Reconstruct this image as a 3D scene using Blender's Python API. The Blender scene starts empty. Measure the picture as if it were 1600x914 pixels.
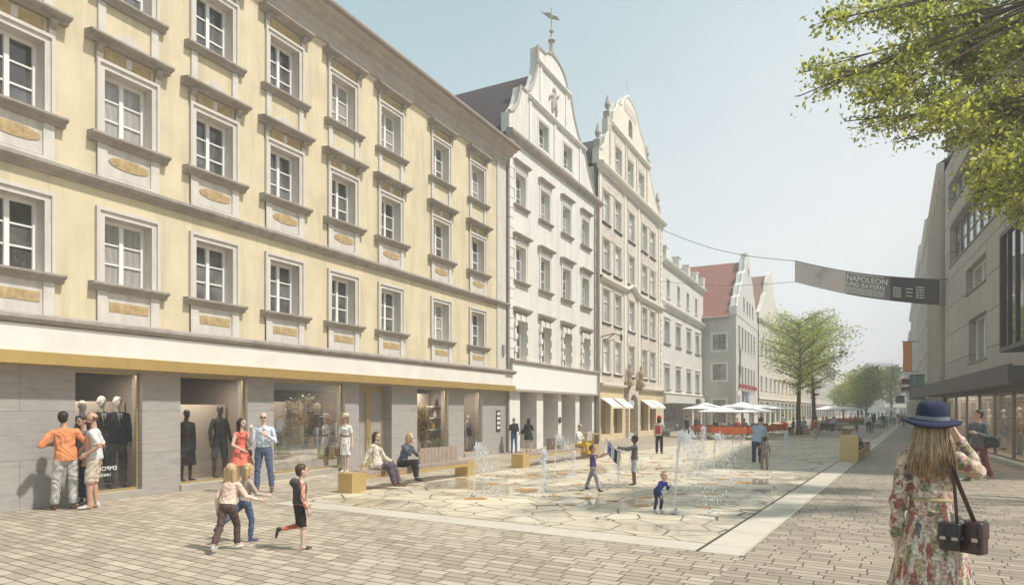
import bpy, bmesh, math, random
import numpy as np
from mathutils import Vector, Matrix, Quaternion
from mathutils.geometry import tessellate_polygon
R = math.radians
SC = bpy.context.scene
COL = SC.collection
random.seed(7); RNG = np.random.default_rng(7)

# ------------------------------------------------------------------ camera
FOC, HC, HZ = 1028.0, 1.85, 641.0
cam = bpy.data.cameras.new('camera'); camo = bpy.data.objects.new('camera', cam); COL.objects.link(camo)
cam.sensor_width = 36; cam.lens = 36*FOC/1600; cam.shift_y = (HZ-457)/1600
cam.clip_start = 0.05; cam.clip_end = 3000
camo.location = (0, 0, HC); camo.rotation_euler = (R(90), 0, 0)
SC.camera = camo
SC.render.resolution_x = 1024; SC.render.resolution_y = 584
# ------------------------------------------------------------------ light
SUN_EL = 57.0
SDX, SDY = -0.93, 0.37           # horizontal direction the light travels (shadows fall left and slightly away)
w = bpy.data.worlds.new('World'); SC.world = w; w.use_nodes = True
nt = w.node_tree; nt.nodes.clear()
wo = nt.nodes.new('ShaderNodeOutputWorld'); bg = nt.nodes.new('ShaderNodeBackground')
sky = nt.nodes.new('ShaderNodeTexSky'); sky.sky_type = 'NISHITA'; sky.sun_disc = False
sky.sun_elevation = R(SUN_EL); sky.sun_rotation = math.atan2(-SDX, -SDY)
sky.air_density = 1.0; sky.dust_density = 2.5; sky.ozone_density = 1.2; sky.altitude = 300
tc = nt.nodes.new('ShaderNodeTexCoord'); mp = nt.nodes.new('ShaderNodeMapping'); mp.inputs['Scale'].default_value = (1, 1, 2.2)
nz = nt.nodes.new('ShaderNodeTexNoise'); nz.inputs['Scale'].default_value = 1.6; nz.inputs['Detail'].default_value = 6; nz.inputs['Roughness'].default_value = 0.55
cr = nt.nodes.new('ShaderNodeValToRGB'); cr.color_ramp.elements[0].position = 0.38; cr.color_ramp.elements[1].position = 0.80
cr.color_ramp.elements[0].color = (0.72, 0.72, 0.72, 1); cr.color_ramp.elements[1].color = (0.97, 0.97, 0.97, 1)
mx = nt.nodes.new('ShaderNodeMix'); mx.data_type = 'RGBA'
# thin veil: teal high up on the left, glowing white low and towards the right
dv = nt.nodes.new('ShaderNodeVectorMath'); dv.operation = 'DOT_PRODUCT'; dv.inputs[1].default_value = (0.75, 0.25, -0.95); nt.links.new(tc.outputs['Generated'], dv.inputs[0])
rv = nt.nodes.new('ShaderNodeMapRange'); rv.interpolation_type = 'SMOOTHSTEP'; rv.inputs['From Min'].default_value = -0.50; rv.inputs['From Max'].default_value = 0.50; nt.links.new(dv.outputs['Value'], rv.inputs['Value'])
mv = nt.nodes.new('ShaderNodeMix'); mv.data_type = 'RGBA'; mv.inputs['A'].default_value = (2.75, 4.35, 4.7, 1); mv.inputs['B'].default_value = (7.1, 7.05, 7.15, 1)
nt.links.new(rv.outputs['Result'], mv.inputs['Factor']); nt.links.new(mv.outputs['Result'], mx.inputs['B'])
L = nt.links.new
L(tc.outputs['Generated'], mp.inputs['Vector']); L(mp.outputs['Vector'], nz.inputs['Vector']); L(nz.outputs['Fac'], cr.inputs['Fac'])
L(cr.outputs['Color'], mx.inputs['Factor']); L(sky.outputs['Color'], mx.inputs['A']); L(mx.outputs['Result'], bg.inputs['Color'])
bg.inputs['Strength'].default_value = 0.10
L(bg.outputs['Background'], wo.inputs['Surface'])
sl = bpy.data.lights.new('sun', 'SUN'); sl.energy = 4.2; sl.angle = R(2.5); sl.color = (1.0, 0.945, 0.87)
so = bpy.data.objects.new('sun', sl); COL.objects.link(so)
el = R(SUN_EL); hn = math.hypot(SDX, SDY)
so.rotation_euler = Vector((SDX/hn*math.cos(el), SDY/hn*math.cos(el), -math.sin(el))).to_track_quat('-Z', 'Y').to_euler()
so.location = (30, -20, 60)
SC.cycles.volume_bounces = 1
SC.view_settings.view_transform = 'Standard'; SC.view_settings.look = 'None'
SC.view_settings.exposure = 0.42; SC.view_settings.gamma = 1.0; SC.view_settings.use_curve_mapping = False

# ------------------------------------------------------------------ helpers
def gp(px, py):                       # photo pixel on the ground -> world
    Y = FOC*HC/(py-HZ); return Vector(((px-800)/FOC*Y, Y, 0))
def at(px, Y, z=0): return Vector(((px-800)/FOC*Y, Y, z))
def zy(py, Y): return HC+(HZ-py)/FOC*Y
def tag(o, label=None, cat=None, group=None, kind=None):
    if label: o['label'] = label
    if cat: o['category'] = cat
    if group: o['group'] = group
    if kind: o['kind'] = kind
    return o
def empty(name, loc=(0, 0, 0), rz=0, label=None, cat=None, group=None):
    o = bpy.data.objects.new(name, None); COL.objects.link(o); o.empty_display_size = 0.2
    o.location = loc; o.rotation_euler = (0, 0, rz); tag(o, label, cat, group); return o
def link(name, me, parent=None, loc=None, rz=0, scale=None):
    o = bpy.data.objects.new(name, me); COL.objects.link(o)
    if parent: o.parent = parent
    if loc is not None: o.location = loc
    if rz: o.rotation_euler = (0, 0, rz)
    if scale is not None: o.scale = scale
    return o
def copy_tree(o, parent=None, deep=True):
    c = o.copy(); COL.objects.link(c); c.parent = parent
    if deep:
        for ch in list(o.children): copy_tree(ch, c)
    return c

SPLIT = {'end_block','rail','scroll_panel','gable_ornament','pilaster','main_cornice','cornice','parapet_block','display_backdrop','shop_pane','attic_shutter','buckles','bag_straps','display_wall','name_plate','quoin','gable_moulding','sign_frame','fascia_board','bracelets','cable','pole'}
class MB:
    def __init__(s): s.v = []; s.f = []; s.m = []
    def add(s, vs, fs, m=0):
        n = len(s.v); s.v.extend([tuple(v) for v in vs]); s.f.extend([tuple(i+n for i in f) for f in fs]); s.m.extend([m]*len(fs)); return s
    def box(s, x0, x1, y0, y1, z0, z1, m=0):
        return s.add([(x0,y0,z0),(x1,y0,z0),(x1,y1,z0),(x0,y1,z0),(x0,y0,z1),(x1,y0,z1),(x1,y1,z1),(x0,y1,z1)],
            [(0,3,2,1),(4,5,6,7),(0,1,5,4),(1,2,6,5),(2,3,7,6),(3,0,4,7)], m)
    def quad(s, a, b, c, d, m=0): return s.add([a,b,c,d], [(0,1,2,3)], m)
    def tube(s, pts, rads, n=8, m=0, cap=True):
        pts = [Vector(p) for p in pts]; ref = Vector((0.31, 0.17, 0.93)); vs = []; fs = []
        for i, p in enumerate(pts):
            t = (pts[min(i+1, len(pts)-1)]-pts[max(i-1, 0)])
            t = t.normalized() if t.length > 1e-9 else Vector((0,0,1))
            a = t.cross(ref)
            if a.length < 0.05: a = t.cross(Vector((1,0,0)))
            a.normalize(); b = t.cross(a); r = rads[i] if hasattr(rads, '__len__') else rads
            for k in range(n):
                th = 2*math.pi*k/n; vs.append(p+a*math.cos(th)*r+b*math.sin(th)*r)
        for i in range(len(pts)-1):
            for k in range(n):
                fs.append((i*n+k, i*n+(k+1)%n, (i+1)*n+(k+1)%n, (i+1)*n+k))
        if cap:
            fs.append(tuple(range(n))[::-1]); fs.append(tuple(range((len(pts)-1)*n, len(pts)*n)))
        return s.add(vs, fs, m)
    def lathe(s, prof, c=(0,0,0), n=16, m=0, sx=1, sy=1, ax=None):   # prof: (r, z) list, optional matrix ax
        vs = []; fs = []
        for (r, z) in prof:
            for k in range(n):
                th = 2*math.pi*k/n; p = Vector((r*math.cos(th)*sx, r*math.sin(th)*sy, z))
                if ax is not None: p = ax @ p
                vs.append(p+Vector(c))
        for i in range(len(prof)-1):
            for k in range(n): fs.append((i*n+k, i*n+(k+1)%n, (i+1)*n+(k+1)%n, (i+1)*n+k))
        fs.append(tuple(range(n))[::-1]); fs.append(tuple(range((len(prof)-1)*n, len(prof)*n)))
        return s.add(vs, fs, m)
    def ell(s, c, r, n=10, k=7, m=0, M=None):
        prof = [(max(1e-4, math.sin(math.pi*i/k)), -math.cos(math.pi*i/k)) for i in range(k+1)]
        A = Matrix.Diagonal(Vector(r)); A = (M @ A) if M is not None else A
        return s.lathe(prof, c, n, m, ax=A)
    def poly(s, pts, y0, y1, holes=(), m=0, ms=None):      # pts in (x,z), counter-clockwise seen from -y ; slab from y0 (front) to y1
        ms = m if ms is None else ms
        loops = [[Vector((x, z, 0)) for x, z in pts]]+[[Vector((x, z, 0)) for x, z in h] for h in holes]
        tris = tessellate_polygon(loops); flat = [p for l in loops for p in l]
        f = []
        for t in tris:
            a, b, c = [flat[i] for i in t]
            f.append(t if (b-a).cross(c-a).z > 0 else t[::-1])
        s.add([(p.x, y0, p.y) for p in flat], f, m)
        s.add([(p.x, y1, p.y) for p in flat], [t[::-1] for t in f], m)
        for l in loops:
            n = len(l); vs = [(p.x, y0, p.y) for p in l]+[(p.x, y1, p.y) for p in l]
            s.add(vs, [(i, i+n, (i+1)%n+n, (i+1)%n) for i in range(n)], ms)
        return s
    def wall(s, x0, x1, z0, z1, holes=(), y=0.0, dep=0.25, m=0, mr=None):    # wall sheet with openings (x0,x1,z0,z1) and their reveals
        mr = m if mr is None else mr
        holes = [(max(x0,a), min(x1,b), max(z0,c), min(z1,d)) for a,b,c,d in holes if b > x0+.01 and a < x1-.01]
        xs = sorted({x0, x1, *[round(h[0],4) for h in holes], *[round(h[1],4) for h in holes]})
        zs = sorted({z0, z1, *[round(h[2],4) for h in holes], *[round(h[3],4) for h in holes]})
        for i in range(len(xs)-1):
            for j in range(len(zs)-1):
                cx, cz = (xs[i]+xs[i+1])/2, (zs[j]+zs[j+1])/2
                if any(a < cx < b and c < cz < d for a,b,c,d in holes): continue
                s.quad((xs[i],y,zs[j]),(xs[i+1],y,zs[j]),(xs[i+1],y,zs[j+1]),(xs[i],y,zs[j+1]), m)
        e = y+dep
        for a,b,c,d in holes:
            s.quad((a,y,c),(a,y,d),(a,e,d),(a,e,c), mr); s.quad((b,y,c),(b,e,c),(b,e,d),(b,y,d), mr)
            s.quad((a,y,d),(b,y,d),(b,e,d),(a,e,d), mr)
            if c > z0+.001: s.quad((a,y,c),(a,e,c),(b,e,c),(b,y,c), mr)
        return s
    def mould(s, x0, x1, prof, m=0, ends=True):      # cornice: prof = (y,z) list run along x
        n = len(prof); vs = [(x0,y,z) for y,z in prof]+[(x1,y,z) for y,z in prof]
        fs = [(i, i+1, n+i+1, n+i) for i in range(n-1)]+[(n-1, 0, n, 2*n-1)]
        if ends: fs += [tuple(range(n))[::-1], tuple(range(n, 2*n))]
        return s.add(vs, fs, m)
    def mesh(s, name, mats, off=(0,0,0), smooth=False, fix=True):
        me = bpy.data.meshes.new(name)
        v = [(a[0]+off[0], a[1]+off[1], a[2]+off[2]) for a in s.v] if any(off) else s.v
        me.from_pydata(v, [], s.f)
        for mt in (mats if isinstance(mats, (list, tuple)) else [mats]): me.materials.append(mt)
        me.polygons.foreach_set('material_index', s.m)
        if smooth: me.polygons.foreach_set('use_smooth', [True]*len(s.f))
        if fix:
            bm = bmesh.new(); bm.from_mesh(me); bmesh.ops.recalc_face_normals(bm, faces=bm.faces); bm.to_mesh(me); bm.free()
        me.update(); return me
    def islands(s):
        key = {}; par = []
        def find(a):
            while par[a] != a: par[a] = par[par[a]]; a = par[a]
            return a
        vid = []
        for v in s.v:
            k = (round(v[0],3), round(v[1],3), round(v[2],3))
            if k not in key: key[k] = len(par); par.append(len(par))
            vid.append(key[k])
        for f in s.f:
            a = find(vid[f[0]])
            for b in f[1:]:
                b = find(vid[b])
                if a != b: par[b] = a
        out = {}
        for f, m in zip(s.f, s.m): out.setdefault(find(vid[f[0]]), []).append((f, m))
        res = []
        for fs in out.values():
            q = MB(); mp = {}
            for f, m in fs:
                for i in f:
                    if i not in mp: mp[i] = len(q.v); q.v.append(s.v[i])
                q.f.append(tuple(mp[i] for i in f)); q.m.append(m)
            res.append(q)
        return res
    def build(s, name, mats, parent=None, off=(0,0,0), smooth=False, loc=None, rz=0, fix=True):
        if name in SPLIT and parent is not None:
            isl = s.islands()
            if 1 < len(isl) <= 60:
                for q in isl: o = link(name, q.mesh(name, mats, off, smooth, fix), parent, loc, rz)
                return o
        return link(name, s.mesh(name, mats, off, smooth, fix), parent, loc, rz)

# ------------------------------------------------------------------ materials
MATS = {}
def mat(name, col, rough=0.8, var=0.12, scale=3.0, bump=0.0, bscale=40.0, metal=0.0, spec=0.4, stain=None, stainamt=0.0, stainscale=0.6, streak=False, sub=0, alpha=1, coat=0):
    if name in MATS: return MATS[name]
    m = bpy.data.materials.new(name); m.use_nodes = True; t = m.node_tree; N = t.nodes; b = N['Principled BSDF']; K = t.links.new
    b.inputs['Roughness'].default_value = rough; b.inputs['Metallic'].default_value = metal; b.inputs['Specular IOR Level'].default_value = spec
    if sub: b.inputs['Subsurface Weight'].default_value = sub; b.inputs['Subsurface Scale'].default_value = 0.02
    if coat: b.inputs['Coat Weight'].default_value = coat
    co = N.new('ShaderNodeTexCoord')
    base = col+(1,) if len(col) == 3 else col
    if var > 0:
        n = N.new('ShaderNodeTexNoise'); n.inputs['Scale'].default_value = scale; n.inputs['Detail'].default_value = 7; n.inputs['Roughness'].default_value = 0.62
        K(co.outputs['Object'], n.inputs['Vector'])
        r = N.new('ShaderNodeMapRange'); r.inputs['From Min'].default_value = 0.25; r.inputs['From Max'].default_value = 0.75
        r.inputs['To Min'].default_value = 1-var; r.inputs['To Max'].default_value = 1+var; K(n.outputs['Fac'], r.inputs['Value'])
        mul = N.new('ShaderNodeVectorMath'); mul.operation = 'SCALE'; mul.inputs[0].default_value = base[:3]; K(r.outputs['Result'], mul.inputs['Scale'])
        last = mul.outputs['Vector']
        if stainamt > 0:
            n2 = N.new('ShaderNodeTexNoise'); n2.inputs['Scale'].default_value = stainscale; n2.inputs['Detail'].default_value = 9; n2.inputs['Roughness'].default_value = 0.7
            if streak:
                mp2 = N.new('ShaderNodeMapping'); mp2.inputs['Scale'].default_value = (3.0, 3.0, 0.35); K(co.outputs['Object'], mp2.inputs['Vector']); K(mp2.outputs['Vector'], n2.inputs['Vector'])
            else: K(co.outputs['Object'], n2.inputs['Vector'])
            r2 = N.new('ShaderNodeMapRange'); r2.inputs['From Min'].default_value = 0.48; r2.inputs['From Max'].default_value = 0.72; r2.inputs['To Max'].default_value = stainamt
            K(n2.outputs['Fac'], r2.inputs['Value'])
            mm = N.new('ShaderNodeMix'); mm.data_type = 'RGBA'; mm.inputs['B'].default_value = (stain or (0.2,0.17,0.13))+(1,)
            K(r2.outputs['Result'], mm.inputs['Factor']); K(last, mm.inputs['A']); last = mm.outputs['Result']
        K(last, b.inputs['Base Color'])
    else: b.inputs['Base Color'].default_value = base
    if bump > 0:
        n3 = N.new('ShaderNodeTexNoise'); n3.inputs['Scale'].default_value = bscale; n3.inputs['Detail'].default_value = 5; K(co.outputs['Object'], n3.inputs['Vector'])
        bp = N.new('ShaderNodeBump'); bp.inputs['Strength'].default_value = bump; bp.inputs['Distance'].default_value = 0.02
        K(n3.outputs['Fac'], bp.inputs['Height']); K(bp.outputs['Normal'], b.inputs['Normal'])
    MATS[name] = m; return m
def emis(name, col, st):
    m = bpy.data.materials.new(name); m.use_nodes = True; b = m.node_tree.nodes['Principled BSDF']
    b.inputs['Base Color'].default_value = (.8,.8,.8,1); b.inputs['Emission Color'].default_value = col+(1,); b.inputs['Emission Strength'].default_value = st; return m
def glass_mat(name, tint=(0.95,0.97,0.97), refl=0.55, rough=0.01):
    m = bpy.data.materials.new(name); m.use_nodes = True; t = m.node_tree; N = t.nodes; K = t.links.new
    N.remove(N['Principled BSDF']); o = N['Material Output']
    tr = N.new('ShaderNodeBsdfTransparent'); tr.inputs['Color'].default_value = tint+(1,)
    gl = N.new('ShaderNodeBsdfGlossy'); gl.inputs['Roughness'].default_value = rough; gl.inputs['Color'].default_value = (.95,.97,1,1)
    fr = N.new('ShaderNodeFresnel'); fr.inputs['IOR'].default_value = 1.52
    mr = N.new('ShaderNodeMath'); mr.operation = 'MULTIPLY_ADD'; mr.inputs[1].default_value = refl*2; mr.inputs[2].default_value = 0.03
    mxs = N.new('ShaderNodeMixShader'); K(fr.outputs['Fac'], mr.inputs[0]); K(mr.outputs[0], mxs.inputs['Fac'])
    K(tr.outputs[0], mxs.inputs[1]); K(gl.outputs[0], mxs.inputs[2]); K(mxs.outputs[0], o.inputs['Surface']); return m
def pane_mat(name, dark=(0.06,0.058,0.056), light=(0.38,0.36,0.33), thr=0.62):
    # opaque glazed opening: dark room or pale curtain behind (a choice per window), with a mirror-like surface
    m = bpy.data.materials.new(name); m.use_nodes = True; t = m.node_tree; N = t.nodes; K = t.links.new; b = N['Principled BSDF']
    b.inputs['Roughness'].default_value = 0.04; b.inputs['Specular IOR Level'].default_value = 0.8; b.inputs['IOR'].default_value = 1.55
    oi = N.new('ShaderNodeObjectInfo'); co = N.new('ShaderNodeTexCoord')
    wv = N.new('ShaderNodeTexWave'); wv.wave_type = 'BANDS'; wv.bands_direction = 'X'; wv.inputs['Scale'].default_value = 2.2; wv.inputs['Distortion'].default_value = 5; wv.inputs['Detail'].default_value = 3
    K(co.outputs['Object'], wv.inputs['Vector'])
    n = N.new('ShaderNodeTexNoise'); n.inputs['Scale'].default_value = 1.3; n.inputs['Detail'].default_value = 4
    ad = N.new('ShaderNodeVectorMath'); ad.operation = 'ADD'; K(co.outputs['Object'], ad.inputs[0])
    cx = N.new('ShaderNodeCombineXYZ'); ml = N.new('ShaderNodeMath'); ml.operation = 'MULTIPLY'; ml.inputs[1].default_value = 37; K(oi.outputs['Random'], ml.inputs[0]); K(ml.outputs[0], cx.inputs['X']); K(cx.outputs[0], ad.inputs[1])
    K(ad.outputs[0], n.inputs['Vector'])
    r1 = N.new('ShaderNodeMix'); r1.data_type = 'RGBA'; r1.inputs['A'].default_value = dark+(1,); r1.inputs['B'].default_value = tuple(d*3.2 for d in dark)+(1,)
    s1 = N.new('ShaderNodeMapRange'); s1.inputs['From Min'].default_value = .4; s1.inputs['From Max'].default_value = .65; K(n.outputs['Fac'], s1.inputs['Value']); K(s1.outputs['Result'], r1.inputs['Factor'])
    r2 = N.new('ShaderNodeMix'); r2.data_type = 'RGBA'; r2.inputs['A'].default_value = tuple(l*.82 for l in light)+(1,); r2.inputs['B'].default_value = light+(1,)
    K(wv.outputs['Fac'], r2.inputs['Factor'])
    gt = N.new('ShaderNodeMath'); gt.operation = 'GREATER_THAN'; gt.inputs[1].default_value = thr; K(oi.outputs['Random'], gt.inputs[0])
    r3 = N.new('ShaderNodeMix'); r3.data_type = 'RGBA'; K(gt.outputs[0], r3.inputs['Factor']); K(r1.outputs['Result'], r3.inputs['A']); K(r2.outputs['Result'], r3.inputs['B'])
    K(r3.outputs['Result'], b.inputs['Base Color'])
    nb = N.new('ShaderNodeTexNoise'); nb.inputs['Scale'].default_value = 1.8; K(ad.outputs[0], nb.inputs['Vector']); bp = N.new('ShaderNodeBump'); bp.inputs['Strength'].default_value = .35; bp.inputs['Distance'].default_value = .03
    K(nb.outputs['Fac'], bp.inputs['Height']); K(bp.outputs['Normal'], b.inputs['Normal']); return m
def text_mesh(txt, size, mt, depth=0.004, align='CENTER'):
    c = bpy.data.curves.new('lettering', 'FONT'); c.body = txt; c.size = size; c.extrude = depth; c.align_x = align; c.resolution_u = 3
    o = bpy.data.objects.new('lettering', c); COL.objects.link(o); dg = bpy.context.evaluated_depsgraph_get()
    me = bpy.data.meshes.new_from_object(o.evaluated_get(dg)); bpy.data.objects.remove(o); bpy.data.curves.remove(c)
    me.materials.clear(); me.materials.append(mt); me.name = 'lettering'; return me
def facade_text(txt, size, mt, parent, loc, mirror=False, flip=False, name='lettering'):
    me = text_mesh(txt, size, mt); o = link(name, me, parent, loc); o.rotation_euler = (R(90), 0, 0)
    if mirror: o.scale = (-1, 1, 1)
    return o
# ================================================================== ground
UX, UY = 0.5257, 0.8507          # direction of the square (along the street)
CX, CY = 2.92, 8.34              # near right corner of the square
def uv(u, v, z=0): return Vector((CX+UX*u-UY*v, CY+UY*u+UX*v, z))
def ground_mat(name, kind):
    m = bpy.data.materials.new(name); m.use_nodes = True; t = m.node_tree; N = t.nodes; K = t.links.new; b = N['Principled BSDF']
    g = N.new('ShaderNodeNewGeometry')
    du = N.new('ShaderNodeVectorMath'); du.operation = 'DOT_PRODUCT'; du.inputs[1].default_value = (UX, UY, 0); K(g.outputs['Position'], du.inputs[0])
    dv = N.new('ShaderNodeVectorMath'); dv.operation = 'DOT_PRODUCT'; dv.inputs[1].default_value = (-UY, UX, 0); K(g.outputs['Position'], dv.inputs[0])
    big = N.new('ShaderNodeTexNoise'); big.inputs['Scale'].default_value = 0.35; big.inputs['Detail'].default_value = 8; big.inputs['Roughness'].default_value = 0.65; K(g.outputs['Position'], big.inputs['Vector'])
    fine = N.new('ShaderNodeTexNoise'); fine.inputs['Scale'].default_value = 22; fine.inputs['Detail'].default_value = 5; K(g.outputs['Position'], fine.inputs['Vector'])
    def remap(src, a, b2, c, d):
        r = N.new('ShaderNodeMapRange'); r.inputs['From Min'].default_value = a; r.inputs['From Max'].default_value = b2; r.inputs['To Min'].default_value = c; r.inputs['To Max'].default_value = d
        K(src, r.inputs['Value']); return r.outputs['Result']
    def mul(a, b2):
        q = N.new('ShaderNodeMath'); q.operation = 'MULTIPLY'; K(a, q.inputs[0]); K(b2, q.inputs[1]); return q.outputs[0]
    if kind in ('brick', 'walk'):
        cb = N.new('ShaderNodeCombineXYZ')
        # each course shifted by its own amount: irregular running bond
        row = 0.155 if kind == 'brick' else 0.15
        fl = N.new('ShaderNodeMath'); fl.operation = 'DIVIDE'; fl.inputs[1].default_value = row; K(du.outputs['Value'], fl.inputs[0])
        fl2 = N.new('ShaderNodeMath'); fl2.operation = 'FLOOR'; K(fl.outputs[0], fl2.inputs[0])
        wn = N.new('ShaderNodeTexWhiteNoise'); wn.noise_dimensions = '1D'; K(fl2.outputs[0], wn.inputs['W'])
        sh = N.new('ShaderNodeMath'); sh.operation = 'MULTIPLY_ADD'; sh.inputs[1].default_value = 0.30; K(wn.outputs['Value'], sh.inputs[0]); K(dv.outputs['Value'], sh.inputs[2])
        K(sh.outputs[0], cb.inputs['X']); K(du.outputs['Value'], cb.inputs['Y'])
        br = N.new('ShaderNodeTexBrick'); br.inputs['Scale'].default_value = 1; br.inputs['Brick Width'].default_value = 0.34; br.inputs['Row Height'].default_value = row
        br.inputs['Mortar Size'].default_value = 0.0085; br.inputs['Mortar Smooth'].default_value = 0.15; br.offset = 0.5
        c1, c2 = ((0.48,0.41,0.315), (0.31,0.255,0.19)) if kind == 'brick' else ((0.39,0.325,0.25), (0.255,0.21,0.16))
        br.inputs['Color1'].default_value = c1+(1,); br.inputs['Color2'].default_value = c2+(1,); br.inputs['Mortar'].default_value = (0.06,0.045,0.03,1)
        K(cb.outputs[0], br.inputs['Vector']); colr = br.outputs['Color']; hgt = br.outputs['Fac']; inv = True
    elif kind == 'crazy':
        vo = N.new('ShaderNodeTexVoronoi'); vo.feature = 'DISTANCE_TO_EDGE'; vo.inputs['Scale'].default_value = 1.7; vo.inputs['Randomness'].default_value = 1.0
        v2 = N.new('ShaderNodeTexVoronoi'); v2.feature = 'F1'; v2.inputs['Scale'].default_value = 1.7
        sc = N.new('ShaderNodeCombineXYZ'); mu = N.new('ShaderNodeMath'); mu.operation = 'MULTIPLY'; mu.inputs[1].default_value = 0.85; K(dv.outputs['Value'], mu.inputs[0])
        K(mu.outputs[0], sc.inputs['X']); K(du.outputs['Value'], sc.inputs['Y']); K(sc.outputs[0], vo.inputs['Vector']); K(sc.outputs[0], v2.inputs['Vector'])
        cm = N.new('ShaderNodeMix'); cm.data_type = 'RGBA'; cm.inputs['A'].default_value = (0.63,0.55,0.42,1); cm.inputs['B'].default_value = (0.51,0.435,0.325,1)
        sp = N.new('ShaderNodeSeparateColor'); K(v2.outputs['Color'], sp.inputs[0]); K(sp.outputs[0], cm.inputs['Factor'])
        jm = N.new('ShaderNodeMix'); jm.data_type = 'RGBA'; jm.inputs['A'].default_value = (0.13,0.10,0.07,1); K(cm.outputs['Result'], jm.inputs['B'])
        K(remap(vo.outputs['Distance'], 0.012, 0.026, 0, 1), jm.inputs['Factor']); colr = jm.outputs['Result']; hgt = remap(vo.outputs['Distance'], 0.008, 0.03, 0, 1); inv = False
    else:   # long slabs
        cb = N.new('ShaderNodeCombineXYZ'); K(du.outputs['Value'], cb.inputs['X']); K(dv.outputs['Value'], cb.inputs['Y'])
        br = N.new('ShaderNodeTexBrick'); br.inputs['Scale'].default_value = 1; br.inputs['Brick Width'].default_value = 1.15; br.inputs['Row Height'].default_value = 5; br.offset = 0
        br.inputs['Mortar Size'].default_value = 0.006; br.inputs['Color1'].default_value = (0.56,0.50,0.41,1); br.inputs['Color2'].default_value = (0.50,0.45,0.37,1); br.inputs['Mortar'].default_value = (0.2,0.16,0.11,1)
        K(cb.outputs[0], br.inputs['Vector']); colr = br.outputs['Color']; hgt = br.outputs['Fac']; inv = True
    k = mul(remap(big.outputs['Fac'], 0.3, 0.7, 0.86, 1.12), remap(fine.outputs['Fac'], 0.25, 0.75, 0.90, 1.10))
    sm = N.new('ShaderNodeVectorMath'); sm.operation = 'SCALE'; K(colr, sm.inputs[0]); K(k, sm.inputs['Scale'])
    last = sm.outputs['Vector']
    # old chewing gum, drips and stains
    gv = N.new('ShaderNodeTexVoronoi'); gv.inputs['Scale'].default_value = 2.6; K(g.outputs['Position'], gv.inputs['Vector'])
    gs = N.new('ShaderNodeSeparateColor'); K(gv.outputs['Color'], gs.inputs[0]); gr = N.new('ShaderNodeMath'); gr.operation = 'MULTIPLY'; gr.inputs[1].default_value = 0.055; K(gs.outputs[0], gr.inputs[0])
    gl = N.new('ShaderNodeMath'); gl.operation = 'LESS_THAN'; K(gv.outputs['Distance'], gl.inputs[0]); K(gr.outputs[0], gl.inputs[1])
    st = N.new('ShaderNodeTexNoise'); st.inputs['Scale'].default_value = 1.1; st.inputs['Detail'].default_value = 10; st.inputs['Roughness'].default_value = .72; st.inputs['Distortion'].default_value = .6; K(g.outputs['Position'], st.inputs['Vector'])
    dk = N.new('ShaderNodeMath'); dk.operation = 'MULTIPLY_ADD'; dk.inputs[1].default_value = .30; K(gl.outputs[0], dk.inputs[0]); K(remap(st.outputs['Fac'], .54, .70, 0, .28), dk.inputs[2])
    dm = N.new('ShaderNodeMix'); dm.data_type = 'RGBA'; dm.inputs['B'].default_value = (.20,.155,.11,1); K(dk.outputs[0], dm.inputs['Factor']); K(last, dm.inputs['A']); last = dm.outputs['Result']
    if kind == 'crazy':
        # wet film round the jets: darker, glossy
        wet = N.new('ShaderNodeTexNoise'); wet.inputs['Scale'].default_value = 0.42; wet.inputs['Detail'].default_value = 6; wet.inputs['Roughness'].default_value = 0.6; K(g.outputs['Position'], wet.inputs['Vector'])
        wmask = remap(wet.outputs['Fac'], 0.46, 0.57, 0, 1)
        dd = N.new('ShaderNodeVectorMath'); dd.operation = 'DISTANCE'; dd.inputs[1].default_value = tuple(gp(1010, 765)); K(g.outputs['Position'], dd.inputs[0])
        near = remap(dd.outputs['Value'], 5.5, 9.5, 1, 0); wm = mul(wmask, near)
        wc = N.new('ShaderNodeMix'); wc.data_type = 'RGBA'; K(mul(wm, remap(fine.outputs['Fac'], 0, 1, 0.75, 0.75)), wc.inputs['Factor']); K(last, wc.inputs['A'])
        s2 = N.new('ShaderNodeVectorMath'); s2.operation = 'SCALE'; s2.inputs['Scale'].default_value = 0.78; K(last, s2.inputs[0]); K(s2.outputs['Vector'], wc.inputs['B']); last = wc.outputs['Result']
        K(remap(wm, 0, 1, 0.62, 0.05), b.inputs['Roughness'])
    else: K(remap(fine.outputs['Fac'], 0.2, 0.8, 0.55, 0.8), b.inputs['Roughness'])
    K(last, b.inputs['Base Color'])
    bp = N.new('ShaderNodeBump'); bp.inputs['Strength'].default_value = 0.5; bp.inputs['Distance'].default_value = 0.006; bp.invert = inv
    K(hgt, bp.inputs['Height']); K(bp.outputs['Normal'], b.inputs['Normal']); b.inputs['Specular IOR Level'].default_value = 0.35
    return m
G_BR, G_WK, G_CR, G_SL = (ground_mat('paver_stone', 'brick'), ground_mat('walkway_stone', 'walk'), ground_mat('crazy_paving_stone', 'crazy'), ground_mat('slab_stone', 'slab'))
g = MB(); S = 900
xs = [-S, -60, -20, 20, 60, S]; ys = [-100, -20, 40, 120, 1200]
for i in range(5):
    for j in range(4): g.quad((xs[i],ys[j],0),(xs[i+1],ys[j],0),(xs[i+1],ys[j+1],0),(xs[i],ys[j+1],0))
tag(g.build('ground', G_BR), kind='structure')
def strip(name, m, u0, u1, v0, v1, z):
    q = MB(); q.quad(uv(u0,v0,z), uv(u1,v0,z), uv(u1,v1,z), uv(u0,v1,z)); return tag(q.build(name, m), kind='structure')
strip('walkway', G_WK, -14, 190, -12, -0.012, 0.004)
strip('plaza', G_CR, 0.60, 40, 0.60, 9.0, 0.004)
strip('border_slabs', G_SL, 0, 150, 0.03, 0.56, 0.004)
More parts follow.
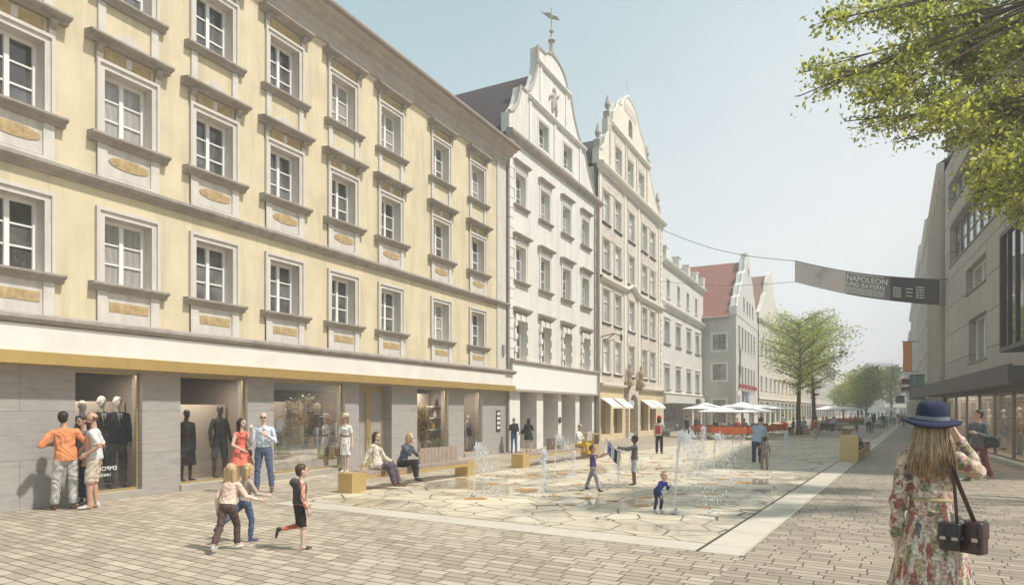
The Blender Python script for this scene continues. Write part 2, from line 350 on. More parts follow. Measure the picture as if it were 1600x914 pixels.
strip('near_border_slabs', G_SL, 0, 0.58, 0.60, 9.0, 0.0045)
strip('drain_slot', mat('drain_dark', (0.05,0.04,0.03), 0.6, 0.05), 0, 150, 0.56, 0.60, 0.008)
strip('metal_edging', mat('edging_metal', (0.62,0.55,0.42), 0.35, 0.08, metal=0.3), 0, 150, -0.012, 0.03, 0.012)
# flat ochre stone inlays in the square
INL = [(918,778,30),(822,765,34),(867,775,22),(903,757,28),(1007,777,24),(1003,790,26),(770,756,30),(760,742,24),(1095,733,24),(1107,756,24),(1128,748,26),(955,783,18),(742,779,34),(805,756,20),(1150,731,22),(1165,754,26),(980,742,20),(1030,731,20),(1022,722,18),(1010,740,20),
       (1097,705,20),(1143,711,18),(1110,772,28),(890,789,22),(880,740,22),(940,735,20),(846,744,22),(1045,716,18),(1085,718,20),(1210,704,18),(1235,712,22),(1255,718,20),(1190,712,18),(1270,723,22),(1050,750,20),(832,742,18),(1062,772,22),(720,748,20),(948,722,16),(1160,742,24),(1098,792,26),(905,771,20),(975,757,18)]
q = MB()
for (x, y, wd) in INL:
    c = gp(x, y); ppm = FOC/c.y; r = wd/ppm*0.66; n = random.choice((3, 4, 4, 5)); a0 = random.random()*6.3
    pts = []
    for i in range(n):
        a = a0+2*math.pi*i/n+random.uniform(-.25,.25); rr = r*random.uniform(.75,1.15); pts.append((c.x+rr*math.cos(a), c.y+rr*math.sin(a)*0.85, 0.0085))
    q.add(pts, [tuple(range(n))])
tag(q.build('stone_inlays', mat('ochre_stone', (0.40,0.20,0.05), 0.6, 0.25, 6)), kind='structure')
# ================================================================== left facades (one common street line)
KL, XL = 0.5204, -15.42; NL = math.sqrt(1+KL*KL); RL = math.atan2(1/NL, KL/NL)
def Lp(s, out=0.0): return Vector((XL+KL/NL*s+out/NL, s/NL-out*KL/NL, 0))
def LS(px, py=600):
    Y = XL/((px-800)/FOC-KL); return Y*NL, HC+(HZ-py)/FOC*Y
M_YEL = mat('yellow_render', (0.63,0.54,0.37), 0.9, 0.14, 1.2, 0.25, 60, stain=(0.42,0.345,0.24), stainamt=0.7, stainscale=0.7, streak=True)
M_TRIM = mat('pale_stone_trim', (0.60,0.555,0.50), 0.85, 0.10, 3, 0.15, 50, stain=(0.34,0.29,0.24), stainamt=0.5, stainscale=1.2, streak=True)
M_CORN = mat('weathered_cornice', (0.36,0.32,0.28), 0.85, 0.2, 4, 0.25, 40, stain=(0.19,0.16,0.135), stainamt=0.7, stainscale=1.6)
M_OCH = mat('rough_ochre_render', (0.45,0.33,0.17), 0.95, 0.35, 9, 0.8, 45)
M_FRAME = mat('white_window_paint', (0.78,0.76,0.72), 0.5, 0.04, 3)
M_PANE = pane_mat('window_pane')
M_FASC = mat('white_fascia', (0.74,0.70,0.64), 0.6, 0.07, 1.5, stain=(0.45,0.4,0.34), stainamt=0.3, stainscale=0.7)
M_GOLD = mat('gold_anodised', (0.58,0.40,0.15), 0.42, 0.1, 2.5, metal=0.55)
M_GOLDF = mat('gold_frame', (0.48,0.37,0.19), 0.4, 0.1, 3, metal=0.5)
M_DARK = mat('dark_metal', (0.05,0.045,0.045), 0.5, 0.1)
M_GLASS = glass_mat('shop_glass', refl=.30)
M_ROOF = mat('dark_slate_roof', (0.05,0.034,0.030), 0.75, 0.2, 6, 0.4, 20)
M_LEAD = mat('lead_downpipe', (0.30,0.25,0.21), 0.6, 0.15)
def travertine():
    m = mat('travertine', (0.31,0.275,0.235), 0.75, 0.12, 2, 0); t = m.node_tree; N = t.nodes; K = t.links.new; b = N['Principled BSDF']
    co = N.new('ShaderNodeTexCoord'); mp = N.new('ShaderNodeMapping'); mp.inputs['Scale'].default_value = (0.6, 0.6, 5); K(co.outputs['Object'], mp.inputs['Vector'])
    n = N.new('ShaderNodeTexNoise'); n.inputs['Scale'].default_value = 3.5; n.inputs['Detail'].default_value = 8; n.inputs['Roughness'].default_value = .7; K(mp.outputs[0], n.inputs['Vector'])
    cr = N.new('ShaderNodeValToRGB'); e = cr.color_ramp.elements; e[0].position = .30; e[0].color = (0.17,0.155,0.14,1); e[1].position = .66; e[1].color = (0.40,0.375,0.345,1); el2 = e.new(.40); el2.color = (0.33,0.305,0.28,1)
    K(n.outputs['Fac'], cr.inputs[0])
    sx = N.new('ShaderNodeSeparateXYZ'); K(co.outputs['Object'], sx.inputs[0]); cb = N.new('ShaderNodeCombineXYZ'); K(sx.outputs['X'], cb.inputs['X']); K(sx.outputs['Z'], cb.inputs['Y'])
    br = N.new('ShaderNodeTexBrick'); br.inputs['Scale'].default_value = 1; br.inputs['Brick Width'].default_value = 4.2; br.inputs['Row Height'].default_value = 0.92; br.inputs['Mortar Size'].default_value = .004
    br.inputs['Color1'].default_value = (1,1,1,1); br.inputs['Color2'].default_value = (.92,.92,.94,1); br.inputs['Mortar'].default_value = (.45,.42,.4,1); K(cb.outputs[0], br.inputs['Vector'])
    mx = N.new('ShaderNodeMix'); mx.data_type = 'RGBA'; mx.blend_type = 'MULTIPLY'; mx.inputs['Factor'].default_value = 1; K(cr.outputs[0], mx.inputs['A']); K(br.outputs['Color'], mx.inputs['B'])
    K(mx.outputs['Result'], b.inputs['Base Color'])
    bp = N.new('ShaderNodeBump'); bp.inputs['Strength'].default_value = .35; bp.inputs['Distance'].default_value = .01; K(n.outputs['Fac'], bp.inputs['Height']); K(bp.outputs['Normal'], b.inputs['Normal'])
    return m
M_TRAV = travertine()

def surround_mb(w, h, bw=0.16, th=0.07, two=True, bottom=False):
    q = MB(); a = w/2
    def ring(i0, i1, y0, y1):      # frame between inset i0 and i1 (outwards)
        q.box(-a-i1, -a-i0, y0, y1, 0 if not bottom else -i1, h+i1); q.box(a+i0, a+i1, y0, y1, 0 if not bottom else -i1, h+i1)
        q.box(-a-i0, a+i0, y0, y1, h+i0, h+i1)
        if bottom: q.box(-a-i0, a+i0, y0, y1, -i1, -i0)
    if two: ring(0.0, bw*0.62, -th*0.45, 0.03); ring(bw*0.62, bw, -th, 0.03)
    else: ring(0.0, bw, -th, 0.03)
    return q
def frame_mb(w, h, y, rows=3, mull=0.09, bar=0.035, of=0.07, cols=2, transom=None):
    q = MB(); a = w/2; d = 0.05
    q.box(-a, -a+of, y-d, y+.01, 0, h); q.box(a-of, a, y-d, y+.01, 0, h); q.box(-a+of, a-of, y-d, y+.01, 0, of); q.box(-a+of, a-of, y-d, y+.01, h-of, h)
    for c in range(1, cols): x = -a+w*c/cols; q.box(x-mull/2, x+mull/2, y-d-.012, y+.01, of, h-of)
    if transom: q.box(-a+of, a-of, y-d-.016, y+.01, transom*h-mull/2, transom*h+mull/2)
    for r in range(1, rows):
        z = of+(h-2*of)*r/rows; q.box(-a+of, a-of, y-d+.02, y+.01, z-bar/2, z+bar/2)
    return q
def sill_mb(w, z, d=0.16, t=0.15):
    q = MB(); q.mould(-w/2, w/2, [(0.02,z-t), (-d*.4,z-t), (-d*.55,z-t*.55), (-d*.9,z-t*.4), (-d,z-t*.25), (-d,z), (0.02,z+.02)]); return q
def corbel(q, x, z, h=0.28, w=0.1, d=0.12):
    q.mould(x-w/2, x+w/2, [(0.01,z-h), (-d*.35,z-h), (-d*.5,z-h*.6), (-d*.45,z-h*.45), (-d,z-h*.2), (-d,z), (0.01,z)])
class WinKit:
    """one style of window: meshes shared by every copy"""
    def __init__(s, w, h, dep, surround, extras=(), frame=M_FRAME, pane=None, smat=None, **fk):
        s.sur = surround.mesh('window', smat or M_TRIM); s.fr = frame_mb(w, h, dep, **fk).mesh('frame', frame)
        p = MB(); p.quad((-w/2,dep,0),(w/2,dep,0),(w/2,dep,h),(-w/2,dep,h)); s.pn = p.mesh('pane', pane or M_PANE)
        s.ex = [(n, q.mesh(n, mt)) for n, q, mt in extras]; s.w = w; s.h = h
    def put(s, parent, x, z, y=0.0, only=None, name='window'):
        o = link(name, s.sur, parent, (x, y, z)); link('frame', s.fr, o); link('pane', s.pn, o)
        for n, me in s.ex: link(n, me, o)
        return o
# ---------------- yellow house
def yellow_house():
    S0 = 20.0; off = (-S0, 0, 0)
    B = empty('apartment_house', Lp(S0), RL, 'long yellow rendered corner house with white window surrounds over gold banded shopfront', 'building')
    dep = 0.30
    cols = [11.3, 13.6, 15.75, 17.87, 20.07, 22.37, 24.66, 27.65, 30.33]
    w = 1.02
    holes = []
    F = [(4.45, 1.38), (7.47, 1.38), (10.36, 1.40)]
    for c in cols:
        for z, h in F: holes.append((c-w/2, c+w/2, z, z+h))
    q = MB(); q.wall(9.0, 31.95, 3.6, 12.8, holes, 0, dep, 0, 1)
    q.box(9.0, 33.0, 0.4, 8, 3.6, 13.3, 0)
    q.build('wall', [M_YEL, M_TRIM], B, off)
    q = MB()                                   # corner pilaster at the far end, quoined
    q.box(31.95, 32.75, -0.05, 0.4, 3.66, 12.8)
    q.build('corner_pilaster', M_TRIM, B, off)
    # window styles
    def panel1():
        q = MB(); a = w/2+.16; q.box(-a, a, -.03, .02, -.78, -.16); q.box(-a, -a+.2, -.06, .0, -.80, -.16); q.box(a-.2, a, -.06, 0, -.80, -.16); q.box(-a, a, -.07, 0, -.86, -.80)
        return q
    def och1():
        q = MB(); q.box(-.42, .42, -.04, -.02, -.56, -.36); return q
    def och2():
        q = MB(); n = 24; pts = []
        for i in range(n):
            t = 2*math.pi*i/n; rx = .44*(1-.12*abs(math.sin(2*t))); pts.append((rx*math.cos(t)*(1 if abs(math.cos(t))>.3 else 1.1), -.47+.12*np.sign(math.sin(t))*abs(math.sin(t))**.6))
        q.poly(pts, -.045, -.02); return q
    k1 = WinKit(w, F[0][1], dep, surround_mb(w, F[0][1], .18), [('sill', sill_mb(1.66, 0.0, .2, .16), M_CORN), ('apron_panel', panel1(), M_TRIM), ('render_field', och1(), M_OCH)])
    def hood(z, wd=1.8):
        q = MB(); q.mould(-wd/2, wd/2, [(0.02,z-.16), (-.1,z-.16), (-.13,z-.11), (-.24,z-.08), (-.27,z-.05), (-.27,z-.01), (0.02,z+.03)]); corbel(q, -w/2-.12, z-.16, .34, .13, .15); corbel(q, w/2+.12, z-.16, .34, .13, .15); return q
    fr2 = MB(); fr2.box(-.5, .5, -.02, .01, 1.60, 1.78)
    key = MB(); key.box(-.06, .06, -.035, 0, 1.60, 1.80)
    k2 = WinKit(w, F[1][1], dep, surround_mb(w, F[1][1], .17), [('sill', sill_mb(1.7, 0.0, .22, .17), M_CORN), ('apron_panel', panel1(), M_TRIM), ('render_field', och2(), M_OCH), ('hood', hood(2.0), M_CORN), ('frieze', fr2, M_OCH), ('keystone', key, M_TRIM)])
    pl = MB(); a = w/2+.14
    pl.box(-a, -a+.16, -.05, .01, -.80, -.16); pl.box(a-.16, a, -.05, .01, -.80, -.16)
    arch = [( -.33+.66*i/12, -.80+.20*math.sin(math.pi*i/12)) for i in range(13)]; pl.poly(arch, -.03, .005)
    k3 = WinKit(w, F[2][1], dep, surround_mb(w, F[2][1], .16), [('sill', sill_mb(1.62, 0.0, .19, .15), M_CORN), ('apron_panel', pl, M_TRIM), ('hood', hood(2.02, 1.75), M_CORN), ('frieze', fr2, M_OCH)])
    for c in cols:
        k1.put(B, c-S0, F[0][0]); k2.put(B, c-S0, F[1][0]); k3.put(B, c-S0, F[2][0])
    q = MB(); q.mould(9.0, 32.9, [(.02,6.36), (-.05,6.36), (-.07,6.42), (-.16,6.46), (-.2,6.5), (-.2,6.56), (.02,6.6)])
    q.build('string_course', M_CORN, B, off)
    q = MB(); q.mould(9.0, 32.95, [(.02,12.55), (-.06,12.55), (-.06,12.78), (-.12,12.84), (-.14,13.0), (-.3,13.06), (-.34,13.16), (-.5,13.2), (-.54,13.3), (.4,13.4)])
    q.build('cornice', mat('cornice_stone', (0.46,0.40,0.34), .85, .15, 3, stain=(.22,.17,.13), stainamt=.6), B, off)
    q = MB(); q.tube([(9.0,-.58,13.36),(33.0,-.58,13.36)], .085, 8); q.build('gutter', M_LEAD, B, off)
    q = MB(); q.add([(9,-.5,13.42),(33,-.5,13.42),(33,5,15.0),(9,5,15.0)], [(0,1,2,3)]); q.add([(9,-.5,13.38),(33,-.5,13.38),(33,5,13.38),(33,5,15.0)],[(0,1,2,3)])
    q.build('roof', M_ROOF, B, off)
    q = MB(); q.tube([(32.86,-.1,13.2),(32.86,-.1,8.6),(32.86,-.1,0.05)], .06, 8)
    for z in (3.9, 7.2, 10.4): q.tube([(32.86,-.1,z),(32.86,-.1,z+.09)], .085, 8)
    q.build('downpipe', M_LEAD, B, off)
    # fascia
    q = MB(); q.mould(9.0, 33.0, [(.02,3.42), (-.3,3.42), (-.42,3.47), (-.46,3.52), (-.46,3.58), (-.2,3.64), (.02,3.68)]); q.build('fascia_cornice', M_CORN, B, off)
    q = MB(); q.box(9.0, 32.1, -.36, .35, 2.93, 3.42); q.box(32.1, 32.9, -.30, .35, 2.90, 3.42); q.build('fascia_board', M_FASC, B, off)
    q = MB(); q.box(9.0, 32.95, -.42, .35, 2.70, 2.915); q.box(9.0, 32.95, -.40, -.36, 2.915, 2.93); q.build('gold_band', M_GOLD, B, off)
    q = MB(); q.box(32.35, 32.55, -.14, -.06, 4.3, 4.7); q.build('meter_box', mat('grey_box', (.33,.3,.27), .6, .1), B, off)
    # stone base with shop openings
    win = [(14.68,16.06), (16.97,18.85), (19.70,22.45), (26.16,28.19), (29.3,30.75)]; door = (23.09,24.72)
    holes = [(a,b,.14,2.66) for a,b in win]+[(door[0],door[1],0.0,2.66)]
    q = MB(); q.wall(9.0, 33.0, 0.0, 2.72, holes, 0, .35, 0); q.build('stone_base', M_TRAV, B, off)
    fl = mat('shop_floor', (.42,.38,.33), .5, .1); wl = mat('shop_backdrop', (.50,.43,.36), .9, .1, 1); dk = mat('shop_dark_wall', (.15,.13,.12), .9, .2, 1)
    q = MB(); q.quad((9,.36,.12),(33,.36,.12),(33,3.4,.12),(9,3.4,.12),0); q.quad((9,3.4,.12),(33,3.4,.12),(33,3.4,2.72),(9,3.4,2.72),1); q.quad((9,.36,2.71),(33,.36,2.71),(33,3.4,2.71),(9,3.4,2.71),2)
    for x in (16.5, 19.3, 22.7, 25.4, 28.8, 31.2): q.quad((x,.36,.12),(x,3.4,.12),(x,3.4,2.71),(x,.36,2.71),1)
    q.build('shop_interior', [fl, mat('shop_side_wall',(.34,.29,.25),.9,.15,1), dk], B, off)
    q = MB()
    for a, b2, h in ((14.6,16.45,2.05),(16.9,19.2,2.0),(19.7,22.65,2.1),(26.0,28.7,2.5),(29.2,31.1,2.6)): q.box(a, b2, 1.25, 1.3, .12, h)
    q.build('display_backdrop', wl, B, off)
    lm = emis('display_lamp', (1,.86,.7), 5)
    for a, b2 in win:
        la = bpy.data.lights.new('display_light','AREA'); la.shape = 'RECTANGLE'; la.size = b2-a-.2; la.size_y = .5; la.energy = 16*(b2-a); la.color = (1,.88,.74); lo = link('display_light_source', la, B, ((a+b2)/2-S0,.8,2.66))
    for a, b2 in win:
        n = max(2, int((b2-a)/.7))
        for i in range(n):
            x = a+(b2-a)*(i+.5)/n; q = MB(); q.lathe([(.07,0),(.07,.03)], (x-S0,.75,2.675), 10); q.build('display_light', lm, B)
    for (a, b2) in win:
        q = MB(); y = .16
        for x0, x1, z0, z1 in ((a,a+.045,.14,2.66),(b2-.045,b2,.14,2.66),(a+.045,b2-.045,2.61,2.66),(a+.045,b2-.045,.14,.2)): q.box(x0, x1, y-.03, y+.03, z0, z1)
        o = q.build('shop_window', M_GOLDF, B, off)
        q = MB(); q.quad((a+.05,y,.19),(b2-.05,y,.19),(b2-.05,y,2.62),(a+.05,y,2.62)); q.build('pane', M_GLASS, o, off)
        q = MB(); q.box(a-.02, b2+.02, -.06, .3, .0, .145); q.build('plinth', mat('plinth_stone', (.36,.33,.28), .7, .12), o, off)
    # mirrored lettering on the first window
    wt = mat('white_vinyl', (.75,.75,.75), .5, 0)
    facade_text('EMPORIO ARMANI', .125, wt, B, (15.08-S0, .145, .60), mirror=True); facade_text('UNDERWEAR', .08, wt, B, (15.22-S0, .145, .48), mirror=True)
    # recessed double door
    a, b2 = door
    q = MB(); q.box(a, b2, .35, .42, 2.45, 2.66); q.box(a, a+.07, .33, .42, 0, 2.45); q.box(b2-.07, b2, .33, .42, 0, 2.45); q.box((a+b2)/2-.1,(a+b2)/2+.1,.33,.42,0,2.45); q.box(a+.07,b2-.07,.34,.42,0,.14)
    o = q.build('shop_door', M_GOLDF, B, off)
    q = MB(); q.quad((a+.07,.38,.1),(b2-.07,.38,.1),(b2-.07,.38,2.45),(a+.07,.38,2.45)); q.build('pane', M_PANE, o, off)
    for x in ((a+b2)/2-.05, (a+b2)/2+.05):
        q = MB(); q.tube([(x,.33,.9),(x,.26,.93),(x,.26,1.5),(x,.33,1.53)], .014, 6); q.build('handle', M_GOLD, o, off)
    q = MB(); q.box(31.9, 32.25, -.03, .03, .95, 1.85)
    o = q.build('intercom_panel', M_DARK, B, off)
    q = MB()
    for i in range(4): q.box(31.94, 32.21, -.045, -.03, 1.05+.2*i, 1.17+.2*i)
    q.build('name_plate', M_FASC, o, off)
    return B
yellow_house()

# ---------------- white gabled house with dark roof
def gable_outline(q, pts, y0, y1, holes=(), m=0): q.poly(pts, y0, y1, holes, m)
M_WHI = mat('offwhite_render', (0.70,0.67,0.62), 0.9, 0.08, 1.2, 0.2, 50, stain=(0.40,0.36,0.30), stainamt=0.5, stainscale=0.5, streak=True)
M_WTR = mat('white_stone_trim', (0.74,0.71,0.66), 0.85, 0.08, 3, 0.1, stain=(.38,.33,.28), stainamt=.4, stainscale=1)
M_GRT = mat('grey_stone_trim', (0.42,0.37,0.32), 0.85, 0.15, 4, 0.2, stain=(.2,.16,.13), stainamt=.5, stainscale=1.5)
def hood_simple(w, z, d=.16):
    q = MB(); q.mould(-w/2, w/2, [(0.02,z-.10), (-d*.5,z-.10), (-d*.9,z-.05), (-d,z-.03), (-d,z), (0.02,z+.02)]); return q
def roof_prism(q, x0, x1, y0, y1, ze, zr, yov=0.0):      # ridge perpendicular to the street
    xm = (x0+x1)/2
    q.add([(x0,y0,ze),(xm,y0,zr),(x1,y0,ze),(x0,y1,ze),(xm,y1,zr),(x1,y1,ze)], [(0,3,4,1),(1,4,5,2),(0,1,2),(3,5,4)])
def white_gabled():
    S0 = 33.0; off = (-S0, 0, 0); E = 44.6
    B = empty('gabled_house', Lp(S0), RL, 'off-white gabled house with curved gable, weather vane and dark roof beside the yellow house', 'building')
    cols = [34.25, 36.98, 39.72, 42.5]; w = 1.05; dep = .3
    F = [(4.2,1.75), (7.75,1.65), (11.2,1.5)]
    holes = [(c-w/2,c+w/2,z,z+h) for c in cols for z,h in F]
    q = MB(); q.wall(S0+.02, E, 4.1, 14.1, holes, 0, dep); q.box(S0+.02, E, .35, 10, 2.7, 14.3)
    q.build('wall', M_WHI, B, off)
    q = MB()
    for i in range(22):
        z = 4.2+i*.45
        for xa, xb in ((S0+.1, S0+(.62 if i%2 else .48)), (E-(.42 if i%2 else .30), E-.02)): q.box(xa, xb, -.05, .01, z, z+.41)
    q.build('quoin', M_WTR, B, off)
    # rusticated lower surrounds
    def rust(w, h):
        q = MB(); a = w/2
        for i in range(6):
            z = h*i/6; e = .22 if i%2 else .15; d = -.13 if i%2 else -.07
            q.box(-a-e, -a, d, .02, z+.01, z+h/6-.01); q.box(a, a+e, d, .02, z+.01, z+h/6-.01)
        for i in range(5):
            x0 = -a-.15+(2*a+.3)*i/5; q.box(x0+.01, x0+(2*a+.3)/5-.01, -.12 if i%2==0 else -.08, .02, h+.01, h+.28)
        return q
    cap1 = MB(); cap1.mould(-.85,.85, [(0.02,2.13),(-.1,2.13),(-.14,2.2),(-.24,2.24),(-.26,2.32),(.02,2.36)]); cap1.box(-.72,.72,-.05,.01,2.0,2.1)
    k1 = WinKit(w, F[0][1], dep, rust(w, F[0][1]), [('hood', cap1, M_GRT)], smat=M_WTR)
    s2 = surround_mb(w, F[1][1], .17, .06); corbel(s2, -w/2-.16, 2.0, .5, .1, .12); corbel(s2, w/2+.16, 2.0, .5, .1, .12)
    k2 = WinKit(w, F[1][1], dep, s2, [('hood', hood_simple(1.75, 2.12, .26), M_GRT), ('sill', sill_mb(1.6, 0, .2, .13), M_GRT)], smat=M_WTR)
    k3 = WinKit(w, F[2][1], dep, surround_mb(w, F[2][1], .15, .05), [('hood', hood_simple(1.65, 2.0, .22), M_GRT), ('sill', sill_mb(1.6, 0, .18, .12), M_GRT)], smat=M_WTR)
    for c in cols: k1.put(B, c-S0, F[0][0]); k2.put(B, c-S0, F[1][0]); k3.put(B, c-S0, F[2][0])
    q = MB(); q.mould(S0-.1, E+.25, [(.02,14.02),(-.08,14.02),(-.1,14.12),(-.26,14.18),(-.3,14.26),(-.3,14.34),(.02,14.42)]); q.build('main_cornice', M_GRT, B, off)
    # gable : measured silhouette
    G = [(33.1,14.34),(44.3,14.34),(43.9,14.7),(43.3,15.2),(42.7,15.9),(42.35,16.5),(42.3,16.75),(41.75,16.8),(41.2,17.3),(40.7,17.95),(40.35,18.6),(40.2,18.95),(39.75,19.0),(39.7,19.35),(39.35,19.75),(38.9,20.05),(38.35,20.2),(37.7,20.2),(37.2,20.0),(36.9,19.75),(36.9,19.75),(36.1,19.7),(36.1,18.85),(35.95,18.2),(35.6,17.5),(35.15,17.0),(34.8,16.8),(34.25,16.8),(34.2,16.5),(33.95,15.9),(33.5,15.4),(33.1,15.2)]
    G = [p for i, p in enumerate(G) if i == 0 or p != G[i-1]]
    G = [(x, z if z < 19 else 19+(z-19)*.78) for x, z in G]
    gh = [(36.2,14.75),(37.35,14.75),(37.35,16.0),(36.2,16.0)], [(39.3,14.75),(40.45,14.75),(40.45,16.0),(39.3,16.0)]
    q = MB(); q.poly(G, -.02, .4, gh, 0); q.build('gable', M_WHI, B, off)
    q = MB()
    n = len(G)                                # coping along the outline
    for i in range(2, n):
        a, b2 = G[i], G[(i+1)%n]
        if i == n-1: continue
        q.tube([(a[0],.0,a[1]),(b2[0],.0,b2[1])], .09, 6)
    q.build('coping', M_GRT, B, off)
    q = MB(); q.mould(35.0, 42.3, [(.0,16.55),(-.12,16.55),(-.2,16.65),(-.2,16.72),(.0,16.78)]); q.mould(36.0, 40.1, [(.0,18.72),(-.1,18.72),(-.18,18.8),(-.18,18.88),(.0,18.94)])
    for x in (35.2, 38.1, 41.6): q.box(x-.12, x+.12, -.08, 0, 14.45, 16.5)
    for x in (36.4, 39.6): q.box(x-.1, x+.1, -.07, 0, 16.8, 18.7)
    q.build('gable_moulding', M_WTR, B, off)
    kg = WinKit(1.15, 1.25, .3, surround_mb(1.15, 1.25, .14, .05, bottom=True), smat=M_WTR)
    for x in (36.775, 39.875): kg.put(B, x-S0, 14.75)
    q = MB()                                  # relief figure in the upper gable
    q.ell((38.0,-.05,18.15), (.18,.1,.2)); q.ell((38.0,-.05,17.7), (.26,.12,.45)); q.ell((37.8,-.05,17.35),(.12,.1,.4)); q.ell((38.25,-.05,17.3),(.12,.1,.38)); q.tube([(37.7,-.08,17.9),(37.4,-.1,17.6)],.06,6); q.tube([(38.3,-.08,17.9),(38.55,-.1,18.2)],.06,6)
    q.build('relief_figure', M_GRT, B, off, smooth=True)
    # weather vane
    x = 38.1; q = MB(); q.box(x-.2, x+.2, -.05, .35, 19.9, 20.1); q.lathe([(.16,20.1),(.12,20.4),(.1,20.7),(.2,20.85),(.06,21.0),(.035,21.3),(.025,22.5),(.005,22.6)], (x,.15,0), 8)
    q.ell((x,.15,21.35),(.12,.12,.12))
    o = q.build('finial', M_GRT, B, off)
    q = MB(); q.poly([(-.55,22.35),(-.12,22.02),(.0,21.98),(.42,21.9),(.28,22.1),(.03,22.16),(-.1,22.3),(-.38,22.28)], -.02, .02)
    q.build('weather_vane', mat('verdigris_gilt', (.22,.20,.13), .5, .2), o, loc=(x-S0,.15,0), rz=-RL)
    q = MB(); roof_prism(q, S0+.05, E-.2, .38, 16, 14.4, 19.7); q.build('roof', M_ROOF, B, off)
    # blank white sign board + shopfront
    q = MB(); q.box(S0+.05, 43.8, -.22, .35, 2.82, 3.98); q.build('sign_board', mat('blank_white_board', (.80,.78,.75), .6, .03), B, off)
    q = MB(); q.mould(S0-.1, 44.05, [(.02,3.98),(-.26,3.98),(-.34,4.06),(-.34,4.13),(.02,4.18)]); q.box(S0, 44.0, -.26, .3, 2.72, 2.82); q.box(43.8, 44.0, -.26, .3, 2.82, 3.98)
    q.build('sign_frame', M_GRT, B, off)
    op = [(34.2,36.0),(36.75,38.6),(39.05,41.0),(41.6,43.6)]
    q = MB(); q.wall(S0+.02, E, 0, 2.72, [(a,b2,.0,2.70) for a,b2 in op], 0, .9, 0); q.build('ground_floor_wall', M_WTR, B, off)
    q = MB(); q.quad((S0,.9,0),(E,.9,0),(E,.9,2.7),(S0,.9,2.7)); q.build('rolling_shutter', mat('grey_shutter', (.25,.22,.20), .6, .1, 2), B, off)
    q = MB(); q.box(43.95, 44.15, -.3, -.1, 0, 13.9); q.box(44.15,44.5,-.18,.05,0,3.0); q.build('downpipe', M_LEAD, B, off)
    q = MB(); c = (38.75,-.03,1.35)
    for i in range(8):
        a = i*.785; q.tube([c,(c[0]+.16*math.cos(a),c[1]-.02,c[2]+.16*math.sin(a))],.035,5)
    q.build('house_emblem', M_DARK, B, off)
white_gabled()

# ---------------- cream baroque house
def stucco(name, base, orn, sc=3.2):
    m = mat(name, base, .9, 0); t = m.node_tree; N = t.nodes; K = t.links.new; b = N['Principled BSDF']
    co = N.new('ShaderNodeTexCoord'); n = N.new('ShaderNodeTexNoise'); n.inputs['Scale'].default_value = sc; n.inputs['Detail'].default_value = 1.5; n.inputs['Distortion'].default_value = 2.2; K(co.outputs['Object'], n.inputs['Vector'])
    wv = N.new('ShaderNodeMath'); wv.operation = 'SINE'; ml = N.new('ShaderNodeMath'); ml.operation = 'MULTIPLY'; ml.inputs[1].default_value = 48; K(n.outputs['Fac'], ml.inputs[0]); K(ml.outputs[0], wv.inputs[0])
    r = N.new('ShaderNodeMapRange'); r.inputs['From Min'].default_value = -.85; r.inputs['From Max'].default_value = -.25; K(wv.outputs[0], r.inputs['Value'])
    mx = N.new('ShaderNodeMix'); mx.data_type = 'RGBA'; mx.inputs['A'].default_value = orn+(1,); mx.inputs['B'].default_value = base+(1,); K(r.outputs[0], mx.inputs['Factor']); K(mx.outputs['Result'], b.inputs['Base Color'])
    bp = N.new('ShaderNodeBump'); bp.inputs['Strength'].default_value = .35; bp.inputs['Distance'].default_value = .02; K(wv.outputs[0], bp.inputs['Height']); K(bp.outputs['Normal'], b.inputs['Normal']); return m
M_CRM = mat('cream_render', (0.70,0.64,0.53), 0.9, 0.05, 1.5, 0.1, stain=(.5,.42,.3), stainamt=.3)
M_CRT = mat('cream_stone_trim', (0.72,0.67,0.58), 0.85, 0.06, 3)
M_STU = stucco('scrollwork_stucco', (0.74,0.69,0.60), (0.30,0.20,0.11))
M_STU2 = stucco('fine_scrollwork_stucco', (0.74,0.69,0.60), (0.50,0.41,0.30), 2.4)
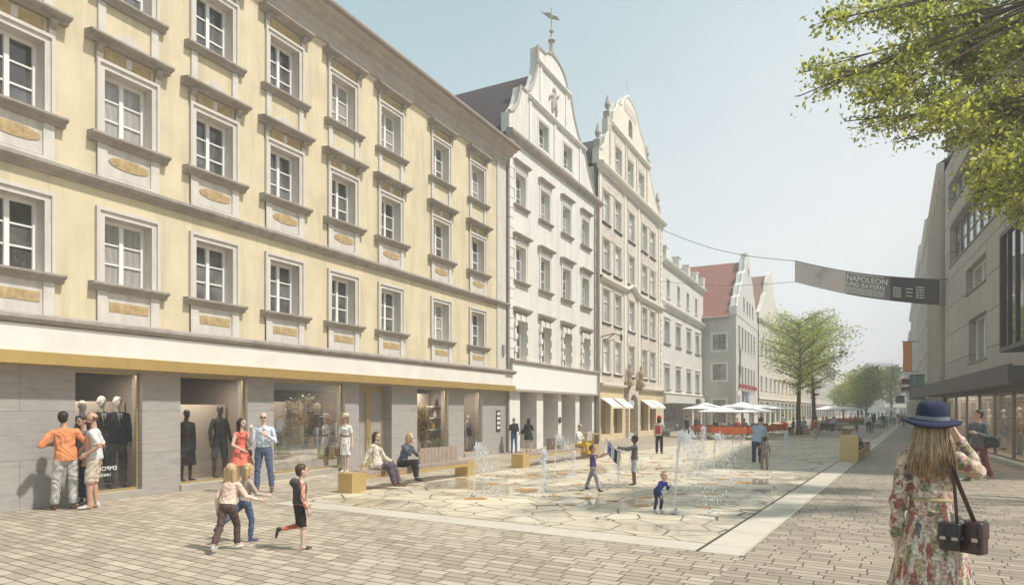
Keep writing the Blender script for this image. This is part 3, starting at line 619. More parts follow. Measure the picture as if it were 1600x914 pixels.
def cream_house():
    S0 = 44.6; off = (-S0, 0, 0); E = 59.4
    B = empty('ornate_house', Lp(S0), RL, 'tall cream gabled house covered in scrollwork stucco with paired windows', 'building')
    cols = [46.0, 48.25, 51.2, 54.35, 56.55]; w = 1.25; dep = .18
    F = [(4.25,1.95), (7.35,1.95), (10.55,1.85), (13.5,1.85)]
    holes = [(c-w/2,c+w/2,z,z+h) for c in cols for z,h in F]
    q = MB(); q.wall(S0+.05, E, 3.3, 16.6, holes, 0, dep, 0); q.box(S0+.05, E, .3, 10, 3.3, 16.6, 0); q.build('wall', M_STU2, B, off)
    q = MB()
    for z in (6.35, 9.45, 12.55, 15.5):
        for a, b2 in ((45.2,49.1),(50.3,52.1),(53.6,57.3)): q.box(a, b2, -.035, .01, z, z+.82)
    for a, b2 in ((45.2,49.1),(53.6,57.3)): q.box(a, b2, -.035, .01, 3.55, 4.1)
    q.build('scroll_panel', M_STU, B, off)
    q = MB()
    for a in (44.75, 49.6, 52.8, 58.3): q.box(a, a+.36, -.06, .01, 3.45, 16.4)
    for i in range(26): q.box(58.75 if i%2 else 58.85, E-.02, -.07, .01, 3.6+i*.5, 3.6+i*.5+.42)
    q.build('pilaster', M_CRT, B, off)
    mf = mat('cream_window_paint', (.66,.64,.58), .5, .03)
    ks = [WinKit(w, h, dep, surround_mb(w, h, .13, .09, bottom=True), [('sill', sill_mb(1.6, -.1, .14, .1), M_DARK)], frame=mf, pane=M_PANE3, smat=M_CRT, rows=1, mull=.10, transom=.66) for z, h in F]
    for (z, h), k in zip(F, ks):
        for c in cols: k.put(B, c-S0, z)
    q = MB()
    def arched(x, z): return z+.45*math.exp(-((x-51.2)/.9)**2)
    N_ = 40
    for i in range(N_):
        x0 = S0+(E-S0)*i/N_; x1 = S0+(E-S0)*(i+1)/N_; za, zb = arched(x0,9.95), arched(x1,9.95)
        vs = []
        for x, z in ((x0,za),(x1,zb)): vs += [(x,.0,z-.2),(x,-.12,z-.2),(x,-.3,z-.05),(x,-.3,z+.05),(x,0,z+.1)]
        q.add(vs, [(j,j+1,j+6,j+5) for j in range(4)])
    q.build('middle_cornice', M_CRT, B, off)
    q = MB(); q.mould(S0-.1, E+.15, [(.02,16.35),(-.1,16.35),(-.14,16.5),(-.36,16.58),(-.42,16.7),(-.42,16.8),(.02,16.92)]); q.mould(46.9, 55.5, [(0,19.8),(-.15,19.8),(-.25,19.92),(-.25,20.05),(0,20.1)])
    q.mould(S0+.1, 49.5, [(.02,3.32),(-.2,3.32),(-.3,3.42),(-.3,3.5),(.02,3.55)]); q.mould(53.0, E+.05, [(.02,3.32),(-.2,3.32),(-.3,3.42),(-.3,3.5),(.02,3.55)])
    q.build('main_cornice', M_CRT, B, off)
    G = [(44.7,16.8),(59.3,16.8),(58.9,17.3),(58.0,17.5),(57.0,18.3),(56.2,19.1),(55.8,19.9),(55.2,20.05),(54.7,20.6),(54.1,21.4),(53.3,21.8),(52.6,22.6),(51.8,23.0),(51.0,23.15),(50.3,23.1),(49.5,22.6),(49.0,22.0),(48.3,21.9),(47.9,21.3),(47.4,20.9),(47.3,20.2),(46.4,20.15),(46.4,19.2),(46.0,18.9),(45.7,18.2),(45.2,17.8),(44.7,17.7)]
    gh = [[(x,17.15),(x+1.3,17.15),(x+1.3,18.85),(x,18.85)] for x in (47.75,50.35,52.95)]
    gh.append([(50.55,20.55),(51.45,20.55),(51.45,21.5),(51.25,21.75),(50.75,21.75),(50.55,21.5)])
    q = MB(); q.poly(G, -.03, .4, gh); q.build('gable', M_CRM, B, off)
    kg = WinKit(1.3, 1.7, .25, surround_mb(1.3,1.7,.1,.06,bottom=True), frame=mf, pane=M_PANE3, smat=M_CRT, rows=1, transom=.66)
    for x in (48.4, 51.0, 53.6): kg.put(B, x-S0, 17.15)
    q = MB(); q.quad((50.5,.25,20.5),(51.5,.25,20.5),(51.5,.25,21.8),(50.5,.25,21.8)); q.build('attic_opening', M_DARK, B, off)
    q = MB()
    for i in range(1, len(G)-1): q.tube([(G[i][0],0,G[i][1]),(G[i+1][0],0,G[i+1][1])], .09, 6)
    q.build('coping', M_CRT, B, off)
    q = MB()
    for x in (46.7, 49.85, 52.4, 55.0): q.box(x-.12, x+.12, -.09, 0, 16.95, 19.8)
    for a, b2 in ((47.6,49.2),(50.2,51.8),(52.8,54.4)): q.box(a, b2, -.06, 0, 19.0, 19.5)
    q.box(49.6,52.4,-.05,0,21.95,22.5)
    q.build('gable_ornament', M_STU, B, off)
    for x, z in ((45.0,17.75),(46.75,20.15),(58.6,17.5),(55.6,20.1)):
        q = MB(); q.box(x-.25,x+.25,-.05,.35,z-.1,z+.5); q.lathe([(.18,z+.5),(.08,z+.65),(.2,z+.95),(.1,z+1.3),(.02,z+1.6)], (x,.15,0), 8); q.build('urn_finial', M_GRT, B, off, smooth=False)
    q = MB(); q.lathe([(.16,23.1),(.1,23.4),(.03,23.6),(.025,24.9)], (51.0,.15,0), 6); q.box(50.65,51.35,.13,.17,24.35,24.43); q.build('cross_finial', M_CRT, B, off)
    q = MB(); roof_prism(q, S0+.1, E-.2, .38, 16, 16.8, 21.3); q.build('roof', M_ROOF, B, off)
    # ground floor
    op = [(45.15,46.9),(47.6,49.25),(53.55,55.5),(56.0,57.6)]
    dr = (50.3,52.1)
    q = MB(); q.wall(S0+.05, E, 0, 3.35, [(a,b2,.35,2.45) for a,b2 in op]+[(dr[0],dr[1],0,2.2)], 0, .35); q.build('ground_floor_wall', mat('ochre_cream_render', (.62,.50,.32), .9, .08, 2), B, off)
    q = MB()
    for a, b2 in op: q.quad((a,.34,.35),(b2,.34,.35),(b2,.34,2.45),(a,.34,2.45))
    q.build('shop_pane', pane_mat('shop_pane', (.07,.055,.03), (.3,.25,.16), .9), B, off)
    for a, b2 in op:
        q = MB(); y0 = -.75
        q.add([(a-.1,-.02,2.62),(b2+.1,-.02,2.62),(b2+.1,y0,2.12),(a-.1,y0,2.12),(a-.1,y0,1.98),(b2+.1,y0,1.98)], [(0,1,2,3),(3,2,5,4)]); q.build('awning', mat('white_awning_cloth', (.78,.74,.67), .8, .05), B, off)
    q = MB(); n = 14
    xm = (dr[0]+dr[1])/2; r = (dr[1]-dr[0])/2
    o_ = [(dr[0]-.3,.0),(dr[0]-.3,3.2),(dr[1]+.3,3.2),(dr[1]+.3,.0),(dr[1],.0),(dr[1],2.2)]+[(xm+r*math.cos(math.pi*i/n), 2.2+.75*math.sin(math.pi*i/n)) for i in range(1,n)]+[(dr[0],2.2),(dr[0],0)]
    q.poly(o_[::-1], -.22, .02); q.build('portal', M_STU, B, off)
    q = MB(); q.quad((dr[0],.3,0),(dr[1],.3,0),(dr[1],.3,2.95),(dr[0],.3,2.95)); q.quad((dr[0],-.0,2.2),(dr[1],-.0,2.2),(dr[1],-.0,3.0),(dr[0],-.0,3.0)); q.build('door', mat('brown_door', (.22,.12,.05), .5, .2, 3), B, off)
    q = MB(); q.box(dr[0]+.2, dr[1]-.2, -.04, 0, 2.2, 2.55); q.build('door_sign', mat('pale_blue_sign', (.5,.55,.62), .5, .03), B, off)
    for x in (49.9, 52.6):
        q = MB(); q.box(x-.3,x+.3,-.55,.0,3.5,3.75); q.mould(x-.2,x+.2,[(0,2.9),(-.1,2.95),(-.4,3.5),(0,3.5)]); q.lathe([(.2,3.75),(.14,4.0),(.2,4.4),(.13,4.62),(.05,4.68),(.11,4.78),(.1,4.92),(.02,5.0)], (x,-.3,0), 10); q.build('portal_statue', mat('sandstone', (.34,.24,.14), .9, .2), B, off, smooth=False)
    q = MB(); q.tube([(44.9,-.05,6.3),(44.9,-.9,6.45),(44.9,-1.3,6.3)], .03, 6); q.ell((44.9,-1.35,6.2),(.2,.06,.25)); q.tube([(44.9,-.2,6.0),(44.9,-.9,6.4)],.025,6); q.build('hanging_bracket', M_DARK, B, off)
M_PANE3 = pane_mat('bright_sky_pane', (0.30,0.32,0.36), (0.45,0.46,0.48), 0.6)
cream_house()

# ---------------- low white house
def low_white():
    S0 = 59.4; off = (-S0, 0, 0); E = 75.6
    B = empty('low_white_house', Lp(S0), RL, 'three storey white house with crenellated parapet above a dark shopfront', 'building')
    c1 = [61.4, 65.0, 68.6, 72.2]; c2 = [61.0, 64.9, 69.0, 72.8]
    holes = [(c-.45,c+.45,11.15,12.65) for c in c1]+[(c-.8,c+.8,7.35,9.15) for c in c2]+[(c-.8,c+.8,3.6,5.35) for c in c2]
    m = mat('white_grey_render', (.63,.60,.56), .9, .06, 1, stain=(.45,.42,.38), stainamt=.4, streak=True)
    q = MB(); q.wall(S0+.05, E, 2.4, 13.9, holes, 0, .3); q.box(S0+.05, E, .35, 10, 2.4, 13.9); q.build('wall', m, B, off)
    k1 = WinKit(.9, 1.5, .3, surround_mb(.9,1.5,.1,.04), [('sill', sill_mb(1.3,0,.14,.1), M_WTR)], smat=M_WTR, rows=1)
    k2 = WinKit(1.6, 1.8, .3, surround_mb(1.6,1.8,.12,.05), [('sill', sill_mb(2.1,0,.16,.12), M_GRT), ('hood', hood_simple(2.0,2.1,.14), M_WTR)], smat=M_WTR, rows=2)
    for c in c1: k1.put(B, c-S0, 11.15)
    for c in c2: k2.put(B, c-S0, 7.35); k2.put(B, c-S0, 3.6)
    q = MB(); q.mould(S0, E+.1, [(.02,10.0),(-.1,10.0),(-.35,10.35),(-.4,10.5),(.02,10.7)]); q.mould(S0, E+.1, [(.02,13.7),(-.1,13.7),(-.35,13.9),(-.4,14.05),(.3,14.1)])
    q.mould(S0, E, [(.02,3.2),(-.12,3.2),(-.2,3.3),(.02,3.4)])
    q.build('cornice', M_WTR, B, off)
    q = MB()
    for x in (60.2, 64.5, 68.2, 71.6, 74.8): q.box(x-.35, x+.35, -.25, .3, 14.1, 15.0); q.box(x-.42, x+.42, -.3, .35, 15.0, 15.15)
    q.build('parapet_block', M_WTR, B, off)
    q = MB(); q.quad((S0,.3,14.08),(E,.3,14.08),(E,9,15.2),(S0,9,15.2)); q.build('roof', mat('grey_roof',(.2,.17,.16),.8,.1), B, off)
    q = MB(); q.box(S0+.4, E-.3, -.25, .2, 2.4, 3.1); q.build('sign_board', mat('pale_sign',(.66,.64,.58),.6,.04), B, off)
    q = MB(); q.wall(S0+.05, E, 0, 2.4, [(60.0,70.6,0,2.35),(71.2,74.6,0,2.2)], 0, 1.0); q.build('ground_floor_wall', m, B, off)
    q = MB(); q.quad((S0,.9,0),(E,.9,0),(E,.9,2.4),(S0,.9,2.4)); q.build('shop_front', pane_mat('dim_shop',(.08,.075,.085),(.2,.17,.17),.95), B, off)
    q = MB(); q.box(60.0,70.6,-.9,.0,2.36,2.44); q.build('canopy', M_DARK, B, off)
    facade_text('GIO', .62, M_DARK, B, (72.9-S0, -.27, 2.52))
    q = MB(); q.box(70.9,71.3,-.55,-.3,2.5,2.95); q.build('wall_lantern', M_DARK, B, off)
low_white()

# ---------------- grey house with steep red roof (end wall faces us)
M_TILE = mat('red_roof_tile', (0.235,0.085,0.06), 0.85, 0.22, 5, 0.5, 18, stain=(.12,.07,.06), stainamt=.4)
def grey_gable():
    dx, dy = 1/NL*KL, 1/NL
    P0 = Vector((22.27, 65.4, 0))          # street corner nearest to us ; local x along the street, y into the block
    W = 16.6; D = 13.0
    B = empty('red_roofed_house', P0, RL, 'grey rendered house with steep red tiled roof and stepped curved gable', 'building')
    m = mat('grey_green_render', (.50,.485,.44), .9, .07, .8, stain=(.27,.26,.22), stainamt=.5, stainscale=.4, streak=True)
    m2 = mat('pale_gable_render', (.58,.56,.52), .9, .06, .8, stain=(.40,.38,.33), stainamt=.4, streak=True)
    fw = [(1.2+i*2.25, 2.25+i*2.25) for i in range(6)]
    holes = [(a+.15,b2,z,z+h) for a,b2 in fw for z,h in ((4.25,2.2),(8.1,2.4))]+[(3.2,5.2,.2,2.6),(9,12.5,.2,2.6)]
    q = MB(); q.wall(0, W, 0, 11.4, holes, 0, .25); q.box(0.02, W, .3, D, 0, 11.4)
    q.build('wall', m2, B)
    q = MB(); dpt = lambda y: y
    # end wall facing the camera is at x=0 ; carry windows as children
    q.add([(-.01,0,0),(-.01,D,0),(-.01,D,11.4),(-.01,0,11.4)], [(0,1,2,3)]); q.build('end_wall', m, B)
    pw = pane_mat('small_pane', (.10,.095,.10), (.2,.19,.19), .85)
    for z, h in ((0.6,2.3), (4.9,1.6), (7.9,1.6)):
        q = MB(); y0, y1 = .95, 2.25
        for a, b2, c, d in ((y0-.2,y0,z-.2,z+h+.2),(y1,y1+.2,z-.2,z+h+.2),(y0,y1,z-.2,z),(y0,y1,z+h,z+h+.2)): q.box(-.09,.0,a,b2,c,d)
        o = q.build('window', M_WTR, B)
        q = MB(); q.quad((-.03,y0,z),(-.03,y1,z),(-.03,y1,z+h),(-.03,y0,z+h)); q.build('pane', pw, o)
        q = MB(); q.box(-.07,-.035,(y0+y1)/2-.05,(y0+y1)/2+.05,z,z+h); q.box(-.07,-.035,y0,y1,z+h*.5-.04,z+h*.5+.04); q.build('frame', mat('brown_frame',(.12,.09,.08),.6,.1), o)
    for a, b2 in fw:
        for z, h in ((4.25,2.2),(8.1,2.4)):
            q = MB(); ww = b2-a-.15; q = surround_mb(ww, h, .1, .05, two=False, bottom=True); o = q.build('window', M_WTR, B, loc=((a+.15+b2)/2,0,z)); frame_mb(ww, h, .22, rows=2, mull=.06).build('frame', M_FRAME, o)
            q = MB(); q.quad((-ww/2,.22,0),(ww/2,.22,0),(ww/2,.22,h),(-ww/2,.22,h)); q.build('pane', pw, o)
            if z < 5:
                q = MB(); q.box(-ww/2,ww/2,-.3,-.06,-.1,.15)
                for i in range(6): q.ell((-ww/2+ww*(i+.5)/6,-.2,.22),(.13,.13,.13),6,4)
                q.build('flower_box', mat('red_flowers',(.45,.05,.06),.8,.3,8), o)
    q = MB()
    for a, b2 in ((3.2,5.2),(9,12.5)): q.quad((a,.25,.2),(b2,.25,.2),(b2,.25,2.6),(a,.25,2.6))
    q.build('shop_pane', pw, B)
    hw = W/2
    G = [(0,11.4),(W,11.4)]+[(W-.1,12.4),(W-.9,12.6),(W-1.4,13.6),(W-2.4,14.0),(W-3.0,15.2),(W-4.2,15.8),(W-4.8,17.0),(W-6.2,17.6),(W-6.8,19.2),(W-7.6,19.4),(W-7.7,20.1),(7.7,20.1),(7.6,19.4),(6.8,19.2),(6.2,17.6),(4.8,17.0),(4.2,15.8),(3.0,15.2),(2.4,14.0),(1.4,13.6),(.9,12.6),(.1,12.4)]
    G = [(x, 11.4+(z-11.4)*(19.1-11.4)/(20.1-11.4)) for x, z in G]
    holes = [[(hw-.35,16.6),(hw+.35,16.6),(hw+.35,17.5),(hw-.35,17.5)],[(4.6,12.2),(5.5,12.2),(5.5,13.8),(4.6,13.8)],[(7.0,12.2),(7.9,12.2),(7.9,13.8),(7.0,13.8)],[(8.9,12.2),(9.8,12.2),(9.8,13.8),(8.9,13.8)],[(11.2,12.2),(12.1,12.2),(12.1,13.8),(11.2,13.8)]]
    q = MB(); q.poly(G, -.04, .7, holes); q.build('gable', m2, B)
    q = MB(); q.quad((4,.5,12),(13,.5,12),(13,.5,14),(4,.5,14)); q.quad((7.5,.5,16.4),(9.1,.5,16.4),(9.1,.5,17.7),(7.5,.5,17.7)); q.build('attic_shutter', mat('weathered_board',(.2,.17,.15),.9,.2), B)
    q = MB()
    for i in range(2, len(G)-1): q.tube([(G[i][0],.1,G[i][1]),(G[i+1][0],.1,G[i+1][1])], .1, 6)
    q.build('coping', M_WTR, B)
    q = MB(); q.add([(-.45,.6,11.2),(hw,.6,18.3),(W+.3,.6,11.2),(-.45,D+9,11.2),(hw,D+9,18.3),(W+.3,D+9,11.2)], [(0,3,4,1),(1,4,5,2),(0,1,2),(3,5,4)]); q.build('roof', M_TILE, B)
    q = MB(); q.tube([(-.08,3.3,0),(-.08,3.3,11.0)], .07, 6); q.tube([(-.5,.6,11.15),(-.5,D,11.15)], .1, 6); q.build('downpipe', M_LEAD, B)
    for x0, x1, c, nm in ((.5,2.0,(.75,.75,.73),'white_poster'),(4.0,5.6,(.09,.08,.09),'dark_poster'),(6.6,8.6,(.16,.2,.36),'blue_poster')):
        q = MB(); q.box(x0,x1,-.12,-.02,2.1,3.85,0); q.box(x0+.25,x1-.25,-.14,-.12,2.5,3.4,1); q.build('poster', [mat(nm,c,.6,.1), mat('poster_print',(.30,.32,.38),.6,.5,3)], B)
    q = MB()
    for i in range(9):
        x = 2.2+random.uniform(-.35,.5); z0 = random.uniform(2.5,6); q.tube([(x,-.06,z0),(x+random.uniform(-.15,.15),-.06,z0+random.uniform(.8,2)),(x+random.uniform(-.3,.3),-.05,z0+random.uniform(2,3))], .035, 4)
    q.build('climbing_vine', mat('bare_vine',(.11,.08,.07),.9,.2), B)
grey_gable()

# ---------------- generic street house
def street_house(name, label, P, ang, W, H, rows, cols, wall, D=10, roofh=3.5, roof=None, ww=1.1, wh=1.7, z0=4.2, gable=None, shop=(.1,.09,.09), pilaster=False, arch=False, face=-1, sign=None, trim=None, pane=None, roof_par=True, shoph=2.9):
    trim = trim or M_WTR; roof = roof or M_TILE; pane = pane or M_PANE
    B = empty(name, P, ang, label, 'building')
    fh = (H-z0-.3)/rows; wh = min(wh, fh*.66); holes = []; cs = []
    for c in range(cols):
        x = W*(c+.5)/cols; cs.append(x)
        for r in range(rows): holes.append((x-ww/2, x+ww/2, z0+r*fh+.25, z0+r*fh+.25+wh))
    nsh = max(1, int(W/4)); sh = [(W*i/nsh+.45, W*(i+1)/nsh-.45) for i in range(nsh)]
    q = MB(); q.wall(0, W, 0, H, holes+[(a,b2,0.15,shoph) for a,b2 in sh], 0, .25); q.box(0.0, W, .3, D, 0, H); q.build('wall', wall, B)
    k = WinKit(ww, wh, .24, surround_mb(ww, wh, .12, .06, two=False, bottom=arch), [] if arch else [('sill', sill_mb(ww+.5, 0, .14, .12), trim)], smat=trim, rows=2, pane=pane)
    for x in cs:
        for r in range(rows): k.put(B, x, z0+r*fh+.25)
    shm = mat(name+'_shop_pane', shop, .15, .5, .8)
    for a, b2 in sh:
        q = MB(); q.quad((a,.24,.15),(b2,.24,.15),(b2,.24,shoph),(a,.24,shoph)); q.build('shop_pane', shm, B)
    q = MB(); q.mould(0, W, [(.02,H-.35),(-.12,H-.35),(-.3,H-.12),(-.34,H+.02),(.02,H+.08)]); q.mould(0, W, [(.02,shoph+.3),(-.1,shoph+.3),(-.2,shoph+.42),(.02,shoph+.5)]); q.build('cornice', trim, B)
    if pilaster:
        q = MB()
        for c in range(cols+1): x = W*c/cols; q.box(max(0,x-.2), min(W,x+.2), -.16, .01, shoph+.5, H-.35)
        q.build('pilaster', trim, B)
    if gable:
        q = MB(); q.poly([(x*W, H+z) for x, z in gable], -.03, .5); q.build('gable', wall, B)
        zt = max(z for x, z in gable)
        q = MB(); q.add([(0,.45,H),(W/2,.45,H+zt-.5),(W,.45,H),(0,D+6,H),(W/2,D+6,H+zt-.5),(W,D+6,H)], [(0,3,4,1),(1,4,5,2),(0,1,2),(3,5,4)]); q.build('roof', roof, B)
    else:
        q = MB(); q.add([(0,-.25,H+.05),(W,-.25,H+.05),(W,D/2,H+roofh),(0,D/2,H+roofh),(0,D,H),(W,D,H)], [(0,1,2,3),(3,2,5,4),(0,3,4),(1,5,2)]); q.build('roof', roof, B)
    return B
CURV = [(0,0),(1,0),(1,.6),(.93,.9),(.85,1.6),(.76,2.6),(.68,3.0),(.62,4.2),(.56,5.0),(.5,5.4),(.44,5.0),(.38,4.2),(.32,3.0),(.24,2.6),(.15,1.6),(.07,.9),(0,.6)]
A2 = math.atan2(1, .584)
def LF(Y): return Vector((30.1+.584*(Y-80.5), Y, 0))
def seg(Y0, Y1): return (Y1-Y0)*math.hypot(1,.584)
street_house('pale_gable_house', 'narrow pale house with tall curved gable just beyond the grey red-roofed house', LF(81), A2, seg(81,96), 13.2, 2, 5, mat('pale_plaster',(.62,.58,.50),.9,.06), gable=[(x,z*1.35) for x,z in CURV], D=12, roof=mat('brown_tile',(.23,.12,.08),.85,.2,4))
street_house('cream_row_house', 'cream house with dark red roof behind the large tree', LF(96), A2, seg(96,124), 13.6, 3, 8, mat('cream_plaster',(.64,.57,.43),.9,.06), roofh=4.5, roof=mat('dark_red_tile',(.17,.06,.05),.85,.2,4))
street_house('pink_row_house', 'pale pinkish row house with tall windows beyond the trees', LF(124), A2, seg(124,156), 12.5, 3, 9, mat('pinkish_plaster',(.58,.50,.47),.9,.06), roofh=4.0)
street_house('corner_tavern', 'low far house with red awning roof on the left side of the street', LF(156), A2, seg(156,180), 9.5, 2, 6, mat('grey_plaster',(.52,.5,.48),.9,.06), roofh=5)
street_house('far_left_house', 'hazy white house at the far left end of the street', LF(180), A2, seg(180,240), 13, 3, 12, mat('white_plaster',(.6,.58,.55),.9,.06))
# ================================================================== right side
KR, XR = 0.477, 6.5; NR = math.sqrt(1+KR*KR); RR = math.atan2(-1/NR, -KR/NR)
def RSs(px, py=600):
    Y = XR/((px-800)/FOC-KR); return Y*NR, HC+(HZ-py)/FOC*Y
M_BRN = None
def brown_stone():
    m = mat('brown_stone_cladding', (0.31,0.255,0.205), 0.85, 0.08, 2, 0); t = m.node_tree; N = t.nodes; K = t.links.new; b = N['Principled BSDF']
    co = N.new('ShaderNodeTexCoord'); sx = N.new('ShaderNodeSeparateXYZ'); K(co.outputs['Object'], sx.inputs[0]); cb = N.new('ShaderNodeCombineXYZ'); K(sx.outputs['X'], cb.inputs['X']); K(sx.outputs['Z'], cb.inputs['Y'])
    br = N.new('ShaderNodeTexBrick'); br.offset = .5; br.inputs['Scale'].default_value = 1; br.inputs['Brick Width'].default_value = 2.6; br.inputs['Row Height'].default_value = 1.45; br.inputs['Mortar Size'].default_value = .02
    br.inputs['Color1'].default_value = (.41,.37,.325,1); br.inputs['Color2'].default_value = (.36,.32,.28,1); br.inputs['Mortar'].default_value = (.12,.10,.09,1); K(cb.outputs[0], br.inputs['Vector'])
    n = N.new('ShaderNodeTexNoise'); n.inputs['Scale'].default_value = 14; n.inputs['Detail'].default_value = 8; n.inputs['Roughness'].default_value = .7; K(co.outputs['Object'], n.inputs['Vector'])
    r = N.new('ShaderNodeMapRange'); r.inputs['From Min'].default_value = .3; r.inputs['From Max'].default_value = .7; r.inputs['To Min'].default_value = .78; r.inputs['To Max'].default_value = 1.15; K(n.outputs['Fac'], r.inputs['Value'])
    s = N.new('ShaderNodeVectorMath'); s.operation = 'SCALE'; K(br.outputs['Color'], s.inputs[0]); K(r.outputs[0], s.inputs['Scale']); K(s.outputs['Vector'], b.inputs['Base Color'])
    bp = N.new('ShaderNodeBump'); bp.inputs['Strength'].default_value = .4; bp.inputs['Distance'].default_value = .01; K(r.outputs[0], bp.inputs['Height']); K(bp.outputs['Normal'], b.inputs['Normal']); return m
M_BRN = brown_stone()
def right_block():
    SF = 36.0*NR; SN = 17.5*NR                   # far and near ends (distance along the front)
    X = lambda s: SF-s                           # local x grows towards the camera
    W = SF-SN
    B = empty('stone_office_block', Vector((XR+KR*36.0, 36.0, 0)), RR, 'modern brown stone clad block with ribbon windows above a dark shop canopy', 'building')
    def rect(pxl, ptl, pbl, pxr): s0, zt = RSs(pxl, ptl); _, zb = RSs(pxl, pbl); s1, _ = RSs(pxr, 600); return (X(s0), X(s1), zb, zt)
    wa = rect(1509, 424, 462, 1540.5); wb = rect(1513.5, 501, 567, 1541)
    wc = (wb[0]+8.5, wb[1]+8.5, wb[2], wb[3])
    rb1 = (1.6, W-.6, 9.35, 11.45); rb2 = (1.2, W-.6, 12.35, 13.7); ZT = 14.9
    q = MB(); q.wall(0, W, 3.1, ZT, [wa, wb, rb1, rb2], 0, .35); q.box(0, W, .4, 13, 3.1, ZT); q.box(0,.4,.35,13,0,3.1); q.box(W-.4,W,.35,13,0,3.1); q.quad((0,12.9,0),(W,12.9,0),(W,12.9,3.1),(0,12.9,3.1))
    q.quad((0,0,3.1),(0,.4,3.1),(0,.4,ZT),(0,0,ZT)); q.quad((W,0,3.1),(W,.4,3.1),(W,.4,ZT),(W,0,ZT)); q.quad((0,0,ZT),(W,0,ZT),(W,.4,ZT),(0,.4,ZT))
    q.build('wall', M_BRN, B)
    mp = pane_mat('office_pane', (.16,.165,.17), (.34,.33,.31), .5)
    mf = mat('bronze_frame', (.16,.13,.11), .5, .1)
    for (a,b2,c,d), n in ((wa,2),(wb,2),(rb1,12),(rb2,12)):
        wd, h = b2-a, d-c
        q = MB(); q.box(-wd/2-.05,wd/2+.05,-.05,.1,-.08,0)
        o = q.build('window', mf, B, loc=((a+b2)/2,0,c)); frame_mb(wd, h, .33, rows=1 if n==2 else 2, cols=n, mull=.1, bar=.06).build('frame', M_FRAME if n==2 else mf, o)
        q = MB(); q.quad((-wd/2,.33,0),(wd/2,.33,0),(wd/2,.33,h),(-wd/2,.33,h)); q.build('pane', mp, o)
    # projecting glazed box
    x0, zt, zb = 16.4, 7.58, 3.73
    x1 = W-.3; q = MB()
    for a,b2,c,d in ((x0,x0+.14,zb,zt),(x1-.14,x1,zb,zt),(x0+.14,x1-.14,zb,zb+.14),(x0+.14,x1-.14,zt-.14,zt)): q.box(a,b2,-.75,.0,c,d)
    for i in range(1,4): x = x0+(x1-x0)*i/4; q.box(x-.04,x+.04,-.72,-.64,zb+.14,zt-.14)
    o = q.build('glass_bay', M_DARK, B)
    rp = mat('reflecting_pane', (.03,.032,.03), .03, .0, spec=1.0, coat=.5)
    q = MB(); q.quad((x0+.1,-.66,zb+.1),(x1-.1,-.66,zb+.1),(x1-.1,-.66,zt-.1),(x0+.1,-.66,zt-.1)); q.build('pane', rp, o)
    # canopy
    q = MB(); q.box(-1.5, W+.5, -1.35, .35, 2.62, 3.05); q.box(-1.55, W+.5, -1.45, -1.35, 2.55, 3.1); q.build('canopy', mat('charcoal_canopy', (.045,.038,.036), .55, .15), B)
    q = MB(); q.box(0,W,-.05,.35,3.05,3.12); q.build('canopy_flashing', M_LEAD, B)
    # shop front, real glass with a room behind
    q = MB(); q.box(.0,W,-.35,.3,0,.14); q.build('plinth', mat('grey_step',(.38,.36,.33),.7,.1), B)
    q = MB(); n = 7
    for i in range(n+1):
        x = .4+(W-.8)*i/n; q.box(x-.035,x+.035,.0,.1,.14,2.6)
    q.box(.4,W-.4,.0,.1,2.5,2.62); q.box(.4,W-.4,.0,.1,.14,.2)
    o = q.build('shop_window', mf, B)
    q = MB(); q.quad((.4,.05,.2),(W-.4,.05,.2),(W-.4,.05,2.5),(.4,.05,2.5)); q.build('pane', M_GLASS, o)
    q = MB(); q.quad((.4,.12,.13),(W-.4,.12,.13),(W-.4,5,.13),(.4,5,.13),0); q.quad((.4,3.2,.13),(W-.4,3.2,.13),(W-.4,3.2,3.0),(.4,3.2,3.0),1); q.quad((.4,.12,3.0),(W-.4,.12,3.0),(W-.4,3.2,3.0),(.4,3.2,3.0),1)
    q.build('shop_interior', [mat('oak_floor',(.25,.18,.12),.5,.2), mat('brown_shop_wall',(.20,.125,.085),.9,.25,.8)], B)
    q = MB()
    for i in range(6): x = 1.5+i*3; q.box(x,x+1.9,2.9,3.1,.3,2.3)
    q.build('display_wall', mat('warm_display',(.34,.20,.12),.8,.3,1.5), B)
    lm = emis('right_display_lamp', (1,.8,.6), 5)
    for i in range(4):
        la = bpy.data.lights.new('display_light','AREA'); la.shape = 'RECTANGLE'; la.size = 4; la.size_y = .6; la.energy = 45; la.color = (1,.84,.66); link('display_light_source', la, B, (2.6+i*5,1.0,2.94))
    for i in range(14):
        q = MB(); q.lathe([(.08,0),(.08,.03)], (1.2+i*1.45,.9,2.95), 8); q.build('display_light', lm, B)
    q = MB(); q.box(.2,W-.2,.3,12.7,ZT,ZT+.25); q.build('roof', M_LEAD, B)
    return B
right_block()
AR2 = math.atan2(-1, -.584)
def RFp(Y): return Vector((2.65+.584*Y, Y, 0))
brown = mat('brown_sandstone', (.42,.36,.30), .9, .14, 2, .2)
street_house('sandstone_bank', 'brown sandstone building with tall arched windows next to the modern stone block', RFp(52), AR2, seg(36.6,52), 15.6, 4, 7, brown, roofh=3, arch=True, pilaster=True, ww=.95, wh=2.3, trim=mat('brown_trim',(.50,.44,.37),.85,.12), roof=M_ROOF, z0=3.6)
street_house('oriel_house', 'pale stone house with teal glazed oriel bay on the right side', RFp(66), AR2, seg(52.2,66), 17.0, 5, 5, mat('warm_grey_stone',(.43,.37,.30),.9,.1), roofh=3, roof=M_ROOF, ww=1.2)
street_house('grey_right_house', 'tall grey house with dark shopfront beyond the oriel house', RFp(88), AR2, seg(66.3,88), 18.5, 5, 8, mat('grey_stone',(.42,.39,.35),.9,.08), roofh=3, roof=M_ROOF)
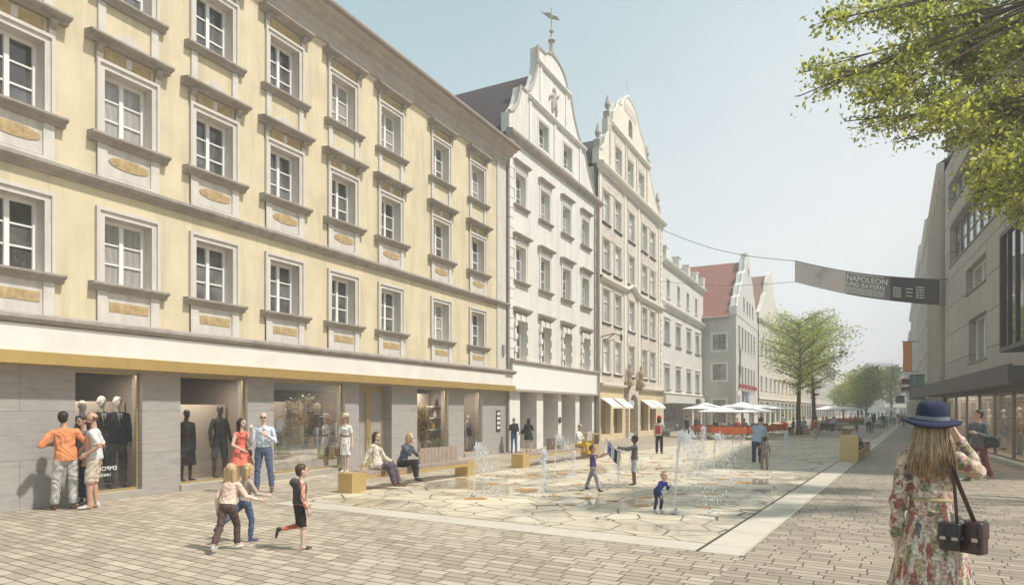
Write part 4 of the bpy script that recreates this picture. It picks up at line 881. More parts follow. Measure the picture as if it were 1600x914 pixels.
street_house('pale_right_house', 'pale yellow house seen edge on past the orange banner', RFp(118), AR2, seg(88.4,118), 18.0, 5, 10, mat('pale_yellow_stone',(.55,.50,.40),.9,.06), roofh=3)
street_house('far_right_house', 'far white house at the right end of the street', RFp(170), AR2, seg(118.4,170), 16.0, 4, 14, mat('far_white',(.58,.56,.52),.9,.05), roofh=4)
# slate hung tower behind, its ribbed side facing the camera
def slate_tower():
    P = Vector((25.3, 38.6, 0)); B = empty('slate_clad_tower', P, AR2, 'tall grey slate clad stair tower rising behind the stone block', 'building')
    q = MB(); q.box(-1.8, 0, .3, 3.5, 0, 17.6); q.build('wall', mat('pale_green_render',(.50,.50,.44),.9,.08), B)
    q = MB()
    for i in range(58): z = .3+i*.3; q.box(.0, .05, .35, 3.45, z, z+.26); q.box(0,.025,.32,3.48,z+.2,z+.3)
    q.build('slate_cladding', mat('pale_slate',(.36,.34,.32),.7,.15,3), B)
    q = MB(); q.box(-1.95,.15,.15,3.7,17.6,17.8); q.build('roof', M_ROOF, B)
slate_tower()
# oriel bay, signs, orange banner
def on_right(Y, out, z): v = RFp(Y); n = Vector((-1,.584,0)).normalized(); v = v+n*out; v.z = z; return v
o = empty('oriel_bay', on_right(61,0,0), AR2, 'teal glazed oriel bay projecting over the pavement on the right', 'bay window')
q = MB(); q.box(-1.3,1.3,-1.2,0,2.85,3.05); q.box(-1.3,1.3,-1.2,0,4.0,4.1); q.box(-1.3,1.3,-1.2,0,5.0,5.15)
for x in (-1.3,-.45,.4,1.2): q.box(x,x+.1,-1.2,-1.1,3.05,5.0)
for x in (-1.3,1.2): q.box(x,x+.1,-.65,-.55,3.05,5.0)
q.build('frame', mat('dark_bay_frame',(.08,.09,.09),.6,.1), o)
q = MB(); q.box(-1.2,1.2,-1.12,0,3.05,5.0); q.build('pane', mat('teal_glass',(.13,.27,.25),.15,.1,spec=.8), o)
def hang_sign(nm, Y, out, z, wd, h, c, label, cat, group=None, txt=None):
    o = empty(nm, on_right(Y,out,z), 0, label, cat, group)
    q = MB(); q.box(-wd/2,wd/2,-.05,.05,-h/2,h/2); q.build('panel', mat(nm+'_paint_%d'%int(Y), c, .6, .08), o)
    q = MB(); q.tube([(wd/2,0,h/2-.05),(wd/2+1.0,0,h/2-.05)],.03,5); q.tube([(wd/2,0,-h/2+.05),(wd/2+1.0,0,-h/2+.05)],.03,5); q.build('bracket', M_DARK, o)
    return o
# orange banner: px 1411-1425, py 534-580
Yb = 76.0; z0, z1 = zy(580,Yb), zy(534,Yb)
o = empty('orange_flag', at(1418,Yb,0), 0, 'vertical orange banner hanging high from the right hand facades', 'banner')
q = MB(); n = 10
for i in range(n):
    a, b2 = z0+(z1-z0)*i/n, z0+(z1-z0)*(i+1)/n; q.box(-.52,.52,-.02+.03*math.sin(i*.9),.02+.03*math.sin(i*.9),a,b2+.002)
q.build('cloth', mat('orange_cloth',(.92,.30,.05),.8,.06), o)
q = MB(); q.tube([(-.6,0,z1+.03),(1.9,0,z1+.03)],.05,6); q.tube([(-.6,0,z0-.03),(1.9,0,z0-.03)],.04,6); q.build('pole', M_DARK, o)
hang_sign('hanging_sign', 62, 1.4, 4.6, 1.0, .5, (.25,.03,.03), 'small dark red sign hanging nearest the oriel bay', 'sign')
hang_sign('hanging_sign', 74, 1.4, 4.3, 1.0, .5, (.2,.03,.03), 'small dark red sign beyond the oriel bay, farther down the street', 'sign')
hang_sign('hanging_sign', 92, 1.8, 3.4, 1.2, 1.1, (.05,.05,.06), 'black hanging sign near the orange banner', 'sign')
# far end of the street
def far_block(nm, label, pxl, pxr, pyt, Y, depth, wall, roof, rh, rows, cols):
    x0, x1 = at(pxl,Y).x, at(pxr,Y).x; H = zy(pyt, Y)
    street_house(nm, label, Vector((x0,Y,0)), 0, x1-x0, H, rows, cols, wall, D=depth, roofh=rh, roof=roof, ww=1.4, wh=2.2)
far_block('far_end_house', 'pale building with grey mansard roof closing the street end', 1382, 1424, 583, 250, 25, mat('haze_wall',(.6,.58,.53),.9,.04), mat('far_slate',(.25,.25,.26),.9,.05), 5, 4, 6)
far_block('far_end_house', 'pinkish roofed house at the street end left of the mansard building', 1356, 1384, 592, 275, 25, mat('haze_wall2',(.6,.55,.5),.9,.04), mat('far_red',(.4,.16,.13),.9,.05), 5, 4, 5)
far_block('far_end_house', 'lowest pale house at the street end behind the far trees', 1318, 1357, 612, 290, 25, mat('haze_wall3',(.62,.6,.56),.9,.04), mat('far_red2',(.36,.18,.15),.9,.05), 4, 3, 7)

# ================================================================== banner on its cable across the street
def street_banner():
    A = Vector((12.1, 52.8, 16.3)); Bp = Vector((23.0, 35.4, 8.3))
    dr = Vector((Bp.x-A.x, Bp.y-A.y, 0)); Lh = dr.length; dr.normalize()
    t0 = .577
    P = A+(Bp-A)*t0; P0 = Vector((P.x, P.y, 0)); o = empty('street_banner', P0, math.atan2(dr.y, dr.x), 'long printed exhibition banner strung on a cable across the street', 'banner')
    Wd = Lh*(1-t0)
    top = lambda u: 11.55-(11.55-8.87)*u-.24*math.sin(math.pi*u)
    n = 40; q = MB()
    for i in range(n):
        u0, u1 = i/n, (i+1)/n; yy = lambda u: .05*math.sin(u*9)
        mi = 0 if u0 < .38 else (1 if u0 < .7 else 2)
        for sgn in (-.006, .006):
            q.quad((Wd*u0,yy(u0)+sgn,top(u0)-1.37),(Wd*u1,yy(u1)+sgn,top(u1)-1.37),(Wd*u1,yy(u1)+sgn,top(u1)),(Wd*u0,yy(u0)+sgn,top(u0)), mi)
    pic = mat('banner_picture', (.50,.47,.45), .8, .5, .9, stain=(.45,.27,.2), stainamt=.8, stainscale=.9)
    q.build('cloth', [pic, mat('banner_grey_mauve',(.20,.17,.165),.8,.08,1), mat('banner_dark',(.055,.045,.045),.8,.15,1)], o, fix=False)
    wt = mat('banner_lettering', (.85,.84,.82), .7, 0)
    def txt(s, u, dz, size):
        # letters follow the slope of the cloth
        me = text_mesh(s, size, wt, .004, 'LEFT'); n_ = len(me.vertices); co = np.empty(n_*3, 'f'); me.vertices.foreach_get('co', co); co = co.reshape(-1,3)
        out = np.empty_like(co); uu = u+co[:,0]/Wd
        out[:,0] = Wd*uu; out[:,1] = .05*np.sin(uu*9)-.02-co[:,2]; out[:,2] = 11.55-(11.55-8.87)*uu-.24*np.sin(np.pi*uu)+dz+co[:,1]
        me.vertices.foreach_set('co', out.astype('f').ravel()); me.update(); link('lettering', me, o)
    txt('NAPOLEON', .405, -.50, .455); txt('UND BAYERN', .405, -.82, .365)
    def lines(u0, u1, dz, k=5):        # unreadable small print kept as tiny dashes
        q = MB(); u = u0
        while u < u1:
            l = random.uniform(.008,.022); x0, x1 = Wd*u, Wd*min(u+l,u1)
            z = top(u)+dz; z2 = top(min(u+l,u1))+dz; y = .05*math.sin(u*9)-.022
            q.quad((x0,y,z),(x1,y,z2),(x1,y,z2+.045),(x0,y,z+.045)); u += l+.004
        q.build('small_print', wt, o)
    lines(.41,.66,-.1); lines(.405,.665,-.94); lines(.405,.665,-1.04); lines(.405,.665,-1.14); lines(.40,.66,-1.24)
    for k in range(5): lines(.72,.77,-.62-.12*k); lines(.80,.84,-.62-.2*(k%3)); lines(.86,.91,-.5-.14*k)
    q = MB(); a = Vector((-(Lh*t0),0,A.z)); pts = []
    for i in range(25):
        u = i/24; x = -Lh*t0+Lh*t0*u; z = A.z+(11.55-A.z)*u-.5*math.sin(math.pi*u); pts.append((x,0,z))
    q.tube(pts, .022, 5)
    q.tube([(Wd*i/20, .05*math.sin(i/20*9), top(i/20)+.01) for i in range(21)], .022, 5)
    q.tube([(Wd,0,top(1)),(Wd+1.2,0,top(1)-.1)], .022, 5)
    pts = [(-Lh*t0+Lh*t0*i/24,0,12.2+(10.2-12.2)*i/24-.3*math.sin(math.pi*i/24)) for i in range(25)]; q.tube(pts, .015, 5); q.tube([(Wd,0,top(1)-1.37),(Wd+1.2,0,top(1)-1.45)],.015,5)
    q.build('cable', M_DARK, o)
street_banner()

# ================================================================== trees
def leaf_mat(name, c1, c2, tr=.55):
    m = bpy.data.materials.new(name); m.use_nodes = True; t = m.node_tree; N = t.nodes; K = t.links.new; b = N['Principled BSDF']; o = N['Material Output']
    g = N.new('ShaderNodeNewGeometry'); mx = N.new('ShaderNodeMix'); mx.data_type = 'RGBA'; mx.inputs['A'].default_value = c1+(1,); mx.inputs['B'].default_value = c2+(1,)
    K(g.outputs['Random Per Island'], mx.inputs['Factor']); K(mx.outputs['Result'], b.inputs['Base Color']); b.inputs['Roughness'].default_value = .5
    tl = N.new('ShaderNodeBsdfTranslucent'); s = N.new('ShaderNodeVectorMath'); s.operation = 'MULTIPLY'; s.inputs[1].default_value = (1.5,1.6,.7); K(mx.outputs['Result'], s.inputs[0]); K(s.outputs[0], tl.inputs['Color'])
    ms = N.new('ShaderNodeMixShader'); ms.inputs[0].default_value = tr; K(b.outputs[0], ms.inputs[1]); K(tl.outputs[0], ms.inputs[2]); K(ms.outputs[0], o.inputs['Surface']); return m
def leaves(centres, size, name, m, parent, rng=RNG):
    c = np.asarray(centres); n = len(c); a = rng.normal(size=(n,3)); a /= np.linalg.norm(a,axis=1)[:,None]; b = rng.normal(size=(n,3)); b -= (b*a).sum(1)[:,None]*a; b /= np.linalg.norm(b,axis=1)[:,None]
    sz = size*rng.uniform(.6,1.3,n)[:,None]; nrm = np.cross(a,b)*.18*sz
    v = np.stack([c-a*sz, c-b*sz*.5+nrm, c+a*sz, c+b*sz*.5+nrm],1).reshape(-1,3)
    me = bpy.data.meshes.new(name); me.vertices.add(4*n); me.vertices.foreach_set('co', v.astype('f').ravel()); me.loops.add(4*n); me.loops.foreach_set('vertex_index', np.arange(4*n)); me.polygons.add(n); me.polygons.foreach_set('loop_start', np.arange(0,4*n,4)); me.polygons.foreach_set('loop_total', np.full(n,4)); me.update(calc_edges=True); me.materials.append(m)
    return link(name, me, parent)
M_BARK = mat('tree_bark', (.085,.065,.05), .95, .3, 8, .6, 30)
LM = leaf_mat('spring_leaf', (.20,.225,.055), (.42,.43,.12), .6)
LMD = leaf_mat('dark_leaf', (.12,.13,.04), (.46,.44,.16), .6)
def tree(nm, label, P, H, ctrz, rad, hgt, nl, ls, lean=0.02, group=None, m=LM, seed=1, tr=.18, base=.3, loose=1.0):
    rng = np.random.default_rng(seed); rr = random.Random(seed)
    o = empty(nm, P, rr.random()*6, label, 'tree', group); q = MB()
    top = H*.93; tp = [(lean*z*math.sin(z*.6+seed), lean*z*math.cos(z*.5), z) for z in np.linspace(0,top,12)]
    q.tube(tp, [tr*(1.35 if i==0 else 1)*(1-.9*(i/11)**1.1)+.015 for i in range(12)], 8)
    cen = []
    nb = 34
    for i in range(nb):
        z = base*H+(top-base*H)*(i/nb)**.9; a = i*2.4+rr.uniform(-.3,.3)
        prof = max(.12, math.sin(math.pi*min(1,max(0,(z-(ctrz-hgt/2))/hgt))**.75))
        L_ = rad*prof*rr.uniform(.75,1.12); up = .25+.35*(z/H)
        k = int(z/top*11); bx, by = tp[min(k,11)][0], tp[min(k,11)][1]
        pts = []; p = Vector((bx,by,z)); d = Vector((math.cos(a),math.sin(a),up)).normalized()
        for j in range(6):
            pts.append(p.copy()); p = p+d*L_/5; d = (d+Vector((rr.uniform(-.22,.22),rr.uniform(-.22,.22),rr.uniform(-.12,.12)))).normalized()
        q.tube(pts, [.055*tr/.18*(1-j/6)+.008 for j in range(6)], 5)
        for j in range(1,6):
            for s in range(3):
                dd = Vector((rr.uniform(-1,1),rr.uniform(-1,1),rr.uniform(-.25,.45))).normalized(); l = L_*rr.uniform(.16,.36); e = pts[j]+dd*l
                q.tube([pts[j], pts[j]+dd*l*.5+Vector((0,0,.03)), e], [.012,.008,.004], 4); cen.append((e, .20*L_*rr.uniform(.6,1.2))); cen.append((pts[j]+dd*l*.55, .16*L_))
    q.build('trunk', M_BARK, o, fix=False)
    wts = np.array([c[1] for c in cen]); pos = np.array([c[0] for c in cen]); idx = rng.choice(len(cen), nl, p=wts/wts.sum())
    off = rng.normal(size=(nl,3))*wts[idx][:,None]*np.array([.85,.85,.42])*loose
    leaves(pos[idx]+off, ls, 'crown', m, o, rng); return o
tree('plaza_tree', 'nearer of the two light green trees beside the cafe umbrellas', gp(1248,679), 9.2, 6.6, 3.1, 7.4, 9500, .075, group='trees in the square', seed=3, tr=.17, base=.33)
tree('plaza_tree', 'paler sparse tree just behind the nearer plaza tree', gp(1271,673), 10.2, 7.0, 3.7, 7.6, 7500, .09, group='trees in the square', seed=5, tr=.19, base=.28, m=leaf_mat('pale_leaf',(.24,.28,.06),(.42,.44,.12),.6))
FT = [(1354,660,8.6,3.4,7,'tallest of the far tree row, standing alone in front'),(1341,658.5,7.6,2.8,8,'left slender far tree beside the second umbrellas'),(1346,657.4,8.2,3.0,9,'middle slender tree of the far row'),(1393,655.0,11.5,4.0,11,'hazy far tree in front of the mansard roofed building'),(1318,656.2,7.0,2.6,12,'small hazy tree behind the second umbrella group')]
for x, y, H, r, sd, lb in FT: tree('distant_tree', lb, gp(x,y), H, H*.64, r, H*.8, 3800, .17, group='far trees down the street', seed=sd, tr=.17, base=.22)
def big_tree():
    o = empty('overhanging_tree', (14.6, 12.0, 0), 0, 'big foreground tree whose leafy branches hang in from the top right', 'tree')
    rng = np.random.default_rng(42); rr = random.Random(42)
    C = [(1285,35,15,5),(1312,38,14,4),(1345,22,24,9),(1385,12,30,13),(1430,15,30,12),(1405,45,26,9),(1262,112,20,8),(1290,122,26,10),(1325,118,30,12),(1250,150,14,3),(1345,150,34,12),(1380,100,30,9),(1385,150,40,14),(1420,95,34,12),(1450,60,40,16),(1480,95,50,26),(1430,150,40,16),
         (1395,190,22,8),(1402,222,12,3),(1350,195,24,6),(1320,190,14,2),(1440,205,26,8),(1475,170,45,24),(1500,40,55,30),(1520,110,55,32),(1560,50,60,36),(1600,90,60,34),(1545,170,50,28),(1590,170,50,28),(1500,215,34,14),(1545,235,40,18),(1590,240,40,20),(1515,265,22,8),(1555,290,30,13),(1595,300,36,18),(1530,300,20,8),(1548,320,18,6),(1590,335,22,10),
         (1640,60,70,34),(1660,160,80,36),(1650,270,60,26),(1720,80,90,30),(1740,200,90,30),(1500,-50,70,26),(1400,-40,50,12),(1600,-70,80,28),(1350,-30,35,7),(1700,-60,90,20),(1830,100,110,20),(1830,-40,100,16),(1620,350,34,10),(1900,220,110,20)]
    q = MB(); T = Vector((0,0,0)); O = Vector((14.6,12.0,0))
    q.tube([(0,0,0),(.05,0,1.5),(-.1,.05,3.2),(-.1,.1,4.6)], [.42,.34,.30,.27], 12)
    forks = []
    for (fx,fy,fz) in ((-2.2,-.6,6.6),(-3.0,.8,8.0),(-1.5,1.6,9.4),(.4,-1.4,9.2),(-3.4,-.4,9.6),(-1.8,-.2,5.6)):
        s = Vector((-.1,.1,4.2)); e = Vector((fx,fy,fz)); m1 = s.lerp(e,.5)+Vector((rr.uniform(-.3,.3),rr.uniform(-.3,.3),.45)); q.tube([s, s.lerp(m1,.5), m1, m1.lerp(e,.5), e], [.17,.12,.09,.07,.05], 8); forks.append(e); forks.append(m1)
    pos = []
    for px, py, r, wgt in C:
        Y = 12.0+rr.uniform(-2.0,2.2); c = at(px, Y, zy(py,Y))-O; rad = r/FOC*Y
        f = min(forks, key=lambda p: (p-c).length+ (2 if p.x < c.x else 0)); mid = f.lerp(c,.5)+Vector((rr.uniform(-.25,.25),rr.uniform(-.25,.25),rr.uniform(-.1,.4)))
        q.tube([f, f.lerp(mid,.6)+Vector((0,0,.08)), mid, mid.lerp(c,.6), c, c+Vector((-rad*.6,0,rr.uniform(-.1,.2)))], [.034,.026,.02,.014,.009,.004], 6)
        tw = []
        for i in range(max(6,int(wgt*1.1))):
            s = mid.lerp(c, rr.uniform(.55,1.0)); d = Vector((rr.gauss(-.15,1),rr.gauss(0,1),rr.gauss(0,.7))); d.normalize(); e = s.lerp(c,.7)+d*rad*rr.uniform(.3,1.1)
            q.tube([s, s.lerp(e,.5)+Vector((0,0,rr.uniform(-.05,.1))), e], [.012,.008,.004], 4); tw.append((s,e))
        n = int(wgt*(34 if px < 1440 else 46))
        for i in range(n):
            s, e = tw[rr.randrange(len(tw))]; t = rr.uniform(.25,1.1); p = s+(e-s)*t; pos.append((p.x+rr.gauss(0,.125),p.y+rr.gauss(0,.15),p.z+rr.gauss(0,.10)))
    q.build('trunk', M_BARK, o, fix=False); leaves(pos, .052, 'crown', LMD, o, rng)
big_tree()

# ================================================================== air: thin summer haze
q = MB(); q.box(-320, 420, -60, 420, -1.0, 75)
hm = bpy.data.materials.new('haze'); hm.use_nodes = True; hN = hm.node_tree.nodes; hN.remove(hN['Principled BSDF'])
pv = hN.new('ShaderNodeVolumePrincipled'); pv.inputs['Color'].default_value = (.95,.98,1,1); pv.inputs['Density'].default_value = 0.0024; pv.inputs['Anisotropy'].default_value = .2
hm.node_tree.links.new(pv.outputs[0], hN['Material Output'].inputs['Volume'])
tag(q.build('haze', hm), kind='stuff')
ORD = ['leftmost']+'second third fourth fifth sixth seventh eighth ninth tenth eleventh twelfth thirteenth fourteenth fifteenth sixteenth'.split()
# ================================================================== benches
RU = math.atan2(UY, UX)
M_BGOLD = mat('bench_gold', (0.64,0.46,0.20), 0.38, 0.08, 3, metal=0.5, stain=(.45,.33,.14), stainamt=.25)
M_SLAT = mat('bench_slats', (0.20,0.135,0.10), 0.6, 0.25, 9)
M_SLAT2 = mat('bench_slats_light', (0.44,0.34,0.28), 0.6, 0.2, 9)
def slat_seat(x0, x1, y0, y1, z, h=.08, step=.06):
    q = MB(); n = int((x1-x0)/step)
    for i in range(n):
        a = x0+(x1-x0)*i/n; q.box(a, a+step*.66, y0, y1, z-h, z)
    return q
def lattice_back(x0, x1, y0, y1, z0, z1, n=28):
    q = MB(); w_ = (x1-x0)/n
    for i in range(n):
        a = x0+w_*i; q.box(a, a+w_*.7, y0, (y0+y1)/2, z0, z1)
    m_ = 8
    for j in range(m_):
        z = z0+(z1-z0)*j/m_; q.box(x0, x1, (y0+y1)/2+.004, y1, z, z+(z1-z0)/m_*.62)
    return q
def bench_A():
    o = empty('bench', gp(550,771), RU, 'long slatted bench with low gold end blocks where two women sit', 'bench', 'gold and timber benches')
    Ln, d, h = 4.85, .44, .44
    q = MB(); q.box(0,.44,0,d,0,h); q.box(Ln-.44,Ln,0,d,0,h); q.build('end_block', M_BGOLD, o)
    q = MB(); q.box(.44,Ln-.44,.0,.03,h-.15,h-.07); q.box(.44,Ln-.44,d-.03,d,h-.15,h-.07); q.build('rail', M_BGOLD, o)
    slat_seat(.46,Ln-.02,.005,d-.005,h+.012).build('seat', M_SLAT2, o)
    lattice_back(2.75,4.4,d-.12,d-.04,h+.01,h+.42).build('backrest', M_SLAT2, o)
bench_A()
def bench_B():
    o = empty('bench', gp(817,731), RU, 'long bench ending in a tall gold block where the newspaper reader sits', 'bench', 'gold and timber benches')
    Ln, d, h = 5.7, .44, .44
    q = MB(); q.box(0,.44,0,d,0,h); q.box(Ln-.5,Ln,-.1,.46,0,.96); q.build('end_block', M_BGOLD, o)
    q = MB(); q.box(Ln-.46,Ln-.04,-.108,-.1,.55,.9); q.build('recess', M_DARK, o)
    q = MB(); q.box(.44,Ln-.5,.0,.03,h-.15,h-.07); q.box(.44,Ln-.5,d-.03,d,h-.15,h-.07); q.build('rail', M_BGOLD, o)
    slat_seat(.46,Ln-.52,.005,d-.005,h+.012).build('seat', M_SLAT2, o)
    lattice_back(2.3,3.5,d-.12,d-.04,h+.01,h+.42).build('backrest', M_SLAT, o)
bench_B()
def bench_R():
    o = empty('bench', gp(1341,721), RU, 'bench with a tall gold end block beside the paved walkway on the right', 'bench', 'gold and timber benches')
    h = .44
    q = MB(); q.box(0,.3,0,.60,0,.95); q.box(3.6,3.9,0,.6,0,.46); q.box(6.6,6.9,0,.6,0,.46); q.build('end_block', M_BGOLD, o)
    q = MB(); q.box(.3,3.6,.02,.05,h-.16,h-.08); q.box(3.9,6.6,.02,.05,h-.16,h-.08); q.box(.3,3.6,.52,.55,h-.16,h-.08); q.build('rail', M_BGOLD, o)
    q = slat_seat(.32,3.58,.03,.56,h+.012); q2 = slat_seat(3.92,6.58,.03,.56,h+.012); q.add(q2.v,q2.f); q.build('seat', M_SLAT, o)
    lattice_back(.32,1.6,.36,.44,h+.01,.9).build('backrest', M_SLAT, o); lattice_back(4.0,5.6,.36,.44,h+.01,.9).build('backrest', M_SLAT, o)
bench_R()
def far_bench(px, py, Ln, lab, rz=RU, d=.9):
    o = empty('bench', gp(px,py), rz, lab, 'bench', 'gold and timber benches')
    q = MB(); q.box(0,.5,0,d,0,.45); q.box(Ln-.5,Ln,0,d,0,.45); q.build('end_block', M_BGOLD, o)
    slat_seat(.5,Ln-.5,.02,d-.02,.45,.1,.1).build('seat', M_SLAT, o); lattice_back(Ln*.4,Ln*.7,d*.6,d*.7,.46,.85,12).build('backrest', M_SLAT, o)
far_bench(1234,677.5,4.6,'bench between the first cafe umbrellas and the nearer plaza tree', rz=R(176))
far_bench(1256,679.0,4.2,'bench just below the two plaza tree trunks', rz=R(8))
far_bench(1311,670,6.0,'bench in front of the second umbrella group', rz=R(20), d=1.4)
far_bench(1290,664,5.0,'bench beside the orange seats under the second umbrella group', rz=R(20))

# ================================================================== parasols, chairs, tables
M_CANV = mat('white_canvas', (0.83,0.82,0.80), 0.85, 0.03, sub=0)
M_POLE = mat('wood_pole', (.30,.20,.15), .6, .1)
def make_umbrella(rw, zr, zt, nm='cafe_umbrella'):
    o = empty(nm, (0,0,0)); q = MB(); n = 8; ang = [math.pi/8+2*math.pi*i/n for i in range(n)]
    ring = lambda r, z, sag=1: [(r*math.cos(a)*sag, r*math.sin(a)*sag, z) for a in ang]
    r0, r1, r2 = ring(.06,zt), ring(rw*.5,zt-(zt-zr)*.58), ring(rw,zr); vs = r0+r1+r2+ring(rw,zr-.06)
    fs = [(i+n*k,(i+1)%n+n*k,(i+1)%n+n*(k+1),i+n*(k+1)) for k in range(3) for i in range(n)]+[tuple(range(n))[::-1]]
    q.add(vs, fs); q.build('canopy', M_CANV, o, fix=False)
    q = MB(); q.tube([(0,0,0),(0,0,zt+.08)], .035, 6); q.build('pole', M_POLE, o)
    q = MB()
    for a in ang: q.tube([(0,0,zt-.04),(rw*.98*math.cos(a),rw*.98*math.sin(a),zr-.02)], .015, 4); q.tube([(0,0,zr-.25),(rw*.5*math.cos(a),rw*.5*math.sin(a),zt-(zt-zr)*.62)], .012, 4)
    q.build('ribs', M_POLE, o)
    q = MB(); q.lathe([(.32,0),(.32,.06),(.06,.09)], (0,0,0), 10); q.build('base', M_LEAD, o); return o
UMB = [(1103.5,683,1.62,1.98,2.36,'leftmost white cafe umbrella, by the low white house'),(1127,686,1.5,1.78,2.10,'front row white umbrella nearest the leftmost one'),(1137.5,679,1.4,2.0,2.28,'back row white umbrella in front of the grey end wall window'),(1146.5,684.5,1.5,1.74,2.05,'front row white umbrella second from the left'),(1159.5,684,1.7,2.02,2.40,'tallest white cafe umbrella in the middle of the first group'),(1177,685.5,1.6,1.76,2.10,'front row white umbrella beside the tallest one'),(1190,679,1.8,2.0,2.34,'back row white umbrella right of the tallest one'),(1207,678,2.0,1.96,2.38,'rightmost white umbrella of the first cafe group')]
for i, (x, y, r, zr, zt, lb) in enumerate(UMB):
    o = make_umbrella(r, zr, zt); p = gp(x, y); o.location = (p.x,p.y,.01); tag(o, lb, 'umbrella', 'white cafe umbrellas')
proto = None
for i, (x, y) in enumerate([(1293,661),(1303,660),(1312,659.5),(1322,659),(1331,658.5),(1298,658.8),(1317,657.8)]):
    if proto is None: proto = make_umbrella(2.3, 2.0, 2.5, 'distant_umbrella'); o = proto
    else: o = copy_tree(proto)
    p = gp(x, y); o.location = (p.x,p.y,.01); o.rotation_euler = (0,0,i*.4); tag(o, ORD[[0,2,4,5,6,1,3][i]]+' white umbrella from the left in the second group beyond the plaza trees', 'umbrella', 'white umbrellas of the far cafe')
o = copy_tree(proto); p = gp(1386,655.3); o.location = (p.x,p.y,.01); tag(o, 'lone white umbrella at the hazy street end past the far trees', 'umbrella'); o['group'] = 'white umbrella at the street end'
M_ORG = mat('orange_shell', (.66,.13,.025), .45, .06)
M_WLEG = mat('white_leg', (.7,.68,.66), .5, 0)
def make_chair():
    o = empty('cafe_chair', (0,0,0)); q = MB(); n = 9
    rows = []
    prof = [(.20,.44),(.02,.42),(-.16,.43),(-.23,.52),(-.27,.68),(-.30,.84)]
    for j, (y, z) in enumerate(prof):
        w_ = [.22,.26,.27,.28,.29,.25][j]; wr = [.03,.06,.12,.16,.08,.0][j]
        rows.append([(w_*math.sin(t), y+(.18*(1-math.cos(t)) if j>2 else 0), z+wr*abs(math.sin(t))**2) for t in np.linspace(-math.pi/2,math.pi/2,n)])
    vs = [p for r in rows for p in r]; k = len(vs); vs += [(x,y-.02,z-.02) for x,y,z in vs]
    fs = [(j*n+i,j*n+i+1,(j+1)*n+i+1,(j+1)*n+i) for j in range(len(rows)-1) for i in range(n-1)]
    q.add(vs, fs+[tuple(a+k for a in f[::-1]) for f in fs]); q.build('shell', M_ORG, o, smooth=True, fix=False)
    for sx in (-1,1):
        for sy in (-1,1):
            q = MB(); q.tube([(sx*.12,sy*.12,.43),(sx*.21,sy*.21,0)], .012, 5); q.build('leg', M_WLEG, o)
    return o
def make_table():
    o = empty('cafe_table', (0,0,0)); q = MB(); q.box(-.35,.35,-.35,.35,.71,.74); q.build('tabletop', M_WLEG, o)
    q = MB(); q.tube([(0,0,.02),(0,0,.71)],.025,6); q.lathe([(.24,0),(.24,.02),(.03,.04)],(0,0,0),10); q.build('pedestal', M_WLEG, o); return o
cp = make_chair(); tp_ = make_table(); fc = True
rr = random.Random(11)
def put_chair(p, rz, lab, grp):
    global fc
    o = cp if fc else copy_tree(cp); fc = False; o.location = (p.x,p.y,.008); o.rotation_euler = (0,0,rz); tag(o, lab, 'chair', grp)
row = [(1087,684),(1096,685),(1106,686),(1117,687),(1127,687.5),(1137,688),(1148,688.5),(1158,688.5),(1168,687.5),(1177,687),(1187,686),(1197,684.5),(1206,683),(1215,681.5),(1222,680)]
for i,(x,y) in enumerate(row):
    put_chair(gp(x,y), R(rr.uniform(-30,30)), ORD[i]+' orange shell chair from the left in the front cafe row', 'orange chairs of the front cafe row')
    if i % 2 == 0: put_chair(gp(x+5,y-3.4), R(180+rr.uniform(-30,30)), ORD[i//2]+' orange shell chair from the left behind the front cafe row', 'orange chairs behind the front cafe row')
ft = True
for i,(x,y) in enumerate([(1101,684),(1121,685.3),(1142,686.2),(1163,686.5),(1183,684.8),(1202,682.4),(1218,679.5)]):
    o = tp_ if ft else copy_tree(tp_); ft = False; p = gp(x,y); o.location = (p.x,p.y,.008); tag(o, ORD[i]+' white cafe table from the left among the orange chairs', 'table', 'white cafe tables')
for i in range(16):
    x = 1293+i*3.3; put_chair(gp(x, 664.2-(x-1293)*.035), R(rr.uniform(-40,40)), ORD[i]+' orange chair from the left under the distant second umbrella group', 'orange chairs of the far cafe')

# ================================================================== fountain jets
def water_mat():
    m = bpy.data.materials.new('water_spray'); m.use_nodes = True; t = m.node_tree; N = t.nodes; K = t.links.new; b = N['Principled BSDF']; o = N['Material Output']
    b.inputs['Base Color'].default_value = (.90,.92,.94,1); b.inputs['Roughness'].default_value = .15; b.inputs['Specular IOR Level'].default_value = .8
    tr = N.new('ShaderNodeBsdfTransparent'); tl = N.new('ShaderNodeBsdfTranslucent'); tl.inputs['Color'].default_value = (.9,.92,.95,1)
    m1 = N.new('ShaderNodeMixShader'); m1.inputs[0].default_value = .4; K(b.outputs[0], m1.inputs[1]); K(tl.outputs[0], m1.inputs[2])
    m2 = N.new('ShaderNodeMixShader'); m2.inputs[0].default_value = .85; K(tr.outputs[0], m2.inputs[1]); K(m1.outputs[0], m2.inputs[2]); K(m2.outputs[0], o.inputs['Surface']); return m
M_WAT = water_mat()
OCT = [(1,0,0),(-1,0,0),(0,1,0),(0,-1,0),(0,0,1.5),(0,0,-1.5)]; OF = [(0,2,4),(2,1,4),(1,3,4),(3,0,4),(2,0,5),(1,2,5),(3,1,5),(0,3,5)]
